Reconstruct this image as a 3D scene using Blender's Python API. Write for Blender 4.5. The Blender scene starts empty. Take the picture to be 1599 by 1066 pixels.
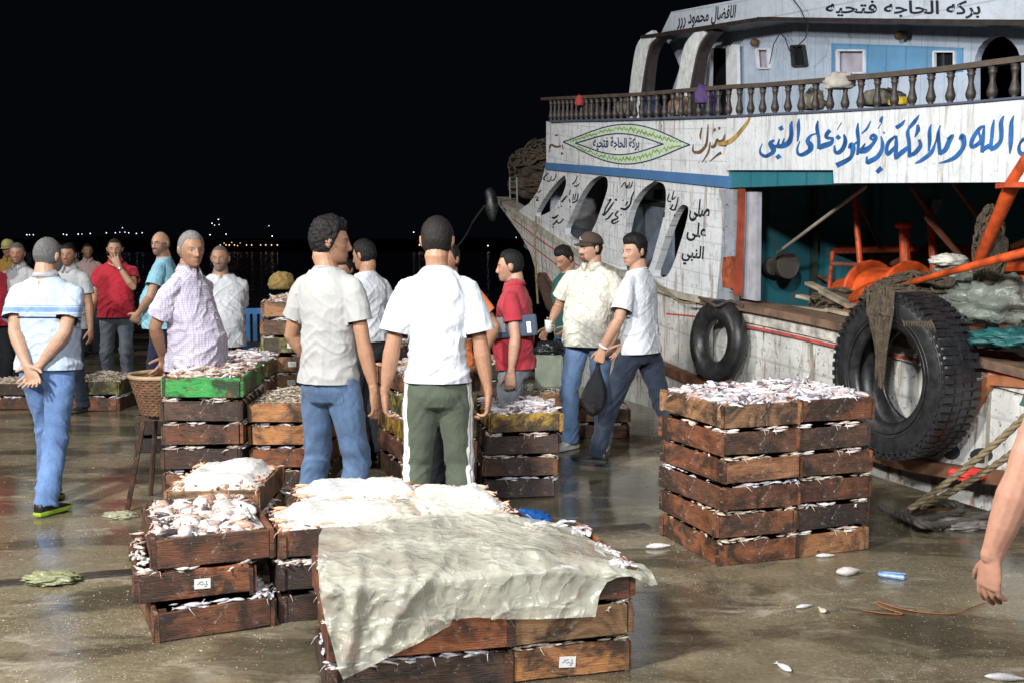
import bpy, bmesh, math, random
from mathutils import Vector, Matrix, noise, Quaternion
V = Vector
PI = math.pi
R_ = math.radians
sc = bpy.context.scene
col = sc.collection
random.seed(7)

# ------------------------------------------------------------------ camera
FPX, CX, CY, EYE = 1750.0, 799.5, 533.0, 1.65
PITCH = math.atan(148 / FPX)
cam = bpy.data.cameras.new('camera')
cam.sensor_width = 36
cam.lens = 36 * FPX / 1599
cam.clip_start = 0.05
cam.clip_end = 3000
camo = bpy.data.objects.new('camera', cam)
col.objects.link(camo)
camo.location = (0, 0, EYE)
camo.rotation_euler = (PI / 2 - PITCH, 0, 0)
sc.camera = camo

# ------------------------------------------------------------------ night sky, quay floodlights and added fills, exposure
world = bpy.data.worlds.new('World')
sc.world = world
world.use_nodes = True
nt = world.node_tree
bg = nt.nodes['Background']
bg.inputs[0].default_value = (0.012, 0.014, 0.022, 1)
bg.inputs[1].default_value = 0.12

def area(name, loc, target, size, power, color):
    l = bpy.data.lights.new(name, 'AREA')
    l.shape = 'DISK'
    l.size = size
    l.energy = power
    l.color = color
    o = bpy.data.objects.new(name, l)
    o.location = loc
    d = V(target) - V(loc)
    o.rotation_euler = d.to_track_quat('-Z', 'Y').to_euler()
    col.objects.link(o)
    return o

# unseen floodlights high at left, with an added fill behind the camera
area('unseen_light', (-4.2, 0.6, 5.4), (0.2, 6.5, 0.4), 0.7, 1000, (1.0, 0.975, 0.93))
area('unseen_light', (1.6, -4.5, 6.0), (2.0, 9.0, 1.0), 1.2, 700, (0.93, 0.97, 1.0))  # added wide fill, no lamp of the quay
area('unseen_light', (-9.5, 7.0, 6.5), (0.5, 11.0, 0.8), 1.0, 650, (1.0, 0.98, 0.93))

sl = bpy.data.lights.new('boat_fill_spot', 'SPOT')  # added unseen spot that brightens the boat's side
sl.energy = 3600; sl.spot_size = math.radians(46); sl.spot_blend = 0.7; sl.shadow_soft_size = 0.35; sl.color = (0.95, 0.98, 1.0)
so_ = bpy.data.objects.new('boat_fill_spot', sl)
so_.location = (-1.5, -3.0, 5.6)
so_.rotation_euler = (V((3.4, 11.0, 1.7)) - V((-1.5, -3.0, 5.6))).to_track_quat('-Z', 'Y').to_euler()
col.objects.link(so_)

sc.view_settings.view_transform = 'Standard'
sc.view_settings.look = 'None'
sc.view_settings.exposure = 0.1
sc.view_settings.gamma = 1.0

# ------------------------------------------------------------------ pixel -> place helpers (pixels of the 1599 x 1066 photograph)
_cp, _sp = math.cos(PITCH), math.sin(PITCH)
def ray(px, py):
    u, v = (px - CX) / FPX, (CY - py) / FPX
    return V((u, _cp + v * _sp, -_sp + v * _cp))
def P(px, py, Y):
    d = ray(px, py)
    return V((0, 0, EYE)) + d * (Y / d.y)
def G(px, py, z=0.0):
    d = ray(px, py)
    return V((0, 0, EYE)) + d * ((z - EYE) / d.z)

# ------------------------------------------------------------------ object helpers
def tag(o, label=None, cat=None, group=None, kind=None):
    if label: o['label'] = label
    if cat: o['category'] = cat
    if group: o['group'] = group
    if kind: o['kind'] = kind
    return o
def link(name, me, parent=None, loc=None):
    o = bpy.data.objects.new(name, me)
    col.objects.link(o)
    if parent is not None: o.parent = parent
    if loc is not None: o.location = loc
    return o
def empty(name, loc=(0, 0, 0), rz=0.0):
    o = bpy.data.objects.new(name, None)
    o.empty_display_size = 0.1
    o.location = loc
    o.rotation_euler = (0, 0, rz)
    col.objects.link(o)
    return o
def mesh_of(bm, name, mats, smooth=False):
    me = bpy.data.meshes.new(name)
    bmesh.ops.recalc_face_normals(bm, faces=bm.faces)
    if smooth:
        for f in bm.faces: f.smooth = True
    bm.to_mesh(me)
    bm.free()
    for m in (mats if isinstance(mats, (list, tuple)) else [mats]): me.materials.append(m)
    return me
def obj(name, bm, mats, parent=None, smooth=False, loc=None):
    return link(name, mesh_of(bm, name, mats, smooth), parent, loc)
def copy_tree(o, parent=None):
    c = o.copy()
    col.objects.link(c)
    if parent is not None: c.parent = parent
    for ch in list(o.children): copy_tree(ch, c)
    return c

def bx(bm, c, s, rot=None, mi=0, jit=0.0):
    """box, centre c, size s, optional rotation matrix"""
    vs = []
    for i in (-1, 1):
        for j in (-1, 1):
            for k in (-1, 1):
                p = V((i * s[0] / 2, j * s[1] / 2, k * s[2] / 2))
                if jit: p += V((random.uniform(-jit, jit), random.uniform(-jit, jit), random.uniform(-jit, jit)))
                if rot is not None: p = rot @ p
                vs.append(bm.verts.new(p + V(c)))
    for q in ((0, 1, 3, 2), (4, 6, 7, 5), (0, 4, 5, 1), (2, 3, 7, 6), (0, 2, 6, 4), (1, 5, 7, 3)):
        f = bm.faces.new([vs[i] for i in q])
        f.material_index = mi
    return vs
def loft(bm, rings, cap=True, closed=False, mi=0):
    rv = [[bm.verts.new(p) for p in r] for r in rings]
    n = len(rv[0])
    m = len(rv)
    for i in range(m if closed else m - 1):
        a, b = rv[i], rv[(i + 1) % m]
        for j in range(n):
            f = bm.faces.new((a[j], a[(j + 1) % n], b[(j + 1) % n], b[j]))
            f.material_index = mi
    if cap and not closed:
        f = bm.faces.new(list(reversed(rv[0]))); f.material_index = mi
        f = bm.faces.new(rv[-1]); f.material_index = mi
    return rv
def frames(pts, up=None):
    n = len(pts)
    out = []
    prev = None
    for i in range(n):
        t = (pts[min(i + 1, n - 1)] - pts[max(i - 1, 0)])
        if t.length < 1e-9: t = V((0, 0, 1))
        t.normalize()
        if prev is None:
            u = V(up) if up is not None else (V((0, 0, 1)) if abs(t.z) < 0.9 else V((0, 1, 0)))
        else:
            u = prev
        a = u - t * u.dot(t)
        if a.length < 1e-4:
            a = V((1, 0, 0)) - t * t.x
        a.normalize()
        prev = a
        out.append((t, a, t.cross(a).normalized()))
    return out
def tube(bm, pts, rad, n=10, up=None, closed=False, round_end=True, mi=0):
    """rad: number, list of numbers or list of (ra, rb); ra along up"""
    pts = [V(p) for p in pts]
    m = len(pts)
    if not isinstance(rad, (list, tuple)): rad = [rad] * m
    rad = [(r, r) if not isinstance(r, (list, tuple)) else r for r in rad]
    fr = frames(pts, up)
    if closed:
        fr = []
        for i in range(m):
            t = (pts[(i + 1) % m] - pts[i - 1]).normalized()
            u = V(up) if up is not None else V((0, 0, 1))
            a = (u - t * u.dot(t)).normalized()
            fr.append((t, a, t.cross(a)))
    rings = []
    if round_end and not closed:
        t, a, b = fr[0]
        for q in (0.95, 0.6):
            k = math.sqrt(1 - q * q)
            rings.append([pts[0] - t * q * min(rad[0]) + (a * math.cos(x) * rad[0][0] + b * math.sin(x) * rad[0][1]) * k for x in [2 * PI * j / n for j in range(n)]])
    for p, (t, a, b), r in zip(pts, fr, rad):
        rings.append([p + a * math.cos(x) * r[0] + b * math.sin(x) * r[1] for x in [2 * PI * j / n for j in range(n)]])
    if round_end and not closed:
        t, a, b = fr[-1]
        for q in (0.6, 0.95):
            k = math.sqrt(1 - q * q)
            rings.append([pts[-1] + t * q * min(rad[-1]) + (a * math.cos(x) * rad[-1][0] + b * math.sin(x) * rad[-1][1]) * k for x in [2 * PI * j / n for j in range(n)]])
    return loft(bm, rings, closed=closed, mi=mi)
def spline(pts, k=6):
    """Catmull-Rom through points of any dimension (tuples)"""
    pts = [tuple(p) for p in pts]
    if len(pts) < 3:
        a, b = pts[0], pts[-1]
        return [tuple(a[i] + (b[i] - a[i]) * t / k for i in range(len(a))) for t in range(k + 1)]
    q = [pts[0]] + pts + [pts[-1]]
    out = []
    for i in range(1, len(q) - 2):
        for s in range(k):
            t = s / k
            out.append(tuple(0.5 * (2 * q[i][d] + (q[i + 1][d] - q[i - 1][d]) * t + (2 * q[i - 1][d] - 5 * q[i][d] + 4 * q[i + 1][d] - q[i + 2][d]) * t * t
                             + (3 * q[i][d] - q[i - 1][d] - 3 * q[i + 1][d] + q[i + 2][d]) * t ** 3) for d in range(len(q[i]))))
    out.append(pts[-1])
    return out
def ellipsoid(bm, c, r, rot=None, nu=12, nv=8):
    rings = []
    for i in range(1, nv):
        th = PI * i / nv
        ring = []
        for j in range(nu):
            ph = 2 * PI * j / nu
            p = V((r[0] * math.sin(th) * math.cos(ph), r[1] * math.sin(th) * math.sin(ph), -r[2] * math.cos(th)))
            if rot is not None: p = rot @ p
            ring.append(p + V(c))
        rings.append(ring)
    return loft(bm, rings)
def remesh(bm, voxel, smooth=2, name='m'):
    """union of overlapping closed shells as one continuous surface"""
    me = bpy.data.meshes.new(name)
    bmesh.ops.triangulate(bm, faces=bm.faces)
    bmesh.ops.recalc_face_normals(bm, faces=bm.faces)
    bm.to_mesh(me); bm.free()
    o = bpy.data.objects.new(name, me)
    col.objects.link(o)
    m = o.modifiers.new('r', 'REMESH'); m.mode = 'VOXEL'; m.voxel_size = voxel; m.use_smooth_shade = True
    if smooth:
        s = o.modifiers.new('s', 'SMOOTH'); s.factor = 0.5; s.iterations = smooth
    dg = bpy.context.evaluated_depsgraph_get()
    out = bpy.data.meshes.new_from_object(o.evaluated_get(dg))
    bpy.data.objects.remove(o)
    bpy.data.meshes.remove(me)
    out.materials.clear()
    return out

# ------------------------------------------------------------------ materials
def new_mat(name):
    m = bpy.data.materials.new(name)
    m.use_nodes = True
    return m, m.node_tree, m.node_tree.nodes['Principled BSDF']
def N(nt, kind, **kw):
    n = nt.nodes.new(kind)
    for k, v in kw.items():
        if k == 'inp':
            for a, b in v.items(): n.inputs[a].default_value = b
        else: setattr(n, k, v)
    return n
def rgb(c): return (c[0], c[1], c[2], 1.0)
def srgb(r, g, b):
    f = lambda x: ((x / 255 + 0.055) / 1.055) ** 2.4 if x / 255 > 0.04045 else x / 255 / 12.92
    return (f(r), f(g), f(b))
def ramp(nt, fac, stops, interp='LINEAR'):
    r = N(nt, 'ShaderNodeValToRGB')
    r.color_ramp.interpolation = interp
    e = r.color_ramp.elements
    while len(e) < len(stops): e.new(0.5)
    for el, (p, c) in zip(e, stops):
        el.position = p; el.color = rgb(c) if len(c) == 3 else c
    nt.links.new(fac, r.inputs[0])
    return r.outputs[0]
def coords(nt, scale=(1, 1, 1), kind='Object', loc=(0, 0, 0), rnd=False):
    tc = N(nt, 'ShaderNodeTexCoord')
    mp = N(nt, 'ShaderNodeMapping')
    mp.inputs['Scale'].default_value = scale
    mp.inputs['Location'].default_value = loc
    nt.links.new(tc.outputs[kind], mp.inputs[0])
    if rnd:
        oi = N(nt, 'ShaderNodeObjectInfo')
        mu = N(nt, 'ShaderNodeMath', operation='MULTIPLY'); mu.inputs[1].default_value = 37.0
        cb = N(nt, 'ShaderNodeCombineXYZ')
        nt.links.new(oi.outputs['Random'], mu.inputs[0])
        for i in range(3): nt.links.new(mu.outputs[0], cb.inputs[i])
        nt.links.new(cb.outputs[0], mp.inputs['Location'])
    return mp.outputs[0]
def tex(nt, vec, scale=5, detail=4, rough=0.55, dist=0.0):
    n = N(nt, 'ShaderNodeTexNoise')
    n.inputs['Scale'].default_value = scale
    n.inputs['Detail'].default_value = detail
    n.inputs['Roughness'].default_value = rough
    n.inputs['Distortion'].default_value = dist
    nt.links.new(vec, n.inputs['Vector'])
    return n.outputs['Fac']
def bump(nt, h, bsdf, strength=0.3, dist=0.01):
    b = N(nt, 'ShaderNodeBump')
    b.inputs['Strength'].default_value = strength
    b.inputs['Distance'].default_value = dist
    nt.links.new(h, b.inputs['Height'])
    nt.links.new(b.outputs[0], bsdf.inputs['Normal'])
    return b
def mix(nt, fac, a, b, mode='MIX'):
    m = N(nt, 'ShaderNodeMix', data_type='RGBA', blend_type=mode)
    for sock, val in ((m.inputs[0], fac), (m.inputs[6], a), (m.inputs[7], b)):
        if hasattr(val, 'is_linked'): nt.links.new(val, sock)
        else: sock.default_value = val if not isinstance(val, tuple) else (rgb(val) if len(val) == 3 else val)
    return m.outputs[2]
def simple(name, c, rough=0.6, var=0.25, scale=8.0, bs=0.2, bd=0.004, metal=0.0, stretch=(1, 1, 1), spec=0.5):
    m, nt, b = new_mat(name)
    v = coords(nt, stretch)
    f = tex(nt, v, scale, 5)
    c2 = tuple(x * (1 - var) for x in c); c3 = tuple(min(1, x * (1 + var * 0.6)) for x in c)
    nt.links.new(ramp(nt, f, [(0.3, c2), (0.7, c3)]), b.inputs['Base Color'])
    b.inputs['Roughness'].default_value = rough
    b.inputs['Metallic'].default_value = metal
    b.inputs['Specular IOR Level'].default_value = spec
    if bs: bump(nt, tex(nt, v, scale * 6, 4), b, bs, bd)
    return m
# ------------------------------------------------------------------ shared materials
MATS = {}
def wood(name, c1, c2, c3=None, rough=0.55, rnd=True, paint=None, wet=0.35):
    m, nt, b = new_mat(name)
    v = coords(nt, (1.0, 1.0, 6.0), 'Object', rnd=rnd)
    f = tex(nt, v, 5.5, 6, 0.65, 0.6)
    fine = tex(nt, coords(nt, (2.0, 2.0, 34.0), 'Object', rnd=rnd), 9, 5, 0.6, 0.4)
    base = ramp(nt, f, [(0.28, c1), (0.52, c2), (0.74, c3 or tuple(x * 1.5 for x in c2))])
    base = mix(nt, 0.55, base, ramp(nt, fine, [(0.3, tuple(x * 0.45 for x in c2)), (0.65, tuple(min(1, x * 1.35) for x in c2))]))
    if rnd:
        oi = N(nt, 'ShaderNodeObjectInfo')
        tint = ramp(nt, oi.outputs['Random'], [(0.0, (0.42, 0.40, 0.42)), (0.25, (1.05, 0.80, 0.66)), (0.45, (0.62, 0.62, 0.66)), (0.65, (1.9, 1.35, 0.85)), (0.8, (0.8, 0.68, 0.62)), (1.0, (1.5, 1.5, 1.35))])
        base = mix(nt, 1.0, base, tint, 'MULTIPLY')
    if paint:
        k = ramp(nt, tex(nt, coords(nt, (1, 1, 1.6), rnd=rnd), 7, 6, 0.7, 0.5), [(0.44, (0, 0, 0)), (0.50, (1, 1, 1))])
        base = mix(nt, k, base, paint)
    # knots, grime and nail stains
    vo = N(nt, 'ShaderNodeTexVoronoi'); vo.inputs['Scale'].default_value = 9
    nt.links.new(coords(nt, (1, 1, 2.4), rnd=rnd), vo.inputs['Vector'])
    base = mix(nt, ramp(nt, vo.outputs['Distance'], [(0.07, (0.75, 0.75, 0.75)), (0.15, (0, 0, 0))]), base, (0.012, 0.009, 0.007))
    g = ramp(nt, tex(nt, coords(nt, rnd=rnd), 17, 6, 0.7), [(0.56, (0, 0, 0)), (0.72, (0.7, 0.7, 0.7))])
    base = mix(nt, g, base, (0.055, 0.045, 0.035))
    st = ramp(nt, tex(nt, coords(nt, (1, 1, 1.4), rnd=rnd), 4.2, 7, 0.7, 0.8), [(0.44, (0, 0, 0)), (0.58, (0.9, 0.9, 0.9))])
    base = mix(nt, st, base, (0.020, 0.014, 0.011))
    sw = ramp(nt, tex(nt, coords(nt, (1.5, 1.5, 1), loc=(3, 7, 1), rnd=False), 21, 7, 0.75, 0.6), [(0.60, (0, 0, 0)), (0.66, (0.6, 0.6, 0.6))])
    base = mix(nt, sw, base, (0.36, 0.33, 0.29))
    nt.links.new(base, b.inputs['Base Color'])
    nt.links.new(ramp(nt, f, [(0.3, (rough - wet * 0.5,) * 3), (0.7, (rough + 0.1,) * 3)]), b.inputs['Roughness'])
    bump(nt, fine, b, 0.9, 0.006)
    return m
M_CR = wood('crate_wood', (0.040, 0.018, 0.011), (0.165, 0.072, 0.038), (0.34, 0.175, 0.085))
M_CR2 = wood('pale_crate_wood', (0.08, 0.045, 0.024), (0.30, 0.175, 0.090), (0.46, 0.32, 0.17))
M_CRD = wood('dark_crate_wood', (0.016, 0.011, 0.009), (0.070, 0.036, 0.025), (0.13, 0.07, 0.045))
M_GREEN = wood('green_painted_wood', (0.05, 0.045, 0.02), (0.13, 0.11, 0.045), None, 0.5, True, (0.035, 0.36, 0.07))
M_YEL = wood('yellow_painted_wood', (0.07, 0.045, 0.015), (0.20, 0.13, 0.04), None, 0.5, True, (0.42, 0.25, 0.025))
M_OLIVE = wood('olive_painted_wood', (0.04, 0.04, 0.02), (0.14, 0.12, 0.05), None, 0.5, True, (0.26, 0.24, 0.06))
M_BLK = wood('black_crate_wood', (0.008, 0.008, 0.008), (0.022, 0.019, 0.017), (0.04, 0.034, 0.03), 0.5, False)
MATS['black_plastic'] = simple('black_plastic', (0.018, 0.018, 0.02), 0.33)
MATS['white_plastic'] = simple('white_plastic', (0.7, 0.7, 0.68), 0.35)
M_PAPER = simple('paper', (0.72, 0.72, 0.72), 0.7, 0.08)
M_INK = simple('ink', (0.02, 0.022, 0.05), 0.6, 0.1, bs=0)
M_ROPE = simple('rope_fibre', (0.20, 0.15, 0.085), 0.9, 0.4, 30, 0.8, 0.006)
M_ROPED = simple('dark_rope', (0.06, 0.05, 0.04), 0.9, 0.4, 30, 0.8, 0.006)
M_NET = simple('net_brown', (0.10, 0.075, 0.048), 0.95, 0.5, 22, 1.0, 0.02)

def fish_mat(name, a, b_, c, rough=0.28):
    m, nt, b = new_mat(name)
    at = N(nt, 'ShaderNodeAttribute', attribute_name='Rnd')
    f = ramp(nt, at.outputs['Fac'], [(0.0, a), (0.45, b_), (0.85, c), (1.0, (0.07, 0.06, 0.065))])
    n = tex(nt, coords(nt), 60, 3)
    nt.links.new(mix(nt, 1.0, f, ramp(nt, n, [(0.3, (0.7, 0.7, 0.72)), (0.7, (1.08, 1.05, 1.05))]), 'MULTIPLY'), b.inputs['Base Color'])
    b.inputs['Roughness'].default_value = rough
    b.inputs['Specular IOR Level'].default_value = 0.6
    bump(nt, n, b, 0.3, 0.003)
    return m
M_FSILVER = fish_mat('silver_fish', (0.72, 0.72, 0.74), (0.50, 0.50, 0.53), (0.55, 0.40, 0.36))
M_FWHITE = fish_mat('white_fish', (0.72, 0.70, 0.67), (0.55, 0.48, 0.42), (0.58, 0.33, 0.22))
M_FSHRIMP = fish_mat('shrimp', (0.80, 0.56, 0.40), (0.75, 0.34, 0.18), (0.80, 0.70, 0.62))
M_FSMALL = fish_mat('mixed_small_fish', (0.68, 0.60, 0.46), (0.42, 0.34, 0.24), (0.80, 0.76, 0.68))
M_CRAB = fish_mat('crab_shell', (0.76, 0.74, 0.72), (0.66, 0.62, 0.60), (0.60, 0.36, 0.26), 0.35)
M_ICE = None
def ice_mat():
    m, nt, b = new_mat('crushed_ice')
    v = coords(nt)
    f = tex(nt, v, 26, 6, 0.7)
    nt.links.new(ramp(nt, f, [(0.3, (0.52, 0.47, 0.42)), (0.58, (0.84, 0.84, 0.84))]), b.inputs['Base Color'])
    b.inputs['Roughness'].default_value = 0.4
    bump(nt, tex(nt, v, 110, 4, 0.7), b, 0.8, 0.01)
    return m
M_ICE = ice_mat()
def plastic_mat(name, c, alpha_t, rough=0.22):
    m, nt, b = new_mat(name)
    v = coords(nt)
    f = tex(nt, v, 5, 6, 0.65, 0.8)
    nt.links.new(ramp(nt, f, [(0.3, tuple(x * 0.78 for x in c)), (0.7, c)]), b.inputs['Base Color'])
    nt.links.new(ramp(nt, tex(nt, v, 14, 4), [(0.3, (rough, rough, rough)), (0.7, (rough + 0.25,) * 3)]), b.inputs['Roughness'])
    nt.links.new(ramp(nt, tex(nt, coords(nt, (1, 1, 1), loc=(3, 1, 7)), 3.5, 4, 0.6), [(0.35, (1 - alpha_t,) * 3), (0.7, (min(1, 1.12 - alpha_t * 0.5),) * 3)]), b.inputs['Alpha'])
    h = tex(nt, coords(nt, (1, 1.6, 1)), 6.5, 6, 0.55, 0.8)
    ad = h
    for sc_, k_, lc in ((3.2, 0.55, (1, 1, 1)), (6.0, 0.4, (4, 2, 9)), (11.0, 0.25, (8, 5, 2))):
        rn = tex(nt, coords(nt, (1, 1.3, 1), loc=lc), sc_, 2, 0.4, 0.3)
        cr = ramp(nt, rn, [(0.38, (0, 0, 0)), (0.49, (0.8, 0.8, 0.8)), (0.505, (1, 1, 1)), (0.56, (0.45, 0.45, 0.45)), (0.68, (0.1, 0.1, 0.1))])
        mu = N(nt, 'ShaderNodeMath', operation='MULTIPLY_ADD'); mu.inputs[1].default_value = k_
        nt.links.new(cr, mu.inputs[0]); nt.links.new(ad, mu.inputs[2]); ad = mu.outputs[0]
    bump(nt, ad, b, 0.42, 0.03)
    b.inputs['Specular IOR Level'].default_value = 0.6
    return m
M_SHEET = plastic_mat('plastic_sheet', (0.62, 0.61, 0.51), 0.60, 0.14)

# ------------------------------------------------------------------ ground, joint, sea, far shore
QA = math.atan(0.355)                          # quay frame: u along the joint, n towards the bow
QU, QN = V((math.cos(QA), math.sin(QA), 0)), V((-math.sin(QA), math.cos(QA), 0))
def edge_x(y): return 5.38 - 0.345 * y
def ground_mat():
    m, nt, b = new_mat('wet_concrete')
    v = coords(nt)
    big = tex(nt, v, 0.55, 6, 0.6, 0.6)
    mid = tex(nt, v, 3.2, 7, 0.65, 0.4)
    fine = tex(nt, v, 38, 6, 0.7)
    base = ramp(nt, mid, [(0.28, (0.082, 0.068, 0.038)), (0.50, (0.175, 0.146, 0.088)), (0.76, (0.30, 0.26, 0.175))])
    base = mix(nt, ramp(nt, big, [(0.40, (0, 0, 0)), (0.60, (0.78, 0.78, 0.78))]), base, (0.095, 0.076, 0.045))
    base = mix(nt, 0.4, base, ramp(nt, fine, [(0.3, (0.085, 0.068, 0.045)), (0.7, (0.33, 0.285, 0.20))]))
    # pale scum and fish scales left in patches
    sc1 = ramp(nt, tex(nt, coords(nt, (1, 2.2, 1)), 2.4, 8, 0.75, 1.0), [(0.545, (0, 0, 0)), (0.66, (0.60, 0.60, 0.60))])
    base = mix(nt, sc1, base, (0.42, 0.385, 0.31))
    vo = N(nt, 'ShaderNodeTexVoronoi'); vo.inputs['Scale'].default_value = 64; vo.inputs['Randomness'].default_value = 1
    nt.links.new(v, vo.inputs['Vector'])
    flk = ramp(nt, vo.outputs['Distance'], [(0.15, (1, 1, 1)), (0.24, (0, 0, 0))])
    msk = ramp(nt, tex(nt, coords(nt, loc=(5, 2, 0)), 1.1, 6, 0.75), [(0.42, (0, 0, 0)), (0.56, (0.9, 0.9, 0.9))])
    base = mix(nt, mix(nt, 1.0, flk, msk, 'MULTIPLY'), base, (0.50, 0.45, 0.33))
    pud = tex(nt, coords(nt, (0.7, 1.5, 1), loc=(2, 0, 0)), 0.95, 6, 0.62, 0.6)
    wet = ramp(nt, pud, [(0.46, (0.46, 0.46, 0.46)), (0.53, (1, 1, 1))])
    base = mix(nt, 1.0, base, wet, 'MULTIPLY')
    nt.links.new(base, b.inputs['Base Color'])
    r1 = ramp(nt, pud, [(0.45, (0.03, 0.03, 0.03)), (0.52, (0.12, 0.12, 0.12)), (0.66, (0.28, 0.28, 0.28))])
    r2 = ramp(nt, fine, [(0.3, (0.85, 0.85, 0.85)), (0.7, (1.25, 1.25, 1.25))])
    nt.links.new(mix(nt, 1.0, r1, r2, 'MULTIPLY'), b.inputs['Roughness'])
    b.inputs['Specular IOR Level'].default_value = 0.55
    h = N(nt, 'ShaderNodeMath', operation='ADD')
    k1 = N(nt, 'ShaderNodeMath', operation='MULTIPLY'); k1.inputs[1].default_value = 0.35
    nt.links.new(fine, k1.inputs[0]); nt.links.new(k1.outputs[0], h.inputs[0]); nt.links.new(tex(nt, v, 7, 5), h.inputs[1])
    bump(nt, h.outputs[0], b, 0.13, 0.012)
    return m
M_GND = ground_mat()
bm = bmesh.new()
# quay slab: a sheet cut along the quay edge, with its vertical face down to the water
E0, E1 = V((edge_x(-6), -6, 0)), V((edge_x(62), 62, 0))
far = [V((-90, 62, 0)), V((-90, -6, 0))]
top = [bm.verts.new(p) for p in (E0, E1, far[0], far[1])]
low = [bm.verts.new(p - V((0, 0, 2.2))) for p in (E0, E1, far[0], far[1])]
bm.faces.new(top)
for i in range(4): bm.faces.new((top[i], top[(i + 1) % 4], low[(i + 1) % 4], low[i]))
tag(obj('quay_ground', bm, M_GND), kind='structure')
m_, nt_, b_ = new_mat('harbour_water')
b_.inputs['Base Color'].default_value = (0.004, 0.006, 0.008, 1)
b_.inputs['Roughness'].default_value = 0.12
bump(nt_, tex(nt_, coords(nt_, (1, 2.5, 1)), 1.6, 5), b_, 0.6, 0.12)
bm = bmesh.new()
vs = [bm.verts.new(p) for p in ((-900, -20, -1.3), (900, -20, -1.3), (900, 1400, -1.3), (-900, 1400, -1.3))]
bm.faces.new(vs)
tag(obj('water', bm, m_), kind='structure')
# low far shore the lights stand on
bm = bmesh.new()
rr = []
for i in range(61):
    x = -420 + 14 * i
    rr.append([V((x, 640, -1.4)), V((x, 648, 3.0 + 2.2 * noise.noise(V((x * 0.02, 0, 0))))), V((x, 760, 7 + 6 * noise.noise(V((x * 0.012, 4, 0))))), V((x, 900, -1.4))])
for a, b2 in zip(rr, rr[1:]):
    va = [bm.verts.new(p) for p in a]; vb = [bm.verts.new(p) for p in b2]
    for j in range(3): bm.faces.new((va[j], vb[j], vb[j + 1], va[j + 1]))
bmesh.ops.remove_doubles(bm, verts=bm.verts, dist=0.001)
tag(obj('far_shore_hills', bm, simple('far_land', (0.02, 0.022, 0.022), 0.9)), kind='structure')

# the long joint across the slabs: a dark strip standing in for the shaded groove
jl = [G(-60, 917), G(210, 893), G(560, 862), G(800, 838), G(1012, 821)]
bm = bmesh.new()
rings = []
for i in range(0, 45):
    t = i / 44 * (len(jl) - 1); k_ = min(int(t), len(jl) - 2); p = jl[k_].lerp(jl[k_ + 1], t - k_)
    w = 0.055 + 0.010 * noise.noise(V((i * 0.7, 0, 0))); z = 0.013 + 0.004 * noise.noise(V((i * 0.5, 5, 0)))
    rings.append([p - QN * w + V((0, 0, -0.02)), p - QN * w * 0.85 + V((0, 0, z)), p + QN * w * 0.8 + V((0, 0, z * 0.8)), p + QN * w + V((0, 0, -0.02))])
loft(bm, rings)
tag(obj('slab_joint', bm, wood('joint_dark', (0.012, 0.010, 0.008), (0.045, 0.036, 0.027), (0.09, 0.073, 0.055), rnd=False)), kind='structure')

# distant lamps
def lampmat(name, c, s):
    m, nt, b = new_mat(name)
    b.inputs['Base Color'].default_value = (0, 0, 0, 1)
    b.inputs['Emission Color'].default_value = rgb(c)
    b.inputs['Emission Strength'].default_value = s
    return m
LW, LB, LO = lampmat('lamp_white', (1, 0.98, 0.95), 3.2), lampmat('lamp_blue', (0.75, 0.82, 1), 3.0), lampmat('lamp_orange', (1, 0.62, 0.3), 3.0)
def lamp_proto(mat, r, name):
    bm = bmesh.new(); ellipsoid(bm, (0, 0, 0), (r, r, r), None, 8, 6)
    return mesh_of(bm, name, mat, True)
M_POLE = simple('lamp_pole', (0.03, 0.03, 0.03), 0.7)
def far_lamps(spots, mat, base, label, group):
    for (px, py, r) in spots:
        p = P(px, py, 600)
        e = empty('harbour_lamp', (p.x, p.y, 0)); tag(e, label, 'lamp', group)
        link('lamp_head', lamp_proto(mat, 0.21 * r, 'lamp_head'), e, (0, 0, p.z))
        bm = bmesh.new(); tube(bm, [(0, 0.5, -1.4), (0, 0.5, p.z)], 0.09, 5, round_end=False)
        link('lamp_post', mesh_of(bm, 'lamp_post', M_POLE), e)
far_lamps([(42, 367, 1.3), (46, 367, 1.0), (52, 367, 1.1), (99, 366, 1.2), (104, 367, 1.4), (122, 366, 1.4), (128, 366, 1), (141, 365, 1.3), (166, 364, 1.3), (180, 364, 1.2), (187, 363, 1), (191, 356, 1.0), (195, 363, 1.1), (201, 364, 1.2), (213, 365, 1.2), (222, 364, 1.1)],
          LB, 0, 'tiny bluish white lamp in the row of harbour lights at far left', 'bluish harbour lamps across the water at left')
far_lamps([(331, 349, 1.1), (335, 352, .9), (341, 343, 1.2), (342, 351, .9), (328, 367, 1.2), (353, 366, 1.1), (420, 353, .8), (425, 369, 1.3), (646, 363, 1.2), (762, 384, 1.5), (806, 371, .8)],
          LW, 0, 'single faint white lamp on the dark far shore', 'scattered white lamps on the far shore')
far_lamps([(344, 383, 1.1), (350, 380, .9), (353, 383, 1.2), (358, 383, 1.4), (362, 379, .9), (366, 383, 1.2), (371, 384, 1), (375, 380, .8), (385, 383, 1.2), (393, 383, 1.3), (407, 383, 1.2), (415, 383, 1.3), (424, 383, 1.3), (433, 383, 1.4), (655, 383, 1.6), (660, 385, 1.1)],
          LO, 0, 'tiny warm orange lamp low on the far shore', 'orange lamps along the far shore')
# ------------------------------------------------------------------ people
def sm(a, b, x):
    t = max(0.0, min(1.0, (x - a) / (b - a)))
    return t * t * (3 - 2 * t)
def gs(x, c, s): return math.exp(-((x - c) / s) ** 2)

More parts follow.
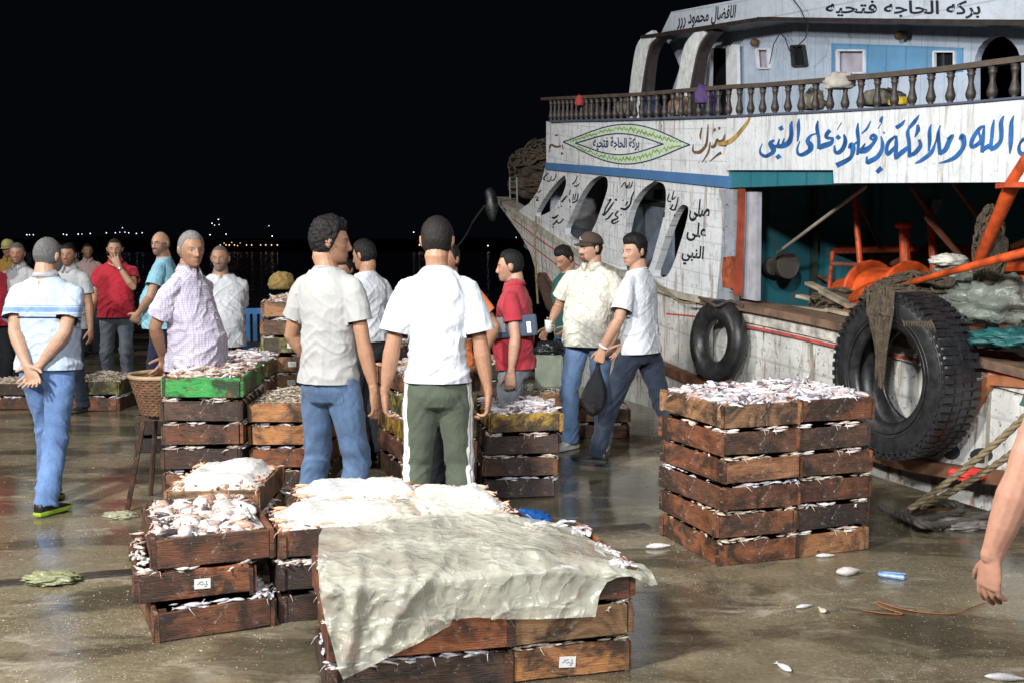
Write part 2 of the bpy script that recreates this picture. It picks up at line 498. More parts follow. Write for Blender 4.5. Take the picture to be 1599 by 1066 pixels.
def head_pt(x, y, z, jaw=1.0):
    """unit sphere direction -> point on the head surface, origin mid-head, +y is the face"""
    lo = max(0.0, -z)
    X = 0.0765 * x * (1 - 0.24 * lo ** 1.3 / jaw)
    X *= 1 + 0.05 * gs(z, 0.45, 0.4)
    Y = 0.099 * y
    if y < 0: Y *= 1 - 0.45 * lo
    Y += 0.040 * sm(0.35, 1.0, lo) * (0.4 + 0.6 * max(0, y + 0.4))
    Z = 0.118 * z
    if y > 0:
        Y += 0.006 * sm(0.0, 0.7, lo) * y
        f = sm(0.1, 0.5, y)
        ax = abs(X)
        nose = (sm(0.030, -0.034, Z) * 0.85 + 0.15) * sm(-0.049, -0.038, Z) * sm(0.045, 0.015, Z)
        Y += f * 0.027 * nose * math.exp(-(ax / (0.008 + 0.009 * sm(0.0, -0.036, Z))) ** 2)
        Y += f * 0.006 * gs(Z, -0.036, 0.008) * gs(ax, 0.014, 0.007)
        Y -= f * 0.0125 * gs(ax, 0.031, 0.016) * gs(Z, 0.004, 0.013)
        Y += f * 0.007 * gs(ax, 0.026, 0.022) * gs(Z, 0.027, 0.009)
        Y += f * 0.004 * gs(ax, 0.046, 0.014) * gs(Z, -0.022, 0.016)
        Y += f * 0.0075 * gs(ax, 0, 0.022) * (gs(Z, -0.058, 0.0055) + 1.1 * gs(Z, -0.070, 0.006))
        Y -= f * 0.004 * gs(ax, 0, 0.02) * gs(Z, -0.0635, 0.003)
        Y -= f * 0.004 * gs(ax, 0, 0.03) * gs(Z, -0.082, 0.007)
        Y += f * 0.006 * gs(ax, 0, 0.018) * gs(Z, -0.102, 0.012)
    return V((X, Y, Z))
def head_surface(bm, M, nu=64, nv=52, jaw=1.0):
    rings = []
    for i in range(1, nv):
        th = PI * i / nv
        r = []
        for j in range(nu):
            ph = 2 * PI * j / nu
            r.append(M @ head_pt(math.sin(th) * math.cos(ph), math.sin(th) * math.sin(ph), -math.cos(th), jaw))
        rings.append(r)
    loft(bm, rings)
    for s in (-1, 1):
        ellipsoid(bm, M @ V((s * 0.031, 0.0755, 0.003)), (0.0125,) * 3, None, 10, 8)
        rot = (M.to_3x3().normalized() @ Matrix.Rotation(s * R_(-22), 3, 'Z') @ Matrix.Rotation(R_(-12), 3, 'X'))
        ellipsoid(bm, M @ V((s * 0.0795, -0.008, -0.004)), (0.0075, 0.018, 0.031), rot, 10, 8)
        ellipsoid(bm, M @ V((s * 0.086, -0.015, 0.002)), (0.005, 0.015, 0.026), rot, 10, 8)

def finger(bm, base, d, n, lens, r, curl):
    pts = [base - d * 0.012, base]
    a = 0.0
    side = d.cross(n)
    p = base
    for L, c in zip(lens, (curl * 0.8, curl * 1.2, curl * 0.8)):
        a += c
        q = Quaternion(side, -a) if False else Quaternion(side, a)
        dd = q @ d
        p = p + dd * L
        pts.append(p)
    tube(bm, pts, [r * 1.1, r * 1.08, r, r * 0.92, r * 0.78], n=8)
def hand(bm, w, d, n, thumb, curl=0.35, spread=0.06, sc_=1.0, thumb_in=0.0):
    """w wrist point, d along the hand, n the way the palm faces, thumb the side the thumb is on"""
    d = V(d).normalized(); n = V(n); n = (n - d * n.dot(d)).normalized()
    t = d.cross(n); t = t if t.dot(V(thumb)) > 0 else -t
    k = sc_
    rings = []
    for f, hw, ht in ((-0.03, 0.027, 0.020), (0.0, 0.029, 0.019), (0.03, 0.037, 0.019), (0.06, 0.042, 0.0165), (0.088, 0.042, 0.013), (0.096, 0.038, 0.009)):
        c = w + d * f * k
        rings.append([c + t * (hw * math.cos(x)) * k + n * (ht * math.sin(x)) * k for x in [2 * PI * j / 12 for j in range(12)]])
    loft(bm, rings)
    for i, (off, L) in enumerate(((0.031, 0.072), (0.0105, 0.080), (-0.0105, 0.075), (-0.031, 0.058))):
        dd = (d + t * spread * (1.5 - i)).normalized()
        base = w + (d * (0.090 - 0.004 * abs(i - 1)) + t * off) * k
        finger(bm, base, dd, n, [L * 0.45 * k, L * 0.31 * k, L * 0.27 * k], 0.0088 * k, curl * (1 + 0.15 * i))
    dd = (d * 0.75 + t * (0.75 - thumb_in) + n * (0.25 + thumb_in)).normalized()
    b0 = w + (d * 0.022 + t * 0.022 + n * 0.006) * k
    p1 = b0 + dd * 0.042 * k
    d2 = (dd + d * 0.35 + n * 0.15).normalized()
    p2 = p1 + d2 * 0.032 * k
    p3 = p2 + (d2 + n * 0.1 - t * 0.2).normalized() * 0.024 * k
    tube(bm, [b0, p1, p2, p3], [0.0145 * k, 0.0115 * k, 0.0105 * k, 0.0088 * k], n=8)

def ik(a, b, l1, l2, hint):
    d = b - a
    L = d.length
    if L > (l1 + l2) * 0.998:
        b = a + d * ((l1 + l2) * 0.998 / L); d = b - a; L = d.length
    x = (l1 * l1 - l2 * l2 + L * L) / (2 * L)
    h = math.sqrt(max(l1 * l1 - x * x, 0))
    u = d.normalized()
    hh = V(hint) - u * V(hint).dot(u)
    hh.normalize()
    return a + u * x + hh * h, b

SKIN = None
def skin_mat():
    global SKIN
    if SKIN: return SKIN
    m, nt, b = new_mat('skin')
    at = N(nt, 'ShaderNodeAttribute', attribute_name='Col')
    v = coords(nt)
    f = tex(nt, v, 45, 4)
    f2 = ramp(nt, f, [(0.3, (0.86, 0.82, 0.80)), (0.7, (1.06, 1.03, 1.02))])
    nt.links.new(mix(nt, 1.0, at.outputs['Color'], f2, 'MULTIPLY'), b.inputs['Base Color'])
    b.inputs['Roughness'].default_value = 0.52
    b.inputs['Specular IOR Level'].default_value = 0.45
    bump(nt, tex(nt, v, 220, 3), b, 0.12, 0.002)
    SKIN = m
    return m
def hair_mat(c):
    m, nt, b = new_mat('hair')
    v = coords(nt, (1, 1, 0.35))
    f = tex(nt, v, 140, 5, 0.7)
    nt.links.new(ramp(nt, f, [(0.3, tuple(x * 0.45 for x in c)), (0.7, tuple(x * 1.25 for x in c))]), b.inputs['Base Color'])
    b.inputs['Specular IOR Level'].default_value = 0.22
    b.inputs['Roughness'].default_value = 0.6
    bump(nt, f, b, 0.9, 0.006)
    return m
def cloth_mat(name, c, kind='knit', c2=None):
    m, nt, b = new_mat(name)
    v = coords(nt)
    base = None
    f = tex(nt, v, 9, 5, 0.6)
    lo = tuple(x * 0.90 for x in c); hi = tuple(min(x * 1.05, 0.9) for x in c)
    base = ramp(nt, f, [(0.3, lo), (0.7, hi)])
    sep = N(nt, 'ShaderNodeSeparateXYZ'); nt.links.new(v, sep.inputs[0])
    if kind == 'denim':
        f3 = tex(nt, coords(nt, (1, 1, 0.5)), 6, 4, 0.6)
        base = ramp(nt, f3, [(0.30, tuple(x * 0.62 for x in c)), (0.52, c), (0.72, tuple(min(x * 1.45 + 0.02, 0.8) for x in c))])
        f4 = tex(nt, coords(nt, (1, 1, 6)), 60, 2, 0.6)
        base = mix(nt, 0.35, base, ramp(nt, f4, [(0.35, tuple(x * 0.75 for x in c)), (0.65, tuple(x * 1.25 for x in c))]))
    if kind == 'stripes':      # pale polo: blue chest band with a navy line under it
        def band(z0, z1, cc, base):
            a = N(nt, 'ShaderNodeMath', operation='GREATER_THAN'); a.inputs[1].default_value = z0
            d = N(nt, 'ShaderNodeMath', operation='LESS_THAN'); d.inputs[1].default_value = z1
            at = N(nt, 'ShaderNodeAttribute', attribute_name='Hgt')
            nt.links.new(at.outputs['Fac'], a.inputs[0]); nt.links.new(at.outputs['Fac'], d.inputs[0])
            k = N(nt, 'ShaderNodeMath', operation='MULTIPLY')
            nt.links.new(a.outputs[0], k.inputs[0]); nt.links.new(d.outputs[0], k.inputs[1])
            return mix(nt, k.outputs[0], base, cc)
        base = band(1.262, 1.292, srgb(122, 152, 196), base)
        base = band(1.244, 1.250, srgb(150, 170, 200), base)
        base = band(1.300, 1.304, srgb(120, 140, 175), base)
        base = band(1.222, 1.233, srgb(40, 52, 90), base)
    if kind == 'check':
        for ax in (0, 1, 2):
            w = N(nt, 'ShaderNodeMath', operation='MULTIPLY'); w.inputs[1].default_value = 2 * PI / 0.014
            s = N(nt, 'ShaderNodeMath', operation='SINE')
            g = N(nt, 'ShaderNodeMath', operation='GREATER_THAN'); g.inputs[1].default_value = 0.62
            nt.links.new(sep.outputs[ax], w.inputs[0]); nt.links.new(w.outputs[0], s.inputs[0]); nt.links.new(s.outputs[0], g.inputs[0])
            k = N(nt, 'ShaderNodeMath', operation='MULTIPLY'); k.inputs[1].default_value = 0.45
            nt.links.new(g.outputs[0], k.inputs[0])
            base = mix(nt, k.outputs[0], base, c2)
    if kind == 'print':
        vo = N(nt, 'ShaderNodeTexVoronoi', feature='DISTANCE_TO_EDGE'); vo.inputs['Scale'].default_value = 26
        nt.links.new(v, vo.inputs['Vector'])
        g = ramp(nt, vo.outputs['Distance'], [(0.06, (1, 1, 1)), (0.14, (0, 0, 0))])
        f5 = ramp(nt, tex(nt, v, 12, 2), [(0.42, (0, 0, 0)), (0.52, (0.75, 0.75, 0.75))])
        k = mix(nt, 1.0, g, f5, 'MULTIPLY')
        base = mix(nt, k, base, c2)
    if kind == 'track':        # three white lines down the outside seam
        at = N(nt, 'ShaderNodeAttribute', attribute_name='Seam')
        a = N(nt, 'ShaderNodeMath', operation='ABSOLUTE'); nt.links.new(at.outputs['Fac'], a.inputs[0])
        g = ramp(nt, a.outputs[0], [(0.0, (1, 1, 1)), (0.005, (0, 0, 0)), (0.011, (1, 1, 1)), (0.020, (0, 0, 0))], 'CONSTANT')
        base = mix(nt, g, base, (0.8, 0.8, 0.8))
    nt.links.new(base, b.inputs['Base Color'])
    b.inputs['Roughness'].default_value = 0.85
    b.inputs['Specular IOR Level'].default_value = 0.25
    try:
        b.inputs['Sheen Weight'].default_value = 0.08
    except Exception: pass
    h = tex(nt, v, 300, 2)
    h2 = tex(nt, coords(nt, (1, 1, 0.6)), 14, 3, 0.5, 1.2)
    add = N(nt, 'ShaderNodeMath', operation='ADD'); mu = N(nt, 'ShaderNodeMath', operation='MULTIPLY'); mu.inputs[1].default_value = 0.12
    nt.links.new(h, mu.inputs[0]); nt.links.new(mu.outputs[0], add.inputs[0]); nt.links.new(h2, add.inputs[1])
    bump(nt, add.outputs[0], b, 0.7, 0.014)
    return m

def wrinkle(me, fn):
    import array
    n = len(me.vertices)
    nor = [v.normal.copy() for v in me.vertices]
    for v, nn in zip(me.vertices, nor):
        a = fn(v.co)
        if a: v.co += nn * a
    me.update()
def add_col(me, fn):
    ca = me.color_attributes.new('Col', 'FLOAT_COLOR', 'POINT')
    buf = []
    for v in me.vertices:
        c = fn(v.co); buf += (c[0], c[1], c[2], 1.0)
    ca.data.foreach_set('color', buf)
def add_float(me, name, fn):
    a = me.attributes.new(name, 'FLOAT', 'POINT')
    a.data.foreach_set('value', [fn(v.co) for v in me.vertices])

def person(label, X, Y, face, h=1.74, head=(0, 0, 0), build=1.0, belly=0.0, skin=(0.42, 0.25, 0.17),
           hair=dict(), top=dict(), legs=dict(), shoes=None, armR=None, armL=None, footR=None, footL=None,
           lean=(0, 0), vox=0.006, beard=None, glasses=False, cap=None, group=None, extra=None, stoop=0.0, twist=0.0, z0=0.0):
    k = (h + 0.012) / 1.75
    root = empty('person', (X, Y, z0), R_(face))
    root.scale = (k, k, k)
    tag(root, label, 'person', group)
    # transforms
    U = Matrix.Translation((0, 0, 0.95)) @ Matrix.Rotation(R_(-lean[0]), 4, 'X') @ Matrix.Rotation(R_(lean[1]), 4, 'Y') @ Matrix.Rotation(R_(twist), 4, 'Z') @ Matrix.Translation((0, 0, -0.95))
    yaw, pit, rol = head
    neck = U @ V((0, -0.01, 1.475))
    Hm = Matrix.Translation(U @ V((0, 0.016 + stoop, 1.612 - stoop * 0.4))) @ Matrix.Rotation(R_(yaw), 4, 'Z') @ Matrix.Rotation(R_(-lean[0] * 0.5 - pit), 4, 'X') @ Matrix.Rotation(R_(rol), 4, 'Y') @ Matrix.Translation((0, 0, 0.004)) @ Matrix.Scale(0.95, 4)
    bw = build
    sh = {s: U @ V((s * 0.170 * bw, -0.005, 1.392)) for s in (-1, 1)}
    arms = {}
    for s, a in ((1, armR), (-1, armL)):
        a = dict(a or {})
        w = V(a.get('w', (s * 0.27, 0.03, 0.86)))
        w = V((w.x, w.y, w.z))
        e, w = ik(sh[s], U @ w if a.get('up', True) else w, 0.285, 0.255, a.get('hint', (s * 0.5, -1.0, 0)))
        arms[s] = (e, w, a)
    # ---- skin: head, neck, chest, arms, hands as one surface
    bm = bmesh.new()
    head_surface(bm, Hm, 56 if vox < 0.008 else 40, 46 if vox < 0.008 else 30)
    nb = Hm @ V((0, -0.028, -0.075))
    tube(bm, [U @ V((0, -0.01, 1.40)), neck, (neck + nb) / 2, nb], [0.078 * bw, 0.066 * bw, 0.061 * bw, 0.060], n=14)
    loft(bm, [[U @ V((math.cos(a) * rx * bw, math.sin(a) * ry + yo, z)) for a in [2 * PI * j / 16 for j in range(16)]]
              for z, rx, ry, yo in ((1.0, 0.11, 0.07, 0), (1.15, 0.115, 0.075, 0), (1.3, 0.13, 0.08, 0), (1.36, 0.13, 0.07, 0), (1.415, 0.09, 0.052, -0.01), (1.465, 0.055, 0.046, -0.01))])
    for s in (-1, 1):
        e, w, a = arms[s]
        S = sh[s]
        m = a.get('fat', 1.0) * (0.9 + 0.1 * bw)
        fa = (w - e)
        pts = [U @ V((s * 0.09, 0, 1.385)), S, S.lerp(e, 0.35), S.lerp(e, 0.75), e, e + fa * 0.22, e + fa * 0.6, e + fa * 0.88, w]
        n_ = V(a.get('palm', (-s * 1.0, 0.1, 0)))
        tube(bm, pts, [0.030 * m, 0.034 * m, 0.039 * m, 0.042 * m, 0.039 * m, 0.0435 * m, 0.036 * m, (0.023 * m, 0.029 * m), (0.021 * m, 0.028 * m)], n=12, up=n_)
        hd = V(a.get('hd', fa.normalized() + V((0, 0, -0.15))))
        hand(bm, w, hd, n_, a.get('thumb', (0, 1, 0)), a.get('curl', 0.38), a.get('spread', 0.06), a.get('hs', 1.03), a.get('thumb_in', 0.0))
    me = remesh(bm, vox, 1, 'person_body')
    Hi = Hm.inverted()
    hc = hair.get('c', (0.012, 0.010, 0.009))
    bc = (beard or {}).get('c', (0.03, 0.022, 0.018)); bk = (beard or {}).get('k', 0.12)
    goatee = (beard or {}).get('goatee', False)
    tat = (extra or {}).get('tattoo')
    def paint(p):
        c = skin
        q = Hi @ p
        if abs(q.x) < 0.1 and abs(q.y) < 0.14 and -0.125 < q.z < 0.14:
            ax = abs(q.x)
            def bl(c, d, t): t = max(0, min(1, t)); return tuple(x * (1 - t) + y * t for x, y in zip(c, d))
            if q.y > 0.02:
                c = bl(c, (skin[0] * 1.0, skin[1] * 0.78, skin[2] * 0.78), 0.5 * gs(ax, 0.042, 0.02) * gs(q.z, -0.025, 0.02))
            jawm = sm(-0.028, -0.048, q.z - 0.03 * (ax > 0.055) * 1.0 + (-0.02 * sm(0.05, 0.07, ax))) * sm(-0.035, 0.01, q.y) * sm(-0.13, -0.112, q.z - 0.0)
            if goatee: jawm *= sm(0.036, 0.026, ax)
            if q.y > -0.03: c = bl(c, bc, bk * jawm)
            if bk > 0.5 and q.y > 0.03: c = bl(c, bc, 0.9 * gs(q.z, -0.051, 0.0045) * sm(0.033, 0.024, ax))
            if q.y > 0.05:
                c = bl(c, (skin[0] * 0.85, skin[1] * 0.55, skin[2] * 0.58), 0.8 * sm(0.027, 0.02, ax) * (sm(-0.054, -0.057, q.z) * sm(-0.078, -0.073, q.z)))
                c = bl(c, (0.05, 0.02, 0.02), 0.7 * gs(q.z, -0.0635, 0.0018) * sm(0.026, 0.02, ax))
                c = bl(c, hc, 0.85 * gs(q.z, 0.0245 - 4.5 * (ax - 0.03) ** 2 * 3, 0.0038) * sm(0.009, 0.015, ax) * sm(0.053, 0.046, ax))
                e = ((ax - 0.031) / 0.0135) ** 2 + ((q.z - 0.003) / 0.0052) ** 2
                c = bl(c, (0.10, 0.05, 0.035), 0.55 * sm(2.8, 1.2, e))
                if e < 1: c = (0.34, 0.29, 0.26) if ((q.x - math.copysign(0.031, q.x)) ** 2 + (q.z - 0.003) ** 2) > 0.0052 ** 2 else (0.02, 0.012, 0.01)
                c = bl(c, (0.04, 0.02, 0.015), 0.6 * gs(q.z, -0.0425, 0.0025) * gs(ax, 0.0075, 0.003))
        if tat and (p - V(tat)).length < 0.02: c = (0.02, 0.02, 0.025)
        return c
    add_col(me, paint)
    me.materials.append(skin_mat())
    body = link('body', me, root)
    # ---- hair
    if hair.get('t', 0) > 0 or hair.get('ring'):
        bm = bmesh.new()
        nu, nv = 84, 64
        t0, ts = hair.get('t', 0.02), hair.get('ts', 0.006)
        curl, fr = hair.get('curl', 0.0), hair.get('front', 0.55)
        rings = []
        sd = random.uniform(0, 50)
        for i in range(1, nv):
            th = PI * i / nv
            r = []
            for j in range(nu):
                ph = 2 * PI * j / nu
                d = V((math.sin(th) * math.cos(ph), math.sin(th) * math.sin(ph), -math.cos(th)))
                # hairline height by direction (front high, temples, nape low)
                az = d.y / max(1e-6, math.hypot(d.x, d.y))
                line = -0.50 + (fr + 0.50) * sm(-0.15, 0.62, az) - 0.20 * sm(-0.45, -0.75, az)
                if -0.15 < az < 0.32: line = min(line + 0.0, 0.05 + 0.9 * max(0, az)) if az > 0.0 else line
                mk = sm(line - 0.03, line + 0.09, d.z)
                if hair.get('ring'): mk *= sm(0.62, 0.50, d.z) * sm(0.45, 0.2, d.y)
                tt = (ts + (t0 - ts) * sm(0.05, 0.75, d.z)) * (0.25 + 0.75 * sm(line - 0.02, line + 0.30, d.z))
                if hair.get('ring'): tt = ts
                q = head_pt(*d)
                nz = noise.noise(q * hair.get('fq', 60) + V((sd, 0, 0)))
                nz2 = noise.noise(q * 160 + V((sd, 3, 0)))
                q = q + d * (tt * mk - 0.006 * (1 - mk)) + d * mk * (curl * nz + 0.0032 * nz2)
                r.append(Hm @ q)
            rings.append(r)
        loft(bm, rings)
        nb_ = 0 if vox > 0.0075 else int(2600 * hair.get('dens', 1))
        for k in range(nb_):
            d = V((random.gauss(0, 1), random.gauss(0, 1), random.gauss(0, 1)))
            if d.length < 1e-3: continue
            d.normalize()
            az = d.y / max(1e-6, math.hypot(d.x, d.y)); line = -0.50 + (fr + 0.50) * sm(-0.15, 0.62, az)
            if d.z < line + random.uniform(-0.02, 0.10): continue
            if hair.get('ring') and (d.z > 0.5 or d.y > 0.35): continue
            tt = (ts + (t0 - ts) * sm(0.05, 0.75, d.z)) * (0.25 + 0.75 * sm(line - 0.02, line + 0.30, d.z))
            q = head_pt(*d) + d * (tt * 0.85)
            cur = 1.6 if curl > 0.004 else 0.45
            t = V((d.x * 0.3, -0.35 if d.z > 0.5 else 0.0, -1.0 if d.z < 0.75 else 0.2)); t = t - d * t.dot(d)
            t = (t.normalized() + V((random.gauss(0, .4), random.gauss(0, .4), random.gauss(0, .4))) * cur).normalized()
            ln = random.uniform(0.35, 0.8) * max(0.006, min(0.022, tt)); wd = t.cross(d).normalized() * 0.0011
            bm.faces.new([bm.verts.new(Hm @ p) for p in (q - wd, q + wd, q + t * ln + d * ln * random.uniform(0.15, 0.55))])
        me = mesh_of(bm, 'hair', hair_mat(hc), True)
        link('hair', me, root)
    if cap:
        bm = bmesh.new()
        rings = []
        for i in range(0, 9):
            a = i / 8 * PI / 2
            rings.append([Hm @ V((0.089 * math.cos(a) ** 0.8 * math.cos(x), 0.108 * math.cos(a) ** 0.8 * math.sin(x) - 0.004, 0.042 + 0.10 * math.sin(a) + 0.008 * math.sin(x))) for x in [2 * PI * j / 28 for j in range(28)]])
        loft(bm, rings)
        me = mesh_of(bm, 'cap', cap['m'], True)
        c = link('cap', me, root)
        bm = bmesh.new()
        rr = []
        for i in range(7):
            u = i / 6
            rr.append([Hm @ V((0.082 * math.cos(R_(18 + 144 * j / 12)), 0.10 * math.sin(R_(18 + 144 * j / 12)) * (1 + 0.72 * u * math.sin(R_(18 + 144 * j / 12)) ** 1.5) - 0.004, 0.048 - 0.012 * u - 0.10 * u * 0.0 - 0.018 * abs(math.cos(R_(18 + 144 * j / 12))) * u)) for j in range(13)])
        for i in range(6):
            for j in range(12):
                a, b_, c_, d_ = rr[i][j], rr[i][j + 1], rr[i + 1][j + 1], rr[i + 1][j]
                bm.faces.new([bm.verts.new(p) for p in (a, b_, c_, d_)])
        bmesh.ops.remove_doubles(bm, verts=bm.verts, dist=1e-5)
        ex = bmesh.ops.solidify(bm, geom=bm.faces[:], thickness=0.004)
        link('brim', mesh_of(bm, 'brim', cap['m'], True), c)
        if cap.get('logo'):
            bm = bmesh.new()
            tube(bm, [Hm @ V(p) for p in ((0.022, 0.101, 0.085), (-0.004, 0.104, 0.098), (0.004, 0.106, 0.078), (-0.018, 0.103, 0.076))], 0.004, 6)
            link('logo', mesh_of(bm, 'logo', cap['logo'], True), c)
    if glasses:
        bm = bmesh.new()
        for s in (-1, 1):
            tube(bm, [Hm @ V((s * 0.033 + 0.022 * math.cos(x), 0.103 - 6 * (abs(s * 0.033 + 0.022 * math.cos(x)) - 0.01) ** 2, 0.002 + 0.016 * math.sin(x))) for x in [2 * PI * j / 16 for j in range(16)]], 0.0016, 5, closed=True)
            tube(bm, [Hm @ V((s * 0.055, 0.093, 0.008)), Hm @ V((s * 0.078, 0.06, 0.01)), Hm @ V((s * 0.085, -0.01, 0.008))], 0.0016, 5)
        tube(bm, [Hm @ V((-0.011, 0.104, 0.006)), Hm @ V((0.011, 0.104, 0.006))], 0.0016, 5)
        link('glasses', mesh_of(bm, 'glasses', MATS['black_plastic'], True), root)
    # ---- shirt
    hem, slv, fit = top.get('hem', 0.86), top.get('slv', 0.62), top.get('fit', 1.0)
    bm = bmesh.new()
    bl_ = belly
    prof = [(hem - 0.012, 0.181, 0.130 + bl_ * 0.6, bl_ * 0.35 - 0.004), (hem + 0.04, 0.178, 0.128 + bl_ * 0.8, bl_ * 0.5 - 0.004), (0.98, 0.163, 0.118 + bl_, bl_ * 0.7), (1.08, 0.160, 0.118 + bl_, bl_ * 0.75),
            (1.18, 0.166, 0.118 + bl_ * 0.6, bl_ * 0.45), (1.28, 0.178, 0.122 + bl_ * 0.2, 0.0), (1.35, 0.176, 0.115, -0.004), (1.40, 0.160, 0.098, -0.008), (1.432, 0.136, 0.084, -0.010), (1.460, 0.108, 0.073, -0.012), (1.494, 0.069, 0.061, -0.012)]
    prof = [q for i, q in enumerate(prof) if i < 2 or q[0] > hem + 0.06]
    def sq(a): c_, s_ = math.cos(a), math.sin(a); return (math.copysign(abs(c_) ** 0.85, c_), math.copysign(abs(s_) ** 0.9, s_))
    rings = []
    for z, rx, ry, yo in prof:
        f_ = fit if z < 1.4 else 1.0
        rings.append([U @ V((sq(a)[0] * rx * bw * f_, sq(a)[1] * ry * f_ + yo, z)) for a in [2 * PI * j / 28 for j in range(28)]])
    loft(bm, rings)
    cuffs = []
    for s in (-1, 1):
        e, w, a = arms[s]
        S = sh[s]
        r0, r1 = 0.060 * (0.8 + 0.2 * bw), top.get('cuff', 0.074)
        if slv <= 1:
            endp = S.lerp(e, slv + 0.05); cutp = S.lerp(e, slv); ax = (e - S).normalized()
            pts = [U @ V((s * 0.09 * bw, -0.005, 1.395)), U @ V((s * 0.140 * bw, -0.005, 1.392)), S + U.to_3x3() @ V((-s * 0.004, 0, -0.008)), S.lerp(e, slv * 0.22), S.lerp(e, slv * 0.55), endp]
            tube(bm, pts, [0.055, 0.053, 0.052, r0, (r0 + r1) / 2, r1], n=14, round_end=False)
        else:
            f_ = slv - 1
            endp = e.lerp(w, f_ + 0.03); cutp = e.lerp(w, f_); ax = (w - e).normalized()
            pts = [U @ V((s * 0.10 * bw, -0.005, 1.405)), S + V((0, 0, -0.006)), S.lerp(e, 0.5), e, e.lerp(w, f_ * 0.6), endp]
            tube(bm, pts, [0.064, r0, 0.062, 0.056, 0.050, 0.046], n=14, round_end=False)
        cuffs.append((cutp, ax))
    me = remesh(bm, max(vox, 0.007), 3, 'shirt')
    # folds
    sd = random.uniform(0, 90)
    Ui = U.inverted()
    wk = top.get('wk', 1.0)
    def fold(p):
        q = Ui @ p
        if q.z > 1.47: return 0
        low = sm(1.35, 0.95, q.z)
        a = noise.noise(V((q.x * 7 + q.z * 3 + sd, q.y * 7, q.z * (9 + 6 * low) + q.x * 5)))
        b = noise.noise(V((q.x * 16 + sd, q.y * 16 - q.z * 6, q.z * 7)))
        c = 1 - abs(noise.noise(V((q.x * 5 - q.z * 8 + sd, q.y * 6 + 4, q.z * 11 + abs(q.x) * 10)))) * 2.6
        e2 = 1 - abs(noise.noise(V((q.x * 11 + q.z * 9 + sd, q.y * 10 - q.z * 7, q.z * 3 + 9)))) * 4.0
        arm = 1.0 if abs(q.x) < 0.2 * bw else 0.7
        return arm * wk * (0.010 * a + 0.005 * b + 0.012 * max(0, c) ** 2 * (0.4 + 0.6 * low) + 0.005 * max(0, e2) ** 2)
    wrinkle(me, fold)
    bm = bmesh.new(); bm.from_mesh(me)
    def in_torso(p):
        q = Ui @ p
        return (q.x / (0.178 * bw * fit)) ** 2 + ((q.y - bl_ * 0.5) / (0.128 * fit + bl_ * 0.7)) ** 2 < 1.30
    def cut(co, no, rad=None):
        vs = [v for v in bm.verts if rad is None or ((v.co - co).length < rad and (rad == 0.11 or not in_torso(v.co)))]
        vset = set(vs)
        fs = [f for f in bm.faces if all(v in vset for v in f.verts)]
        es = {e for f in fs for e in f.edges}
        bmesh.ops.bisect_plane(bm, geom=list(vset) + list(es) + fs, plane_co=co, plane_no=no, clear_outer=True)
    cut(U @ V((0, 0, hem)), U.to_3x3() @ V((0, 0, -1)))
    for (co, ax) in cuffs: cut(co, ax, r1 * 1.75)
    if top.get('cut', 'tee') != 'none':
        cut(U @ V((0, -0.006, 1.483)), U.to_3x3() @ V((0, 0.12, 1)), 0.11)
    bm.to_mesh(me); bm.free()
    if top.get('hgt'): add_float(me, 'Hgt', lambda p: (Ui @ p).z)
    me.polygons.foreach_set('use_smooth', [True] * len(me.polygons))
    me.materials.append(top['m'])
    so = link('shirt', me, root)
    if top.get('collar'):
        bm = bmesh.new()
        n_ = 26
        rr = [[], [], []]
        for j in range(n_ + 1):
            a = R_(104 + 332 * j / n_)
            for q, (rad, z) in enumerate(((0.070, 1.468), (0.065, 1.515), (0.083, 1.482))):
                fz = -0.030 * sm(0.2, 1.0, math.sin(a)) - (0.018 * sm(0.5, 1, math.sin(a)) if q == 2 else 0)
                rr[q].append(U @ V((rad * bw ** 0.5 * math.cos(a), rad * math.sin(a) * 1.0 - 0.008 + 0.012 * sm(0.3, 1, math.sin(a)), z + fz)))
        for q in (0, 1):
            for j in range(n_):
                bm.faces.new([bm.verts.new(p) for p in (rr[q][j], rr[q][j + 1], rr[q + 1][j + 1], rr[q + 1][j])])
        bmesh.ops.remove_doubles(bm, verts=bm.verts, dist=1e-5)
        bmesh.ops.solidify(bm, geom=bm.faces[:], thickness=0.003)
        link('collar', mesh_of(bm, 'collar', top.get('cm', top['m']), True), so)
    else:
        bm = bmesh.new()
        tube(bm, [U @ V((0.066 * bw ** 0.5 * math.cos(a), 0.066 * math.sin(a) - 0.008, 1.482 - 0.010 * math.sin(a))) for a in [2 * PI * j / 24 for j in range(24)]], 0.006, 6, closed=True)
        link('neckband', mesh_of(bm, 'neckband', top.get('cm', top['m']), True), so)
    if top.get('placket'):
        bm = bmesh.new()
        for z in (1.40, 1.33, 1.26, 1.19, 1.12, 1.05, 0.98):
            yy = 0.125 + belly * (1.35 if z < 1.2 else 0.5) if z < 1.3 else 0.112
            ellipsoid(bm, U @ V((0, yy * fit, z)), (0.006, 0.004, 0.006), None, 6, 4)
        link('buttons', mesh_of(bm, 'buttons', MATS['white_plastic'], True), so)
    # ---- trousers
    hip = {s: V((s * 0.080 * bw, 0, 0.93)) for s in (-1, 1)}
    feet = {}
    bm = bmesh.new()
    wl = legs.get('w', 1.0)
    loft(bm, [[V((sq(a)[0] * rx * bw, sq(a)[1] * ry + yo, z)) for a in [2 * PI * j / 24 for j in range(24)]]
              for z, rx, ry, yo in ((0.80, 0.120, 0.085, -0.008), (0.86, 0.155, 0.108, -0.012), (0.93, 0.156, 0.110, -0.012), (1.02, 0.140, 0.098 + bl_ * 0.4, bl_ * 0.3))])
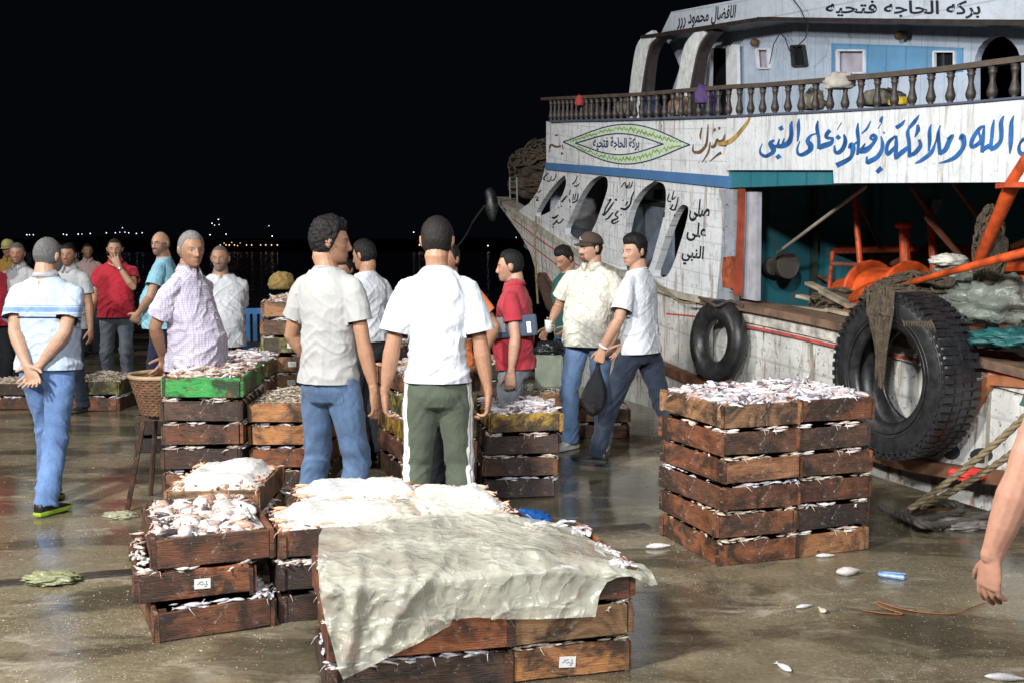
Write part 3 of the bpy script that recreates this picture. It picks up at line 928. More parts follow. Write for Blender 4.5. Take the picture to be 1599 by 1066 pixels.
    for s, f_ in ((1, footR), (-1, footL)):
        f_ = dict(f_ or {})
        an = V(f_.get('a', (s * 0.10, -0.02, 0.09)))
        kn, an = ik(hip[s], an, 0.44, 0.42, f_.get('hint', (s * 0.12, 1, 0)))
        feet[s] = (kn, an, f_)
        a_ = legs.get('ank', 0.060)
        tube(bm, [hip[s] + V((s * -0.005, -0.006, 0.0)), hip[s].lerp(kn, 0.3), hip[s].lerp(kn, 0.72), kn, kn.lerp(an, 0.4), kn.lerp(an, 0.9), an + V((0, 0, -0.03))],
             [0.088 * wl, 0.088 * wl, 0.074 * wl, 0.067 * wl, 0.066 * wl, a_ * wl, a_ * 1.02 * wl], n=16, up=(0, 1, 0), round_end=False)
    me = remesh(bm, max(vox, 0.0085), 4, 'trousers')
    sd = random.uniform(0, 90)
    def foldL(p):
        s = 1 if p.x > 0 else -1
        kn, an, _ = feet[s]
        a = noise.noise(V((p.x * 9 + sd, p.y * 9, p.z * 14)))
        kz = gs(p.z, kn.z, 0.10) + 0.9 * sm(0.28, 0.12, p.z) + 0.5 * gs(p.z, 0.80, 0.08)
        c = 1 - abs(noise.noise(V((p.x * 6 + sd, p.y * 7, p.z * 13 + abs(p.x) * 14 + p.y * 10)))) * 2.8
        return (0.008 * a + 0.010 * max(0, c) * (0.3 + kz)) * legs.get('wk', 1.0)
    wrinkle(me, foldL)
    if legs.get('seam'):
        def seam(p):
            s = 1 if p.x > 0 else -1; h0, kn, an = hip[s], feet[s][0], feet[s][1]
            ax = h0.lerp(kn, min(1, (h0.z - p.z) / (h0.z - kn.z))) if p.z > kn.z else kn.lerp(an, min(1, (kn.z - p.z) / (kn.z - an.z)))
            dy = p.y - ax.y + 0.040
            return dy if abs(p.x) > abs(ax.x) + 0.02 else math.copysign(1.0, dy)
        add_float(me, 'Seam', seam)
    me.polygons.foreach_set('use_smooth', [True] * len(me.polygons))
    me.materials.append(legs['m'])
    lo_ = link('trousers', me, root)
    if legs.get('pockets'):
        bm = bmesh.new()
        from mathutils.bvhtree import BVHTree
        tree = BVHTree.FromPolygons([v.co for v in me.vertices], [tuple(p.vertices) for p in me.polygons])
        for s in (-1, 1):
            cx_, zc = s * 0.078 * bw, 0.855
            for (u, v_) in ((-1, 1), (1, 1)): pass
            pp = [(-0.055, 0.05), (0.055, 0.05), (0.05, -0.045), (0, -0.07), (-0.05, -0.045), (-0.055, 0.05)]
            for a, b_ in zip(pp, pp[1:]):
                qq = []
                for t in range(5):
                    x_, z_ = cx_ + a[0] + (b_[0] - a[0]) * t / 4, zc + a[1] + (b_[1] - a[1]) * t / 4
                    hit = tree.ray_cast(V((x_, -0.4, z_)), V((0, 1, 0)))[0]
                    if hit: qq.append(hit)
                if len(qq) > 1: tube(bm, qq, 0.0020, 4)
        link('pocket_seams', mesh_of(bm, 'pocket_seams', legs['m'], True), lo_)
    # ---- shoes
    if shoes:
        for s in (-1, 1):
            kn, an, f_ = feet[s]
            yawf = R_(f_.get('yaw', -s * 8)); pitf = R_(f_.get('pitch', 0))
            F = Matrix.Translation(an) @ Matrix.Rotation(yawf, 4, 'Z') @ Matrix.Rotation(pitf, 4, 'X')
            bm = bmesh.new(); L = 1.0
            zf = -0.085
            rings = []
            for y, wd, zt, in ((-0.085, 0.022, -0.02), (-0.07, 0.034, 0.0), (-0.03, 0.037, 0.012), (0.02, 0.038, 0.002), (0.07, 0.042, -0.028), (0.12, 0.047, -0.042), (0.165, 0.043, -0.05), (0.192, 0.027, -0.058)):
                r = []
                for j in range(14):
                    a = 2 * PI * j / 14
                    cz, sz = math.cos(a), math.sin(a)
                    zz = (zt + zf + 0.018) / 2 + (zt - zf - 0.018) / 2 * (math.copysign(abs(sz) ** 0.6, sz))
                    r.append(F @ V((wd * math.copysign(abs(cz) ** 0.7, cz), y, zz)))
                rings.append(r)
            loft(bm, rings)
            sh_ = link('shoe', mesh_of(bm, 'shoe', shoes['m'], True), root)
            bm = bmesh.new()
            out = [(0.0, -0.092), (0.030, -0.082), (0.041, -0.03), (0.042, 0.04), (0.051, 0.12), (0.045, 0.17), (0.022, 0.200), (-0.012, 0.203), (-0.038, 0.178), (-0.048, 0.12), (-0.041, 0.04), (-0.040, -0.03), (-0.030, -0.082)]
            r = [[F @ V((x * q, y * q, z)) for x, y in out] for z, q in ((zf, 0.96), (zf + 0.012, 1.02), (zf + 0.026, 1.0))]
            loft(bm, r)
            link('sole', mesh_of(bm, 'sole', shoes['sole'], False), sh_)
    root['_U'] = 0
    del root['_U']
    return root, arms, Hm, U, body
# ------------------------------------------------------------------ the boat: everything stands on its plan curve
PLAN = [(5.3, 1.6), (4.42, 3.9), (3.80, 5.5), (3.20, 7.0), (2.57, 8.6), (1.955, 10.2), (1.42, 11.8), (0.90, 13.5), (0.456, 15.2), (0.09, 16.7), (-0.21, 18.1), (-0.42, 19.2)]
PL = [V((x, y, 0)) for x, y in spline(PLAN, 5)]
def plan_n(i):
    t = (PL[min(i + 1, len(PL) - 1)] - PL[max(i - 1, 0)]).normalized()
    return V((-t.y, t.x, 0)) if False else V((-abs(t.y), -abs(t.x) * 1.0, 0)).normalized()
PN = [plan_n(i) for i in range(len(PL))]       # outward, towards the quay
PS = [0.0]
for a, b in zip(PL, PL[1:]): PS.append(PS[-1] + (b - a).length)
_offc = {}
def W(px, py, off=0.0, full=False):
    key = round(off, 4)
    if key not in _offc: _offc[key] = [p + n * off for p, n in zip(PL, PN)]
    Q = _offc[key]
    d = ray(px, py)
    best = None
    for i in range(len(Q) - 1):
        a, b = Q[i], Q[i + 1]
        ca = a.x * d.y - a.y * d.x; cb = b.x * d.y - b.y * d.x
        if ca * cb <= 0 and ca != cb:
            t = ca / (ca - cb)
            p = a.lerp(b, t); T = p.y / d.y
            best = (V((p.x, p.y, EYE + d.z * T)), PN[i].lerp(PN[i + 1], t).normalized(), PS[i] + (PS[i + 1] - PS[i]) * t)
            break
    if best is None:
        i = 0 if d.x / d.y > Q[0].x / Q[0].y else len(Q) - 2
        if i == 0: i = 0
        a, b = Q[i], Q[i + 1]
        ca = a.x * d.y - a.y * d.x; cb = b.x * d.y - b.y * d.x
        t = ca / (ca - cb)
        t = max(-3, min(4, t))
        p = a + (b - a) * t; T = p.y / d.y
        best = (V((p.x, p.y, EYE + d.z * T)), PN[i], PS[i] + (PS[i + 1] - PS[i]) * t)
    return best if full else best[0]
def S_at(s, off=0.0):
    """plan point at arc length s"""
    for i in range(len(PS) - 1):
        if PS[i] <= s <= PS[i + 1]:
            t = (s - PS[i]) / (PS[i + 1] - PS[i])
            return PL[i].lerp(PL[i + 1], t) + PN[i].lerp(PN[i + 1], t) * off
    return PL[-1] + PN[-1] * off
from mathutils.geometry import tessellate_polygon
def wpoly(name, poly, off, thick, mat, parent, holes=(), step=22, taper=None):
    """closed panel: outline (photo pixels) laid on the boat's side curve at its own distance, given real thickness"""
    loops = [[V((x, y, 0)) for x, y in L] for L in [poly] + list(holes)]
    flat = [p for L in loops for p in L]
    bm = bmesh.new()
    vs = [bm.verts.new(p) for p in flat]
    for t in tessellate_polygon(loops):
        try: bm.faces.new([vs[i] for i in t])
        except ValueError: pass
    x0, x1 = min(p.x for p in flat), max(p.x for p in flat)
    x = math.floor(x0 / step) * step + step
    while x < x1:
        bmesh.ops.bisect_plane(bm, geom=bm.verts[:] + bm.edges[:] + bm.faces[:], plane_co=(x, 0, 0), plane_no=(1, 0, 0))
        x += step
    # outlines as loops after cutting
    bm.normal_update()
    for f in bm.faces:
        if f.normal.z < 0: f.normal_flip()
    fv = {}
    info = {}
    for v in list(bm.verts):
        p, n, s = W(v.co.x, v.co.y, off, True)
        info[v] = (p, n, s)
    faces = [[v for v in f.verts] for f in bm.faces]
    bedges = [(e.verts[0], e.verts[1], e.link_faces[0]) for e in bm.edges if len(e.link_faces) == 1]
    out = bmesh.new()
    uvl = out.loops.layers.uv.new('UVMap')
    uvs = {}
    F, B = {}, {}
    for v, (p, n, s) in info.items():
        a = out.verts.new(p); F[v] = a; uvs[a] = (s, p.z - sheer(s))
        q = out.verts.new(p - n * thick); B[v] = q; uvs[q] = (s, p.z - sheer(s))
    for f in faces:
        out.faces.new([F[v] for v in f]); out.faces.new([B[v] for v in reversed(f)])
    for a, b, f in bedges:
        try: out.faces.new((F[b], F[a], B[a], B[b]))
        except ValueError: pass
    bm.free()
    for f in out.faces:
        for l in f.loops: l[uvl].uv = uvs[l.vert]
    return obj(name, out, mat, parent)
def sheer(s):
    return 0.85 + 0.0075 * max(0, s - 4) ** 2 if True else 0
def wrib(bm, pts, off, thick=0.003, sub=5, uniform=True):
    """painted stroke or applied strip: centre line with width (x, y, w), photo pixels, on the side curve"""
    q = spline(pts, sub) if len(pts) > 2 else spline(pts, 3)
    L, R = [], []
    n = len(q)
    for i in range(n):
        a, b = q[max(i - 1, 0)], q[min(i + 1, n - 1)]
        dx, dy = b[0] - a[0], b[1] - a[1]
        l = math.hypot(dx, dy) or 1
        w = max(q[i][2], 0.3) / 2
        L.append((q[i][0] - dy / l * w, q[i][1] + dx / l * w)); R.append((q[i][0] + dy / l * w, q[i][1] - dx / l * w))
    rings = []
    for l, r in zip(L, R):
        pl, nl, _ = W(l[0], l[1], off, True); pr, nr, _ = W(r[0], r[1], off, True)
        rings.append([pl, pr, pr - nr * thick, pl - nl * thick])
    loft(bm, rings)
def strokes(name, data, mat, parent, org, k, off, wk=1.0):
    bm = bmesh.new()
    for i, st in enumerate(data):
        wrib(bm, [(org[0] + x / k, org[1] + y / k, max(w * wk / k, 1.1)) for x, y, w in st], off + 0.0004 * (i % 5), 0.003, 4)
    return obj(name, bm, mat, parent)
def textmesh(txt, bold=0.0):
    c = bpy.data.curves.new('lettering', 'FONT'); c.body = txt; c.offset = bold; c.resolution_u = 3
    o = bpy.data.objects.new('lettering', c); col.objects.link(o)
    dg = bpy.context.evaluated_depsgraph_get()
    me = bpy.data.meshes.new_from_object(o.evaluated_get(dg))
    bpy.data.objects.remove(o); bpy.data.curves.remove(c)
    return me
_AF = {  # isolated, final, initial, medial presentation forms
 'ا': (0xFE8D, 0xFE8E), 'ب': (0xFE8F, 0xFE90, 0xFE91, 0xFE92), 'ة': (0xFE93, 0xFE94), 'ت': (0xFE95, 0xFE96, 0xFE97, 0xFE98), 'ج': (0xFE9D, 0xFE9E, 0xFE9F, 0xFEA0),
 'ح': (0xFEA1, 0xFEA2, 0xFEA3, 0xFEA4), 'د': (0xFEA9, 0xFEAA), 'ر': (0xFEAD, 0xFEAE), 'ز': (0xFEAF, 0xFEB0), 'س': (0xFEB1, 0xFEB2, 0xFEB3, 0xFEB4), 'ص': (0xFEB9, 0xFEBA, 0xFEBB, 0xFEBC),
 'ض': (0xFEBD, 0xFEBE, 0xFEBF, 0xFEC0), 'ع': (0xFEC9, 0xFECA, 0xFECB, 0xFECC), 'ف': (0xFED1, 0xFED2, 0xFED3, 0xFED4), 'ق': (0xFED5, 0xFED6, 0xFED7, 0xFED8), 'ك': (0xFED9, 0xFEDA, 0xFEDB, 0xFEDC),
 'ل': (0xFEDD, 0xFEDE, 0xFEDF, 0xFEE0), 'م': (0xFEE1, 0xFEE2, 0xFEE3, 0xFEE4), 'ن': (0xFEE5, 0xFEE6, 0xFEE7, 0xFEE8), 'ه': (0xFEE9, 0xFEEA, 0xFEEB, 0xFEEC), 'و': (0xFEED, 0xFEEE), 'ي': (0xFEF1, 0xFEF2, 0xFEF3, 0xFEF4), 'ى': (0xFEEF, 0xFEF0)}
def arabic(s):
    out = ''
    for i, ch in enumerate(s):
        f = _AF.get(ch)
        if not f: out += ch; continue
        pj = i > 0 and s[i - 1] in _AF and len(_AF[s[i - 1]]) == 4
        nj = len(f) == 4 and i + 1 < len(s) and s[i + 1] in _AF
        out += chr(f[3] if pj and nj else f[1] if pj else f[2] if nj else f[0])
    return out[::-1]
def wtext(name, txt, quad, off, mat, parent, bold=0.012):
    """lettering stretched over a quad tl, tr, br, bl (photo pixels) and laid on the side curve"""
    me = textmesh(arabic(txt), bold)
    xs = [v.co.x for v in me.vertices]; ys = [v.co.y for v in me.vertices]
    x0, x1, y0, y1 = min(xs), max(xs), min(ys), max(ys)
    tl, tr, br, bl = [V((a, b)) for a, b in quad]
    for v in me.vertices:
        u = (v.co.x - x0) / (x1 - x0); w = (y1 - v.co.y) / (y1 - y0)
        p = tl.lerp(tr, u).lerp(bl.lerp(br, u), w)
        v.co = W(p.x, p.y, off)
    me.materials.clear(); me.materials.append(mat)
    return link(name, me, parent)

def hull_paint(name, c, lines=None, gap=0.12, dirt=0.5, rust=0.5, chip=0.3, rough=0.45):
    """painted planks; UV is metres along the side and metres up"""
    m, nt, b = new_mat(name)
    uv = N(nt, 'ShaderNodeUVMap', uv_map='UVMap')
    mp = N(nt, 'ShaderNodeMapping'); nt.links.new(uv.outputs[0], mp.inputs[0])
    v = mp.outputs[0]
    f = tex(nt, v, 2.6, 7, 0.65)
    base = ramp(nt, f, [(0.3, tuple(x * 0.80 for x in c)), (0.65, c)])
    d = ramp(nt, tex(nt, v, 7, 8, 0.75, 0.8), [(0.49, (0, 0, 0)), (0.68, (dirt,) * 3)])
    base = mix(nt, d, base, tuple(x * 0.45 + 0.03 for x in c))
    mp2 = N(nt, 'ShaderNodeMapping'); mp2.inputs['Scale'].default_value = (7, 0.8, 1); nt.links.new(uv.outputs[0], mp2.inputs[0])
    r = ramp(nt, tex(nt, mp2.outputs[0], 2.0, 7, 0.7, 0.3), [(0.53, (0, 0, 0)), (0.66, (rust,) * 3)])
    base = mix(nt, r, base, (0.17, 0.09, 0.04))
    ch = ramp(nt, tex(nt, v, 15, 6, 0.75), [(0.59, (0, 0, 0)), (0.625, (chip,) * 3)])
    base = mix(nt, ch, base, (0.045, 0.035, 0.03))
    h = tex(nt, v, 30, 5)
    if lines:
        sx = N(nt, 'ShaderNodeSeparateXYZ'); nt.links.new(v, sx.inputs[0])
        k = N(nt, 'ShaderNodeMath', operation='MULTIPLY'); k.inputs[1].default_value = 1 / gap
        fr = N(nt, 'ShaderNodeMath', operation='FRACT')
        nt.links.new(sx.outputs[0 if lines == 'v' else 1], k.inputs[0]); nt.links.new(k.outputs[0], fr.inputs[0])
        ln = ramp(nt, fr.outputs[0], [(0.0, (1, 1, 1)), (0.05, (1, 1, 1)), (0.09, (0, 0, 0))])
        fade = ramp(nt, tex(nt, v, 3, 3), [(0.3, (0.25, 0.25, 0.25)), (0.7, (0.8, 0.8, 0.8))])
        base = mix(nt, mix(nt, 1.0, ln, fade, 'MULTIPLY'), base, tuple(x * 0.48 for x in c))
    nt.links.new(base, b.inputs['Base Color'])
    b.inputs['Roughness'].default_value = rough
    bump(nt, h, b, 0.35, 0.006)
    return m
H_AFT = hull_paint('white_boards', (0.62, 0.645, 0.66), 'v', 0.10, 0.35, 0.5, 0.25)
H_FORE = hull_paint('white_planks', (0.66, 0.68, 0.70), 'h', 0.15, 0.55, 0.8, 0.6)
H_HULL = hull_paint('hull_white', (0.60, 0.60, 0.57), 'h', 0.34, 0.8, 1.0, 0.9)
H_HOUSE = hull_paint('house_pale_blue', (0.46, 0.54, 0.66), 'v', 0.16, 0.3, 0.2, 0.12)
H_BLUE = hull_paint('band_blue', (0.065, 0.165, 0.35), None, 0.1, 0.3, 0.2, 0.25)
H_PBLUE = hull_paint('panel_blue', (0.13, 0.30, 0.50), 'v', 0.3, 0.2, 0.1, 0.05)
H_TEAL = hull_paint('teal_paint', (0.02, 0.15, 0.19), 'v', 0.4, 0.4, 0.2, 0.2)
H_TEAL2 = hull_paint('teal_bay_wall', (0.022, 0.165, 0.205), 'v', 0.4, 0.7, 0.4, 0.5)
H_GREY = hull_paint('worn_grey', (0.30, 0.32, 0.36), 'v', 0.2, 0.8, 0.5, 0.8)
H_WALE = hull_paint('worn_red_brown', (0.27, 0.095, 0.045), 'h', 0.5, 0.8, 0.2, 0.8, 0.6)
H_CAPW = hull_paint('worn_timber', (0.17, 0.13, 0.10), 'h', 0.07, 0.8, 0.5, 0.8, 0.7)
H_CAPP = hull_paint('chipped_white_timber', (0.50, 0.48, 0.44), 'h', 0.09, 1.0, 0.7, 1.0, 0.7)
M_ORG = simple('orange_paint', (0.50, 0.070, 0.014), 0.45, 0.65, 7, 0.5)
M_RUST = simple('rusty_iron', (0.16, 0.06, 0.03), 0.75, 0.5, 9, 0.6)
M_BAL = simple('dark_turned_wood', (0.030, 0.022, 0.019), 0.5, 0.5, 12, 0.4)
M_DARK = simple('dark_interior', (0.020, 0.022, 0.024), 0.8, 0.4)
M_PANE = simple('window_pane', (0.015, 0.017, 0.02), 0.08, 0.1, bs=0)
M_CURT = simple('grey_curtain', (0.36, 0.34, 0.40), 0.8, 0.2)
M_WTRIM = simple('white_trim', (0.62, 0.64, 0.66), 0.5, 0.15)
T_BLUE = simple('blue_lettering', (0.018, 0.095, 0.28), 0.45, 0.55, 9, 0)
T_BLK = simple('black_lettering', (0.014, 0.018, 0.026), 0.45, 0.3, 9, 0)
T_NAVY = simple('navy_lettering', (0.02, 0.035, 0.10), 0.45, 0.3, 9, 0)
T_BROWN = simple('brown_lettering', (0.13, 0.075, 0.045), 0.5, 0.4, 9, 0)
T_GOLD = simple('gold_brush', (0.36, 0.23, 0.07), 0.5, 0.5, 14, 0)
T_GREEN = simple('green_leaf_paint', (0.16, 0.30, 0.06), 0.5, 0.4, 14, 0)
T_MINT = simple('pale_green_ground', (0.50, 0.58, 0.46), 0.5, 0.12, 9, 0)
T_RED = simple('red_line', (0.45, 0.08, 0.07), 0.5, 0.4, 14, 0)

boat = empty('fishing_boat', tuple(S_at(8.0, -2.4) - V((0, 0, 1.0))))
tag(boat, 'large white wooden fishing boat with blue Arabic lettering moored beside the quay', 'boat')
BI = boat.location.copy()
class _B:            # parts are authored in world space; parenting keeps them in place
    pass
def bp(o):
    o.matrix_parent_inverse = Matrix.Translation(-BI)
    return o
def part(name, poly, off, thick, mat, parent=None, **k):
    o = wpoly(name, poly, off, thick, mat, boat, **k)
    bp(o)
    if parent is not None: o.parent = parent; o.matrix_parent_inverse = Matrix.Identity(4)
    if parent is not None: o.matrix_parent_inverse = parent.matrix_basis.inverted()
    return o
def sub(o, parent):
    o.parent = parent; o.matrix_parent_inverse = Matrix.Identity(4)
    return o

def interp(tbl, x):
    if x <= tbl[0][0]:
        (a, b), (c, d) = tbl[0], tbl[1]
        return b + (d - b) * (x - a) / (c - a)
    for (a, b), (c, d) in zip(tbl, tbl[1:]):
        if x <= c: return b + (d - b) * (x - a) / (c - a)
    (a, b), (c, d) = tbl[-2], tbl[-1]
    return d + (d - b) * (x - c) / (c - a)
PT = [(853, 190), (1135, 182), (1200, 178.5), (1320, 172.5), (1470, 163), (1599, 152), (1720, 141)]
RL = [(848, 155), (997, 148), (1142, 136), (1200, 133), (1295, 125.5), (1390, 117), (1472, 109), (1594, 93), (1720, 75)]
GW = [(772, 312), (805, 333), (885, 387), (960, 424), (1040, 456), (1100, 470), (1175, 482), (1320, 512), (1520, 562), (1599, 582), (1720, 612)]
WL = [(838, 428), (862, 466), (900, 505), (960, 540), (1045, 580), (1180, 635), (1300, 684), (1380, 716), (1460, 733), (1599, 752), (1720, 766)]
XR = 1720
def line(tbl, x0, x1, st=30, dy=0):
    xs = [x0] + [x for x in [t[0] for t in tbl] if x0 < x < x1] + [x1]
    xs = sorted(set(xs))
    return [(x, interp(tbl, x) + dy) for x in xs]
# hull: upper strake, wale, lower planking
stem = [(772, 316), (792, 338), (812, 366), (828, 395), (838, 428)]
part('hull', line(GW, 772, XR) + list(reversed(line(WL, 838, XR))) + list(reversed(stem[1:-1])), 0.0, 0.12, H_HULL)
part('lower_hull', line(WL, 846, XR, dy=4) + [(XR, 960), (1400, 960), (1045, 800), (900, 690), (884, 640), (872, 560), (858, 480)], -0.10, 0.2, H_HULL)
bm = bmesh.new(); wrib(bm, [(x, y, 9 + (x - 838) * 0.016) for x, y in line(WL, 838, XR)], 0.10, 0.22, 3)
wale = bp(obj('wale', bm, M_RUST if False else simple('wale_brown', (0.17, 0.075, 0.04), 0.7, 0.7, 3.5, 0.6), boat))
bm = bmesh.new(); wrib(bm, [(x, y + 1, 8 + (x - 772) * 0.008) for x, y in line(GW, 1096, XR)], 0.09, 0.34, 3)
bp(obj('gunwale', bm, simple('gunwale_wood', (0.16, 0.095, 0.06), 0.75, 0.6, 6, 0.7), boat))
bm = bmesh.new(); wrib(bm, [(x, y, 6 + (x - 772) * 0.012) for x, y in line(GW, 770, 1100)], 0.07, 0.26, 3)
bp(obj('bow_rail', bm, simple('bow_rail_wood', (0.36, 0.33, 0.27), 0.75, 0.55, 6, 0.7), boat))
bm = bmesh.new(); wrib(bm, [(x, y + 15 + (x - 1150) * 0.012, 15 + (x - 1150) * 0.02) for x, y in line(GW, 1150, XR)], 0.03, 0.05, 3)
bp(obj('rubbing_strake', bm, simple('strake_paint', (0.52, 0.49, 0.44), 0.6, 0.6, 12, 0.8, 0.012), boat))
bm = bmesh.new()
wrib(bm, [(1040, 490, 2.5), (1100, 496, 2.5), (1160, 506, 3.5)], 0.004); wrib(bm, [(1156, 508, 4), (1230, 523, 4.5), (1318, 543, 5), (1440, 562, 5), (1520, 574, 5), (1640, 602, 5)], 0.036)
wrib(bm, [(800, 342, 1.5), (885, 404, 2), (960, 444, 2)], 0.004); wrib(bm, [(815, 372, 1.3), (885, 425, 1.6), (960, 470, 2)], 0.0045)
bp(obj('red_trim_line', bm, T_RED, boat))
bm = bmesh.new()
for a, b_, w in (((1265, 533), (1272, 676), 3), ((1115, 500), (1113, 600), 2.5), ((1545, 585), (1538, 740), 3), ((878, 390), (880, 480), 2.0)):
    wrib(bm, [(a[0], a[1], w), ((a[0] + b_[0]) / 2, (a[1] + b_[1]) / 2, w), (b_[0], b_[1], w)], 0.018, 0.02, 3)
bp(obj('hull_cover_strip', bm, simple('seam_wood', (0.25, 0.24, 0.20), 0.8, 0.4), boat))
bm = bmesh.new()
wrib(bm, [(1478, 694, 15), (1512, 640, 15), (1545, 588, 16)], 0.05, 0.06, 3); wrib(bm, [(1538, 592, 15), (1599, 597, 16), (1700, 604, 18)], 0.052, 0.06, 3)
bp(obj('brace', bm, simple('brace_orange', (0.34, 0.12, 0.05), 0.6, 0.5, 6, 0.6), boat))
for cx_, w_ in ((1486, 13), (1532, 18), (1590, 20)):
    part('scupper', [(cx_ + w_ * math.cos(a), 705 + 12 * math.sin(a) + (cx_ - 1486) * 0.12) for a in [2 * PI * j / 14 for j in range(14)]], 0.004, 0.01, M_DARK)

# fore bulwark wall with its raked arches
H1 = [(882, 274), (874, 280), (860, 296), (847, 315), (836, 338), (858, 331), (872, 315), (878.5, 304), (884, 287)]
H2 = [(936, 275), (922, 284), (906, 307), (892, 337), (882, 364), (900, 376), (916, 372), (929, 352), (938, 328), (948, 298), (949, 284), (946, 277)]
H3 = [(1022, 283), (1001, 299), (984, 328), (974, 372), (969, 408), (973, 424), (1004, 427), (1015, 415), (1025, 381), (1037, 335), (1040, 305), (1036, 288)]
H4 = [(1065, 320), (1055, 332), (1043, 360), (1030, 399), (1021, 430), (1040, 432), (1052, 411), (1061, 384), (1070, 354), (1075, 331), (1073, 322)]
wall = part('bow_bulwark', [(851, 262), (1000, 276), (1137, 290), (1140, 310), (1132, 400), (1122, 474), (1100, 470), (1040, 456), (960, 424), (885, 387), (805, 333), (826, 318), (839, 300), (846, 282)], 0.03, 0.075, H_FORE, holes=[[tuple(q) for q in spline(H + [H[0]], 3)[:-1]] for H in (H1, H2, H3, H4)])
part('upper_bulwark', line(PT, 853, 1135) + [(1135, 276), (1000, 266), (853, 254)], 0.05, 0.10, H_FORE)
part('blue_band', [(852, 254), (1000, 265), (1137, 275.5), (1137, 294), (1000, 279), (851, 265)], 0.058, 0.11, H_BLUE)
aft = part('side_panel', line(PT, 1135, XR) + [(XR, 284), (1302, 286.5), (1301, 266), (1135, 266)], 0.07, 0.08, H_AFT)
part('teal_beam', [(1130, 268), (1300, 267), (1300, 288), (1130, 294)], 0.03, 0.2, H_TEAL)
bm = bmesh.new(); wrib(bm, [(x, y, 3.2) for x, y in line(PT, 857, XR)], 0.09, 0.16, 3)
bp(obj('deck_edge', bm, simple('edge_blue_grey', (0.06, 0.075, 0.12), 0.6), boat))
# worn end post beside the open bay
part('end_post', [(1122, 296), (1146, 296), (1147, 380), (1138, 470), (1118, 470), (1126, 400), (1130, 330)], 0.045, 0.2, H_GREY)
part('bay_doorway_frame', [(1160, 300), (1182, 300), (1180, 470), (1157, 466)], -0.03, 0.05, simple('frame_grey', (0.33, 0.33, 0.37), 0.6))
bm = bmesh.new(); wrib(bm, [(1154, 295, 4.5), (1153, 350, 4.5), (1151, 400, 5), (1148, 462, 7)], 0.055, 0.05, 3)
bp(obj('orange_door_post', bm, simple('post_orange', (0.26, 0.045, 0.018), 0.6, 0.6, 5), boat))
part('orange_stain_board', [(1129, 402), (1146, 400), (1147, 420), (1152, 440), (1146, 452), (1128, 448), (1127, 425)], 0.052, 0.01, simple('stain_orange', (0.30, 0.07, 0.028), 0.6, 0.7, 12))
part('inner_cabin_panel', [(972, 282), (1006, 286), (1010, 430), (962, 420)], -0.85, 0.03, simple('panel_slate', (0.10, 0.13, 0.16), 0.6, 0.3))
part('inner_cabin_panel', [(1006, 286), (1050, 292), (1050, 430), (1010, 430)], -0.83, 0.03, simple('panel_blue_grey', (0.26, 0.30, 0.38), 0.6, 0.3))
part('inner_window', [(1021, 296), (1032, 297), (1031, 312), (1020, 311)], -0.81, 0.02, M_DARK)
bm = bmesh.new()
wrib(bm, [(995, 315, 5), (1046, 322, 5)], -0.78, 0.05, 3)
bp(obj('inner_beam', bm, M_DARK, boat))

# decks, bay walls and the far side of the boat
def slab(name, zfun, s0, s1, off0, off1, th, mat, n=24):
    bm = bmesh.new(); rings = []
    for i in range(n + 1):
        s = s0 + (s1 - s0) * i / n
        a, b2 = S_at(s, off0), S_at(s, off1)
        z = zfun(s)
        rings.append([V((a.x, a.y, z)), V((b2.x, b2.y, z)), V((b2.x, b2.y, z - th)), V((a.x, a.y, z - th))])
    loft(bm, rings)
    return bp(obj(name, bm, mat, boat))
def ztab(tbl, x0, x1, off=0.0):
    out = []
    for i in range(25):
        x = x0 + (x1 - x0) * i / 24
        p, n_, s = W(x, interp(tbl, x), off, True)
        out.append((s, p.z))
    return sorted(out)
ZP, ZG = ztab(PT, 853, XR), ztab(GW, 780, XR)
zp = lambda s: interp(ZP, s); zg = lambda s: interp(ZG, s)
sA = W(1135, 200, 0, True)[2]; sF = W(853, 200, 0, True)[2]; sR = W(XR, 200, 0, True)[2]; sB = W(790, 330, 0, True)[2]
M_DECK = simple('deck_planks', (0.10, 0.085, 0.07), 0.7, 0.4, 4, 0.4, stretch=(1, 0.2, 1))
slab('upper_deck', lambda s: zp(s) - 0.06, sR, sF, -0.06, -4.4, 0.09, simple('deck_underside', (0.05, 0.055, 0.06), 0.8))
slab('main_deck', lambda s: zg(s) - 0.42, sR, sF + 1.6, -0.10, -4.4, 0.06, M_DECK)
def inner_wall(name, s0, s1, off, z0, z1, mat):
    bm = bmesh.new(); rings = []
    uvl = bm.loops.layers.uv.new('UVMap')
    for i in range(13):
        s = s0 + (s1 - s0) * i / 12; a, b2 = S_at(s, off), S_at(s, off - 0.06)
        rings.append([V((a.x, a.y, z0(s))), V((a.x, a.y, z1(s))), V((b2.x, b2.y, z1(s))), V((b2.x, b2.y, z0(s)))])
    loft(bm, rings)
    for f in bm.faces:
        for l in f.loops: l[uvl].uv = (l.vert.co.xy.length, l.vert.co.z)
    return bp(obj(name, bm, mat, boat))
def cross_wall(name, s, o0, o1, z0, z1, mat):
    a, b2 = S_at(s, o0), S_at(s, o1); t = (S_at(s + 0.05, o0) - a).normalized() * 0.05
    bm = bmesh.new(); uvl = bm.loops.layers.uv.new('UVMap')
    loft(bm, [[V((p.x, p.y, z0)), V((p.x, p.y, z1)), V((p.x + t.x, p.y + t.y, z1)), V((p.x + t.x, p.y + t.y, z0))] for p in (a, b2)])
    for f in bm.faces:
        for l in f.loops: l[uvl].uv = (l.vert.co.xy.length, l.vert.co.z)
    return bp(obj(name, bm, mat, boat))
s1350 = W(1350, 300, -1.9, True)[2]
inner_wall('teal_cabin_side', s1350 + 0.35, sA + 0.4, -1.9, lambda s: zg(s) - 0.42, lambda s: zp(s) - 0.15, H_TEAL2)
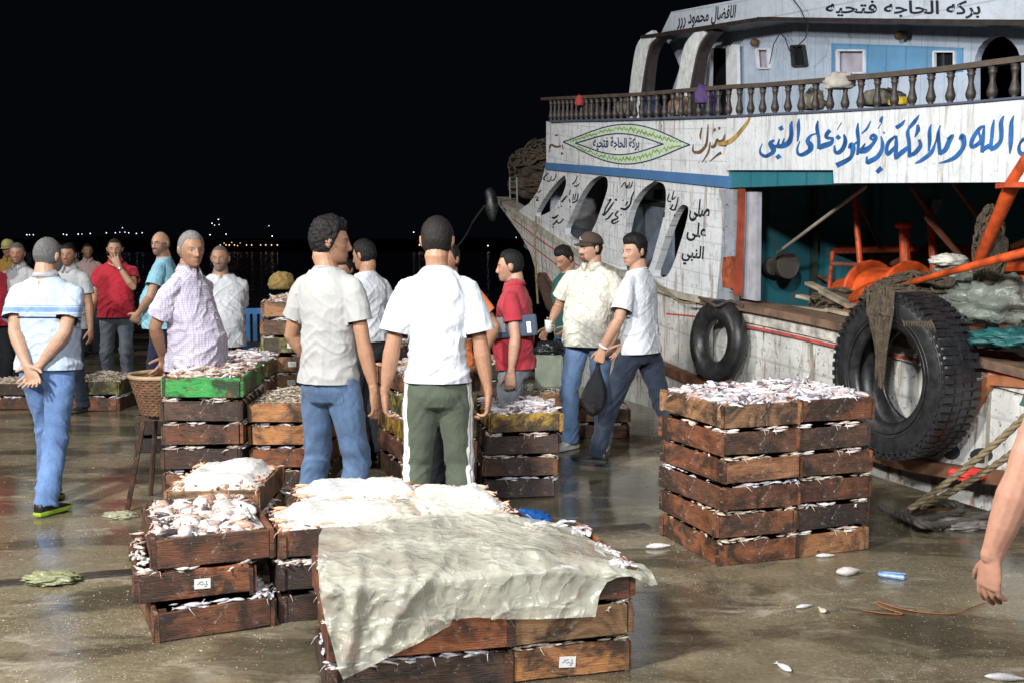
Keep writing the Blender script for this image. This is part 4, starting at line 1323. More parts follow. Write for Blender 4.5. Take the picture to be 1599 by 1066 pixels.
cross_wall('cabin_bulkhead', sA + 0.45, -0.3, -4.3, 0.6, 2.62, H_TEAL2)
inner_wall('inner_cabin', sA + 0.4, sF + 0.2, -1.2, lambda s: zg(s) - 0.42, lambda s: zp(s) - 0.15, hull_paint('dark_green_wall', (0.05, 0.085, 0.07), 'h', 0.2, 0.7, 0.6, 0.6))
inner_wall('far_bulwark', sR, sF + 1.6, -4.4, lambda s: -1.3, lambda s: zg(s), H_HULL)
inner_wall('far_side_panel', sR, sF, -4.4, lambda s: zp(s) - 0.6, lambda s: zp(s), H_AFT)
cross_wall('foredeck_bulkhead', sF + 0.1, -0.1, -4.3, 1.3, 3.15, H_GREY)
for x in (1405, 1505):
    part('pale_bay_panel', [(x, 312), (x + 52, 312), (x + 40, 350), (x + 12, 348)], -2.6, 0.12, simple('bay_panel_grey', (0.22, 0.22, 0.27), 0.6))  # light grey panels standing in for pale shapes inside the dark bay
# railing: rail and turned balusters
bm = bmesh.new()
rings = []
for i in range(70):
    x = 848 + (XR - 848) * i / 69
    p, n_, s = W(x, interp(RL, x), -0.02, True)
    rings.append([p + n_ * 0.035 + V((0, 0, 0.018)), p - n_ * 0.035 + V((0, 0, 0.018)), p - n_ * 0.03 - V((0, 0, 0.018)), p + n_ * 0.03 - V((0, 0, 0.018))])
loft(bm, rings)
rail = bp(obj('railing', bm, simple('rail_wood', (0.075, 0.056, 0.043), 0.6, 0.4), boat))
ZR = ztab(RL, 848, XR, -0.02)
prof = [(0.0, 0.026), (0.06, 0.026), (0.10, 0.018), (0.16, 0.030), (0.28, 0.036), (0.42, 0.026), (0.60, 0.017), (0.78, 0.022), (0.84, 0.030), (0.88, 0.022), (0.92, 0.030), (1.0, 0.030)]
bm = bmesh.new()
loft(bm, [[V((r * math.cos(a), r * math.sin(a), z)) for a in [2 * PI * j / 10 for j in range(10)]] for z, r in prof])
bal = mesh_of(bm, 'baluster', M_BAL, True)
s = sR + 0.3
while s < sF:
    a = S_at(s, -0.02); zr = interp(ZR, s) - 0.015; z0 = zp(s) - 0.01
    o = link('baluster', bal, rail); o.location = (a.x, a.y, z0); o.scale = (1, 1, zr - z0)
    s += 0.185
# ------------------------------------------------------------------ deckhouse on the upper deck
HO = -1.75
Wn = [(1298, 68), (1400, 71), (1503, 75), (1503, 112), (1400, 116), (1298, 119)]
arch = [(1558 + 37 * math.cos(a), 104 - 48 * max(0, math.sin(a)) + (60 if math.sin(a) <= 0 else 0)) for a in [PI * j / 10 for j in range(11)]]
arch = [(1521, 178)] + [(1558 - 37 * math.cos(PI * j / 10), 104 - 48 * math.sin(PI * j / 10)) for j in range(11)] + [(1595, 178)]
door = [(1106, 73), (1136, 73), (1137, 185), (1104, 185)]
w1 = [(1180, 77), (1198, 77), (1199, 107), (1182, 107)]
w2 = [(1234, 72), (1253, 71), (1258, 103), (1237, 104)]
w3 = [(1306, 79), (1348, 79), (1348, 114), (1306, 115)]
w4 = [(1457, 81), (1489, 81), (1489, 108), (1457, 109)]
house = part('deckhouse', [(1088, 50), (1180, 34), (1280, 34), (XR + 120, 38), (XR + 120, 180), (1595, 195), (1400, 198), (1140, 200), (1082, 200), (1066, 140), (1082, 90)], HO, 0.07, H_HOUSE, holes=[door, w1, w2, w3, w4, arch])
part('blue_panel', Wn, HO + 0.012, 0.02, H_PBLUE, holes=[[(x, y) for x, y in w3], [(x, y) for x, y in w4]])
def frame_bm(bm, pts, off, w=3.0, th=0.03):
    q = pts + [pts[0]]
    for a, b2 in zip(q, q[1:]): wrib(bm, [(a[0], a[1], w), (b2[0], b2[1], w)], off, th)
for poly, kind in ((w1, 'curt'), (w2, 'dark'), (w3, 'curt'), (w4, 'dark')):
    bm = bmesh.new(); frame_bm(bm, poly, HO + 0.03, 2.6)
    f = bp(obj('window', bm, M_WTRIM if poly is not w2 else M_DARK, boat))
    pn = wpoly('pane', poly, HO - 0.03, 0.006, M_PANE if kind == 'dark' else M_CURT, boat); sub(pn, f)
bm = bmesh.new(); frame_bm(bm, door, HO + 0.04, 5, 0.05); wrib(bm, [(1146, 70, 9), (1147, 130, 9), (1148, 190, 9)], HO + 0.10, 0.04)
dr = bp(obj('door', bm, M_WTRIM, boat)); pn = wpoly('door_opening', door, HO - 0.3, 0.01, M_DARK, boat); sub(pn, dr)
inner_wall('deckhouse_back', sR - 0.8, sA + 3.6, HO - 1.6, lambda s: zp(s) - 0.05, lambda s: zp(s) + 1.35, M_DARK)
# roof fascia, dark rim, roof top
part('roof_fascia', [(1033, 51), (1048, 19), (1100, 9), (1200, -9), (XR + 150, -14), (XR + 150, 33), (1300, 29), (1200, 26.5), (1180, 28), (1110, 39)], HO + 0.42, 0.05, hull_paint('fascia_white', (0.50, 0.55, 0.62), 'h', 0.22, 0.3, 0.3, 0.2))
bm = bmesh.new(); wrib(bm, [(1000, 58, 5), (1034, 54, 6), (1110, 42.5, 7), (1180, 31, 6), (1200, 30, 6), (1400, 33, 7), (1640, 37, 8), (XR + 120, 38, 8)], HO + 0.46, 0.4, 4)
bp(obj('roof_rim', bm, M_BAL, boat))
zt = sorted([(W(x, interp([(1033, 51), (1180, 28), (1300, 29), (XR + 150, 33)], x), HO + 0.4, True)[2], W(x, interp([(1033, 51), (1180, 28), (1300, 29), (XR + 150, 33)], x), HO + 0.4).z) for x in range(1033, XR + 120, 30)])
slab('roof', lambda s: interp(zt, s) + 0.05, zt[0][0], zt[-1][0], HO + 0.36, HO - 1.8, 0.06, simple('roof_grey', (0.3, 0.32, 0.35), 0.7))
bm = bmesh.new()
wrib(bm, [(1022, 53, 13), (1004, 70, 17), (996, 105, 17), (990, 150, 16), (986, 185, 16)], HO + 0.44, 0.06, 5); wrib(bm, [(1098, 48, 13), (1079, 72, 19), (1070, 110, 19), (1063, 150, 19), (1057, 185, 19)], HO + 0.44, 0.06, 5)
strut = bp(obj('curved_strut', bm, simple('strut_white', (0.70, 0.72, 0.70), 0.6, 0.3, 8), boat))
bm = bmesh.new()
wrib(bm, [(1032, 55, 6), (1015, 75, 8), (1008, 108, 8), (1002, 185, 8)], HO + 0.42, 0.12, 5)
sub(bp(obj('strut_edge', bm, M_BAL, boat)), strut); bm = bmesh.new(); wrib(bm, [(1112, 47, 8), (1092, 74, 9), (1084, 110, 9), (1074, 185, 9)], HO + 0.42, 0.12, 5)
sub(bp(obj('strut_edge', bm, M_BAL, boat)), strut)
part('end_panel', [(1036, 60), (1090, 51), (1088, 90), (1075, 140), (1070, 185), (1042, 185), (1050, 140), (1062, 106), (1049, 74)], HO - 0.02, 0.05, H_HOUSE)
bm = bmesh.new()
M_LB = simple('lamp_brown', (0.12, 0.07, 0.03), 0.4); p = W(1406, 56, HO + 0.08); ellipsoid(bm, p, (0.06, 0.06, 0.042), None, 12, 8); bp(obj('deck_lamp', bm, M_LB, boat)); bm = bmesh.new(); p2 = W(1178, 67, HO + 0.06); ellipsoid(bm, p2, (0.05, 0.05, 0.05), None, 10, 8)
bp(obj('deck_lamp', bm, M_LB, boat))
bm = bmesh.new()
tube(bm, [W(*q, HO + 0.5) for q in ((1235, -5), (1250, 15), (1262, 40), (1258, 60), (1240, 78))], 0.006, 5)
tube(bm, [W(*q, HO + 0.1) for q in ((1202, 100), (1208, 70), (1218, 52), (1226, 60), (1233, 80))], 0.006, 5)
bp(obj('cable', bm, MATS['black_plastic'], boat))

# ------------------------------------------------------------------ lettering and emblem
A1 = [[(210, 430, 15), (165, 465, 38), (195, 520, 52), (195, 565, 38), (120, 612, 32), (62, 592, 25), (48, 540, 14), (75, 470, 5)],
 [(215, 500, 25), (300, 498, 44), (370, 462, 46), (402, 380, 36), (400, 270, 30), (411, 212, 8)], [(268, 415, 10), (246, 500, 26)], [(322, 408, 8), (300, 490, 26)],
 [(266, 308, 34), (304, 284, 38)], [(235, 636, 34), (277, 604, 40)], [(491, 185, 6), (483, 260, 30), (485, 340, 26), (474, 445, 12)],
 [(690, 355, 10), (622, 380, 20), (588, 440, 38), (622, 492, 52), (612, 545, 42), (540, 592, 36), (485, 590, 26), (470, 530, 18), (500, 440, 6)],
 [(706, 210, 8), (694, 290, 30), (712, 400, 28), (716, 530, 30)], [(842, 318, 32), (806, 360, 34), (805, 402, 30), (882, 408, 18)], [(882, 410, 14), (850, 465, 42), (780, 492, 48), (715, 518, 40)],
 [(918, 415, 34), (952, 384, 40)], [(972, 232, 4), (925, 312, 6)], [(1000, 365, 12), (1016, 440, 36), (992, 520, 38), (940, 572, 36), (900, 560, 28), (892, 490, 10)],
 [(1056, 525, 20), (1085, 482, 46), (1102, 530, 46), (1086, 612, 32), (1030, 662, 40), (915, 718, 46)], [(1161, 235, 8), (1154, 330, 32), (1165, 450, 28), (1152, 600, 22)], [(1095, 500, 26), (1155, 445, 14)],
 [(1158, 552, 50), (1250, 542, 52), (1322, 480, 30), (1360, 405, 36), (1332, 372, 28), (1302, 410, 22), (1350, 432, 18)], [(1242, 468, 10), (1202, 530, 26)],
 [(1303, 212, 4), (1260, 300, 18), (1200, 356, 8)], [(1437, 160, 14), (1420, 210, 30), (1425, 238, 8), (1385, 302, 5)],
 [(1420, 385, 8), (1436, 460, 30), (1430, 540, 34), (1380, 622, 40), (1300, 668, 44), (1262, 684, 30), (1262, 615, 14)], [(1372, 798, 34), (1428, 744, 42)], [(1448, 350, 18), (1460, 340, 18)]]
A2 = [[(135, 385, 20), (60, 450, 32), (30, 530, 32), (45, 592, 36), (100, 542, 32), (145, 495, 22)], [(142, 380, 15), (140, 480, 32), (135, 600, 36), (142, 652, 30)], [(145, 622, 38), (220, 560, 42), (275, 515, 30)],
 [(138, 292, 34), (200, 252, 32), (238, 200, 6)], [(292, 275, 10), (270, 350, 32), (285, 450, 32), (290, 560, 30), (292, 630, 30)], [(402, 145, 4), (350, 222, 34), (288, 295, 26)], [(384, 255, 22), (388, 320, 36), (352, 400, 4)],
 [(402, 425, 20), (416, 500, 36), (350, 582, 38), (298, 602, 30)], [(537, 252, 6), (520, 340, 32), (521, 450, 30), (510, 560, 16)], [(642, 262, 8), (615, 350, 18), (590, 450, 12), (540, 572, 34), (430, 662, 32), (355, 698, 8)],
 [(630, 300, 10), (622, 400, 30), (630, 500, 32), (638, 598, 28)], [(632, 588, 38), (700, 542, 42), (742, 450, 42), (784, 378, 28), (725, 425, 22)],
 [(866, 430, 26), (895, 382, 44), (912, 445, 46), (900, 522, 36), (820, 622, 40), (720, 672, 26), (625, 694, 6)], [(1152, 268, 12), (1090, 300, 32), (1010, 420, 36), (1000, 510, 32), (1082, 470, 36), (1132, 392, 30)], [(1078, 330, 18), (1104, 425, 22)],
 [(1146, 270, 12), (1130, 400, 34), (1118, 575, 30)], [(1122, 548, 38), (1205, 490, 38)], [(1256, 195, 8), (1240, 290, 30), (1225, 440, 30), (1212, 540, 34)], [(1366, 155, 12), (1335, 240, 38), (1340, 340, 38), (1330, 442, 34), (1270, 512, 42), (1210, 538, 38)],
 [(1482, 150, 6), (1455, 230, 32), (1450, 350, 42), (1444, 480, 36), (1434, 590, 8)], [(1600, 415, 34), (1552, 470, 22), (1540, 540, 32), (1570, 590, 40), (1640, 570, 30)]]
bp(strokes('blue_lettering', A1, T_BLUE, boat, (1180, 160), 7.268, 0.073, 1.28))
bp(strokes('blue_lettering', A2, T_BLUE, boat, (1380, 160), 7.301, 0.073, 1.28))
BR = [[(1262, 72, 6), (1258, 150, 14), (1245, 230, 18), (1200, 280, 26), (1150, 275, 16), (1150, 225, 6)], [(1216, 95, 8), (1204, 150, 14), (1206, 185, 8)], [(1305, 112, 22), (1320, 112, 20)], [(1340, 100, 22), (1354, 100, 20)],
 [(1390, 145, 6), (1375, 190, 20), (1340, 200, 20), (1330, 180, 8), (1310, 235, 22), (1285, 240, 20)], [(1278, 205, 8), (1265, 280, 14), (1215, 362, 6)], [(1362, 285, 22), (1330, 305, 16), (1275, 352, 5)], [(60, 250, 8), (75, 225, 14), (110, 240, 16), (150, 235, 10)], [(105, 155, 12), (125, 150, 8)], [(150, 290, 18), (165, 292, 14)], [(160, 225, 8), (165, 260, 6)], [(55, 285, 4), (70, 240, 6)]]
bp(strokes('brown_lettering', BR, T_BROWN, boat, (845, 180), 4.845, 0.053))
bp(strokes('gold_flourish', [[(1582, 8, 10), (1555, 60, 22), (1500, 130, 26), (1440, 190, 34), (1385, 215, 30), (1330, 215, 14)]], T_GOLD, boat, (845, 180), 4.845, 0.076))
def lens(l, r, t, b2, n=16):
    top_, bot_ = [], []
    for i in range(n + 1):
        u = i / n; h_ = (math.sin(PI * u)) ** 1.15
        x = l[0] + (r[0] - l[0]) * u; y = l[1] + (r[1] - l[1]) * u
        top_.append((x, y + (t - y) * h_)); bot_.append((x, y + (b2 - y) * h_))
    return top_, bot_
ot, ob = lens((879, 222), (1077, 226.5), 194.5, 256.5)
it, ib = lens((898, 224), (1036, 225.5), 209, 242)
part('emblem_ground', ot + ob[::-1][1:-1], 0.053, 0.002, T_MINT, holes=[it + ib[::-1][1:-1]])
bm = bmesh.new()
for L, off in ((ot, 0.0545), (ob, 0.0548), (it, 0.0551), (ib, 0.0554)): wrib(bm, [(x, y, 1.8) for x, y in L], off, 0.002, 2)
bp(obj('emblem_outline', bm, T_NAVY, boat))
bm = bmesh.new()
for (A, B_) in ((ot, it), (ob, ib)):
    for i in range(2, 66):
        u = i / 68 * (len(A) - 1); k_ = min(int(u), len(A) - 2); fr_ = u - k_
        a = V(A[k_]).lerp(V(A[k_ + 1]), fr_)
        # nearest inner curve point with the same x
        xs = [p[0] for p in B_]
        if a.x <= xs[0] or a.x >= xs[-1]: b2 = V((a.x, 224.5))
        else: b2 = V((a.x, interp(B_, a.x)))
        m_ = a.lerp(b2, random.uniform(0.36, 0.64)); h_ = (b2 - a).length * random.uniform(0.10, 0.26)
        if h_ < 0.8: continue
        sg = 1 if i % 2 else -1
        wrib(bm, [(m_.x - random.uniform(0.6, 2.4), m_.y - sg * h_, 0.8), (m_.x, m_.y, random.uniform(1.2, 2.4)), (m_.x + random.uniform(0.6, 2.4), m_.y + sg * h_, 0.8)], 0.0545 + (i % 3) * 0.0004, 0.002, 2)
bp(obj('emblem_leaves', bm, T_GREEN, boat))
bp(wtext('emblem_lettering', 'بركة الحاجة فتحية', [(926, 213), (998, 216), (998, 236), (926, 236)], 0.0535, T_NAVY, boat, 0.02))
bp(wtext('roof_lettering', 'بركه الحاجه فتحيه', [(1289, 1), (1531, 1), (1531, 30), (1289, 27)], HO + 0.424, T_BLK, boat, 0.02))
bp(wtext('roof_lettering', 'الافضال محمود ررر', [(1057, 18), (1150, 7), (1147, 34), (1057, 47)], HO + 0.424, T_BLK, boat, 0.02))
# raked words on the bulwark pillars (traced hand lettering)
K7 = [[(1185, 255, 8), (1165, 340, 16), (1165, 430, 18), (1210, 445, 20), (1245, 420, 18), (1240, 360, 16), (1205, 385, 12)], [(1215, 300, 14), (1225, 295, 10)], [(1165, 430, 16), (1110, 425, 20), (1110, 480, 22), (1060, 520, 16), (1045, 495, 8)],
 [(1165, 500, 8), (1150, 570, 16), (1145, 640, 18), (1195, 645, 20), (1215, 580, 16), (1205, 545, 8)], [(1145, 640, 16), (1085, 630, 18), (1085, 680, 20), (1025, 705, 16), (1015, 665, 8)],
 [(1180, 800, 10), (1165, 880, 14), (1150, 940, 10)], [(1150, 745, 8), (1140, 820, 16), (1120, 875, 16), (1060, 880, 16), (1010, 850, 16), (1020, 900, 20), (975, 945, 18), (950, 905, 8)], [(1095, 770, 16), (1110, 775, 12)], [(1040, 965, 16), (1052, 968, 12)]]
for t_, q_ in (('صلى', [(1079, 309), (1110, 314), (1106, 350), (1075, 345)]), ('على', [(1074, 346), (1104, 350), (1101, 379), (1071, 376)]), ('النبي', [(1066, 381), (1100, 385), (1097, 416), (1063, 413)])):
    bp(wtext('pillar_lettering', t_, q_, 0.034, T_BLK, boat, 0.022))
K8 = [[(465, 195, 8), (440, 260, 16), (425, 330, 16), (375, 380, 24), (325, 370, 18)], [(345, 285, 16), (355, 290, 10)], [(400, 300, 14), (375, 345, 10)], [(300, 400, 14), (270, 440, 14), (300, 470, 12), (240, 500, 20), (250, 530, 14), (310, 500, 10)],
 [(270, 275, 26), (285, 290, 16)], [(255, 305, 10), (225, 350, 18), (190, 400, 16), (150, 440, 20), (135, 425, 8)], [(200, 290, 10), (225, 280, 14), (170, 370, 12), (150, 440, 10)], [(250, 410, 12), (200, 470, 16), (165, 490, 10)], [(325, 435, 18), (335, 440, 10)],
 [(330, 155, 5), (370, 100, 8), (385, 160, 12), (400, 130, 8)], [(420, 95, 6), (410, 150, 10)], [(450, 90, 6), (432, 150, 10), (395, 162, 8)],
 [(830, 215, 6), (815, 290, 12), (850, 300, 12)], [(880, 190, 6), (860, 280, 12), (900, 250, 6)], [(925, 255, 6), (905, 340, 12), (880, 390, 14), (835, 370, 12)], [(870, 330, 12), (850, 380, 14), (905, 385, 10)], [(780, 410, 12), (775, 465, 12)], [(880, 440, 12), (890, 445, 8)]]
bp(strokes('pillar_lettering', K8, T_BLK, boat, (920, 270), 6.66, 0.034))
K6 = [[(600, 150, 6), (570, 215, 12), (540, 245, 16)], [(620, 230, 8), (600, 262, 14), (560, 262, 12)], [(520, 310, 8), (505, 365, 10)], [(610, 350, 6), (590, 430, 14), (540, 455, 18)], [(580, 350, 6), (565, 420, 10)], [(555, 355, 6), (545, 430, 10)], [(480, 375, 10), (450, 410, 20), (415, 450, 16)], [(505, 415, 14), (515, 450, 12)],
 [(420, 490, 14), (412, 500, 10)], [(380, 510, 18), (385, 518, 12)], [(515, 500, 14), (525, 505, 10)], [(380, 595, 10), (335, 630, 26), (305, 620, 12)], [(440, 640, 10), (390, 690, 16), (350, 660, 12)], [(370, 650, 10), (330, 700, 16), (310, 700, 8)], [(320, 720, 6), (318, 745, 6)], [(285, 665, 10), (295, 670, 8)],
 [(355, 125, 5), (335, 190, 10), (300, 200, 12)], [(300, 150, 6), (280, 210, 10), (245, 200, 14)], [(265, 115, 10), (215, 165, 12), (225, 200, 10)], [(240, 130, 6), (205, 190, 8)], [(185, 310, 8), (150, 340, 14)], [(90, 395, 14), (98, 400, 10)], [(150, 390, 8), (130, 430, 16), (155, 425, 10)], [(130, 385, 12), (118, 395, 8)]]
bp(strokes('pillar_lettering', K6, T_BLK, boat, (820, 255), 7.35, 0.033))
bp(wtext('hull_lettering', 'بسم الله', [(1052, 463), (1082, 466), (1080, 476), (1050, 473)], 0.004, T_BLK, boat, 0.01))

# ------------------------------------------------------------------ gear in the open bay (fixed to the boat)
def tb(name, pts, r, mat, n=10, parent=None):
    bm = bmesh.new(); tube(bm, pts, r, n)
    o = obj(name, bm, mat, boat, True); bp(o)
    return o
tb('orange_stanchion', [W(1334, 300, -0.9), W(1345, 436, -0.9)], 0.026, M_ORG)
tb('grey_pole', [W(1213, 396, -0.5), W(1352, 292, -0.5)], 0.016, simple('pole_grey_wood', (0.27, 0.24, 0.20), 0.7))
boom = tb('boom', [W(1650, 180, 0.05), W(1580, 290, 0.05), W(1530, 405, -0.1)], [0.045, 0.048, 0.038], M_ORG)
bm = bmesh.new(); bx(bm, W(1592, 290, 0.05), (0.24, 0.14, 0.03)); sub(bp(obj('boom_flange', bm, M_ORG, boat)), boom)
tb('orange_spar', [W(1328, 470, -0.1), W(1470, 428, 0.02), W(1640, 384, 0.06)], [0.016, 0.024, 0.032], M_ORG)
# winch: drum between flanges on a rounded orange casing
wc = W(1388, 462, -0.9)
ax = (S_at(5, 0) - S_at(4, 0)).normalized()
def disc(bm, c, a, r, w, n=22):
    a = a.normalized(); u = V((0, 0, 1)); v_ = a.cross(u).normalized()
    loft(bm, [[c + a * q + (u * math.cos(x) + v_ * math.sin(x)) * rr for x in [2 * PI * j / n for j in range(n)]] for q, rr in ((-w / 2, r * 0.96), (-w / 2 + 0.006, r), (w / 2 - 0.006, r), (w / 2, r * 0.96))])
bm = bmesh.new()
disc(bm, wc, ax, 0.24, 0.40); disc(bm, wc + ax * 0.24, ax, 0.30, 0.03); disc(bm, wc - ax * 0.24, ax, 0.30, 0.03); disc(bm, wc + ax * 0.45, ax, 0.13, 0.35)
winch = bp(obj('winch', bm, M_ORG, boat))
bm = bmesh.new(); tube(bm, [W(1415, 430, -1.2), W(1412, 362, -1.2)], [0.05, 0.045], 12); ellipsoid(bm, W(1411, 352, -1.2), (0.08, 0.08, 0.04)); tube(bm, [W(1300, 392, -1.5), W(1430, 388, -1.5)], 0.035, 8); tube(bm, [W(1452, 330, -1.4), W(1460, 440, -1.4)], 0.035, 8)
tube(bm, [W(1500, 420, -1.5), W(1640, 415, -1.5)], 0.05, 8); tube(bm, [W(1290, 500, -1.0), W(1300, 395, -1.2)], 0.02, 8)
sub(bp(obj('winch_frame', bm, M_ORG, boat)), winch)
bm = bmesh.new()
for i, q in enumerate(((1190, 418), (1206, 416), (1228, 415))):
    disc(bm, W(q[0], q[1], -0.7), ax, 0.125 if i != 1 else 0.09, 0.07)
bp(obj('rope_drum', bm, simple('drum_dark', (0.09, 0.075, 0.06), 0.7), boat))
bm = bmesh.new()
ellipsoid(bm, W(1395, 492, -0.75), (0.42, 0.36, 0.30), None, 22, 12)
bp(obj('winch_casing', bm, M_ORG, boat, True))
M_REDW = simple('red_oxide', (0.22, 0.035, 0.012), 0.6, 0.6, 6)
for (x0, y0, x1, y1, of, mt) in ((1300, 388, 1365, 470, -1.85, M_RUST), (1370, 385, 1470, 440, -1.9, M_REDW), (1480, 380, 1700, 470, -1.7, M_REDW), (1255, 400, 1296, 470, -1.75, M_RUST), (1560, 430, 1700, 520, -1.2, M_ORG)):
    part('machinery_panel', [(x0, y0), (x1, y0 + 4), (x1, y1), (x0, y1 - 5)], of, 0.25, mt)
random.seed(9)
for k in range(16):
    bm = bmesh.new()
    x, y = random.uniform(1210, 1600), random.uniform(380, 470); a = W(x, y, random.uniform(-1.7, -0.9)); tube(bm, [a, a + V((random.uniform(-.5, .5), random.uniform(-.4, .4), random.uniform(-.1, .6)))], random.uniform(0.012, 0.03), 7)
    bp(obj('machinery_pipe', bm, M_RUST, boat, True))
bm = bmesh.new()
for i in range(5): bx(bm, W(1250 + 62 * i, 478 + i * 14, -1.6), (0.5, 0.4, 0.3), Matrix.Rotation(0.3 * i, 3, 'Z'))
bp(obj('hatch_box', bm, M_RUST, boat))
# ------------------------------------------------------------------ fish, heaps and crates
CL, CW, CH, PITCHZ = 0.66, 0.455, 0.118, 0.140
class FM:
    """collects many small bodies in one mesh with a random value on each"""
    def __init__(s): s.v, s.f, s.r = [], [], []
    def fish(s, c, yaw, pitch, roll, L, fat=0.22, flat=0.62, bend=0.0, rnd=None, ns=6):
        rnd = random.random() if rnd is None else rnd
        M = Matrix.Rotation(yaw, 3, 'Z') @ Matrix.Rotation(pitch, 3, 'Y') @ Matrix.Rotation(roll, 3, 'X')
        b = len(s.v)
        prof = ((-0.5, 0.10), (-0.40, 0.55), (-0.20, 0.95), (0.05, 0.85), (0.28, 0.40), (0.38, 0.18))
        for x, r in prof:
            for j in range(ns):
                a = 2 * PI * j / ns
                p = V((x * L, math.cos(a) * r * L * fat * flat * 0.6 + bend * L * x * x, math.sin(a) * r * L * fat * 0.6))
                s.v.append(V(c) + M @ p); s.r.append(rnd)
        n = len(prof)
        for i in range(n - 1):
            for j in range(ns):
                s.f.append((b + i * ns + j, b + i * ns + (j + 1) % ns, b + (i + 1) * ns + (j + 1) % ns, b + (i + 1) * ns + j))
        s.f.append(tuple(b + j for j in reversed(range(ns))))
        t = len(s.v)
        for x, z in ((0.36, 0.03), (0.52, 0.11), (0.47, 0.0), (0.52, -0.11), (0.36, -0.03)):
            s.v.append(V(c) + M @ V((x * L, bend * L * x * x, z * L))); s.r.append(min(1, rnd + 0.15))
        s.f.append((t, t + 1, t + 2)); s.f.append((t, t + 2, t + 4)); s.f.append((t + 4, t + 2, t + 3))
    def blob(s, c, r, rnd=None, rot=0.0, tilt=0.0, nu=8, nv=5):
        rnd = random.random() if rnd is None else rnd
        M = Matrix.Rotation(rot, 3, 'Z') @ Matrix.Rotation(tilt, 3, 'X')
        b = len(s.v)
        for i in range(nv + 1):
            th = PI * (i + 0.02) / (nv + 0.04)
            for j in range(nu):
                ph = 2 * PI * j / nu
                s.v.append(V(c) + M @ V((r[0] * math.sin(th) * math.cos(ph), r[1] * math.sin(th) * math.sin(ph), r[2] * math.cos(th)))); s.r.append(rnd)
        for i in range(nv):
            for j in range(nu):
                s.f.append((b + i * nu + j, b + i * nu + (j + 1) % nu, b + (i + 1) * nu + (j + 1) % nu, b + (i + 1) * nu + j))
    def strand(s, pts, r, rnd=None, ns=5):
        rnd = random.random() if rnd is None else rnd
        b = len(s.v); pts = [V(p) for p in pts]; fr = frames(pts)
        for i, (p, (t, u, w)) in enumerate(zip(pts, fr)):
            q = r * (1 - 0.75 * i / (len(pts) - 1))
            for j in range(ns):
                a = 2 * PI * j / ns
                s.v.append(p + u * math.cos(a) * q + w * math.sin(a) * q); s.r.append(rnd)
        for i in range(len(pts) - 1):
            for j in range(ns): s.f.append((b + i * ns + j, b + i * ns + (j + 1) % ns, b + (i + 1) * ns + (j + 1) % ns, b + (i + 1) * ns + j))
    def mesh(s, name, mats, mi=None):
        me = bpy.data.meshes.new(name)
        me.from_pydata([tuple(p) for p in s.v], [], s.f)
        a = me.attributes.new('Rnd', 'FLOAT', 'POINT'); a.data.foreach_set('value', s.r)
        me.polygons.foreach_set('use_smooth', [True] * len(me.polygons))
        for m in (mats if isinstance(mats, (list, tuple)) else [mats]): me.materials.append(m)
        return me
def tentacle(fm, x, y, z, out):
    q = V((x, y, z)); d = V((out[0], out[1], 0)); pts = [q]
    for i in range(4):
        d = d + V((random.uniform(-.5, .5), random.uniform(-.5, .5), -0.5)); q = q + d.normalized() * random.uniform(0.006, 0.012); pts.append(q.copy())
    fm.strand(pts, random.uniform(0.0018, 0.0034), random.uniform(0.1, 0.7))
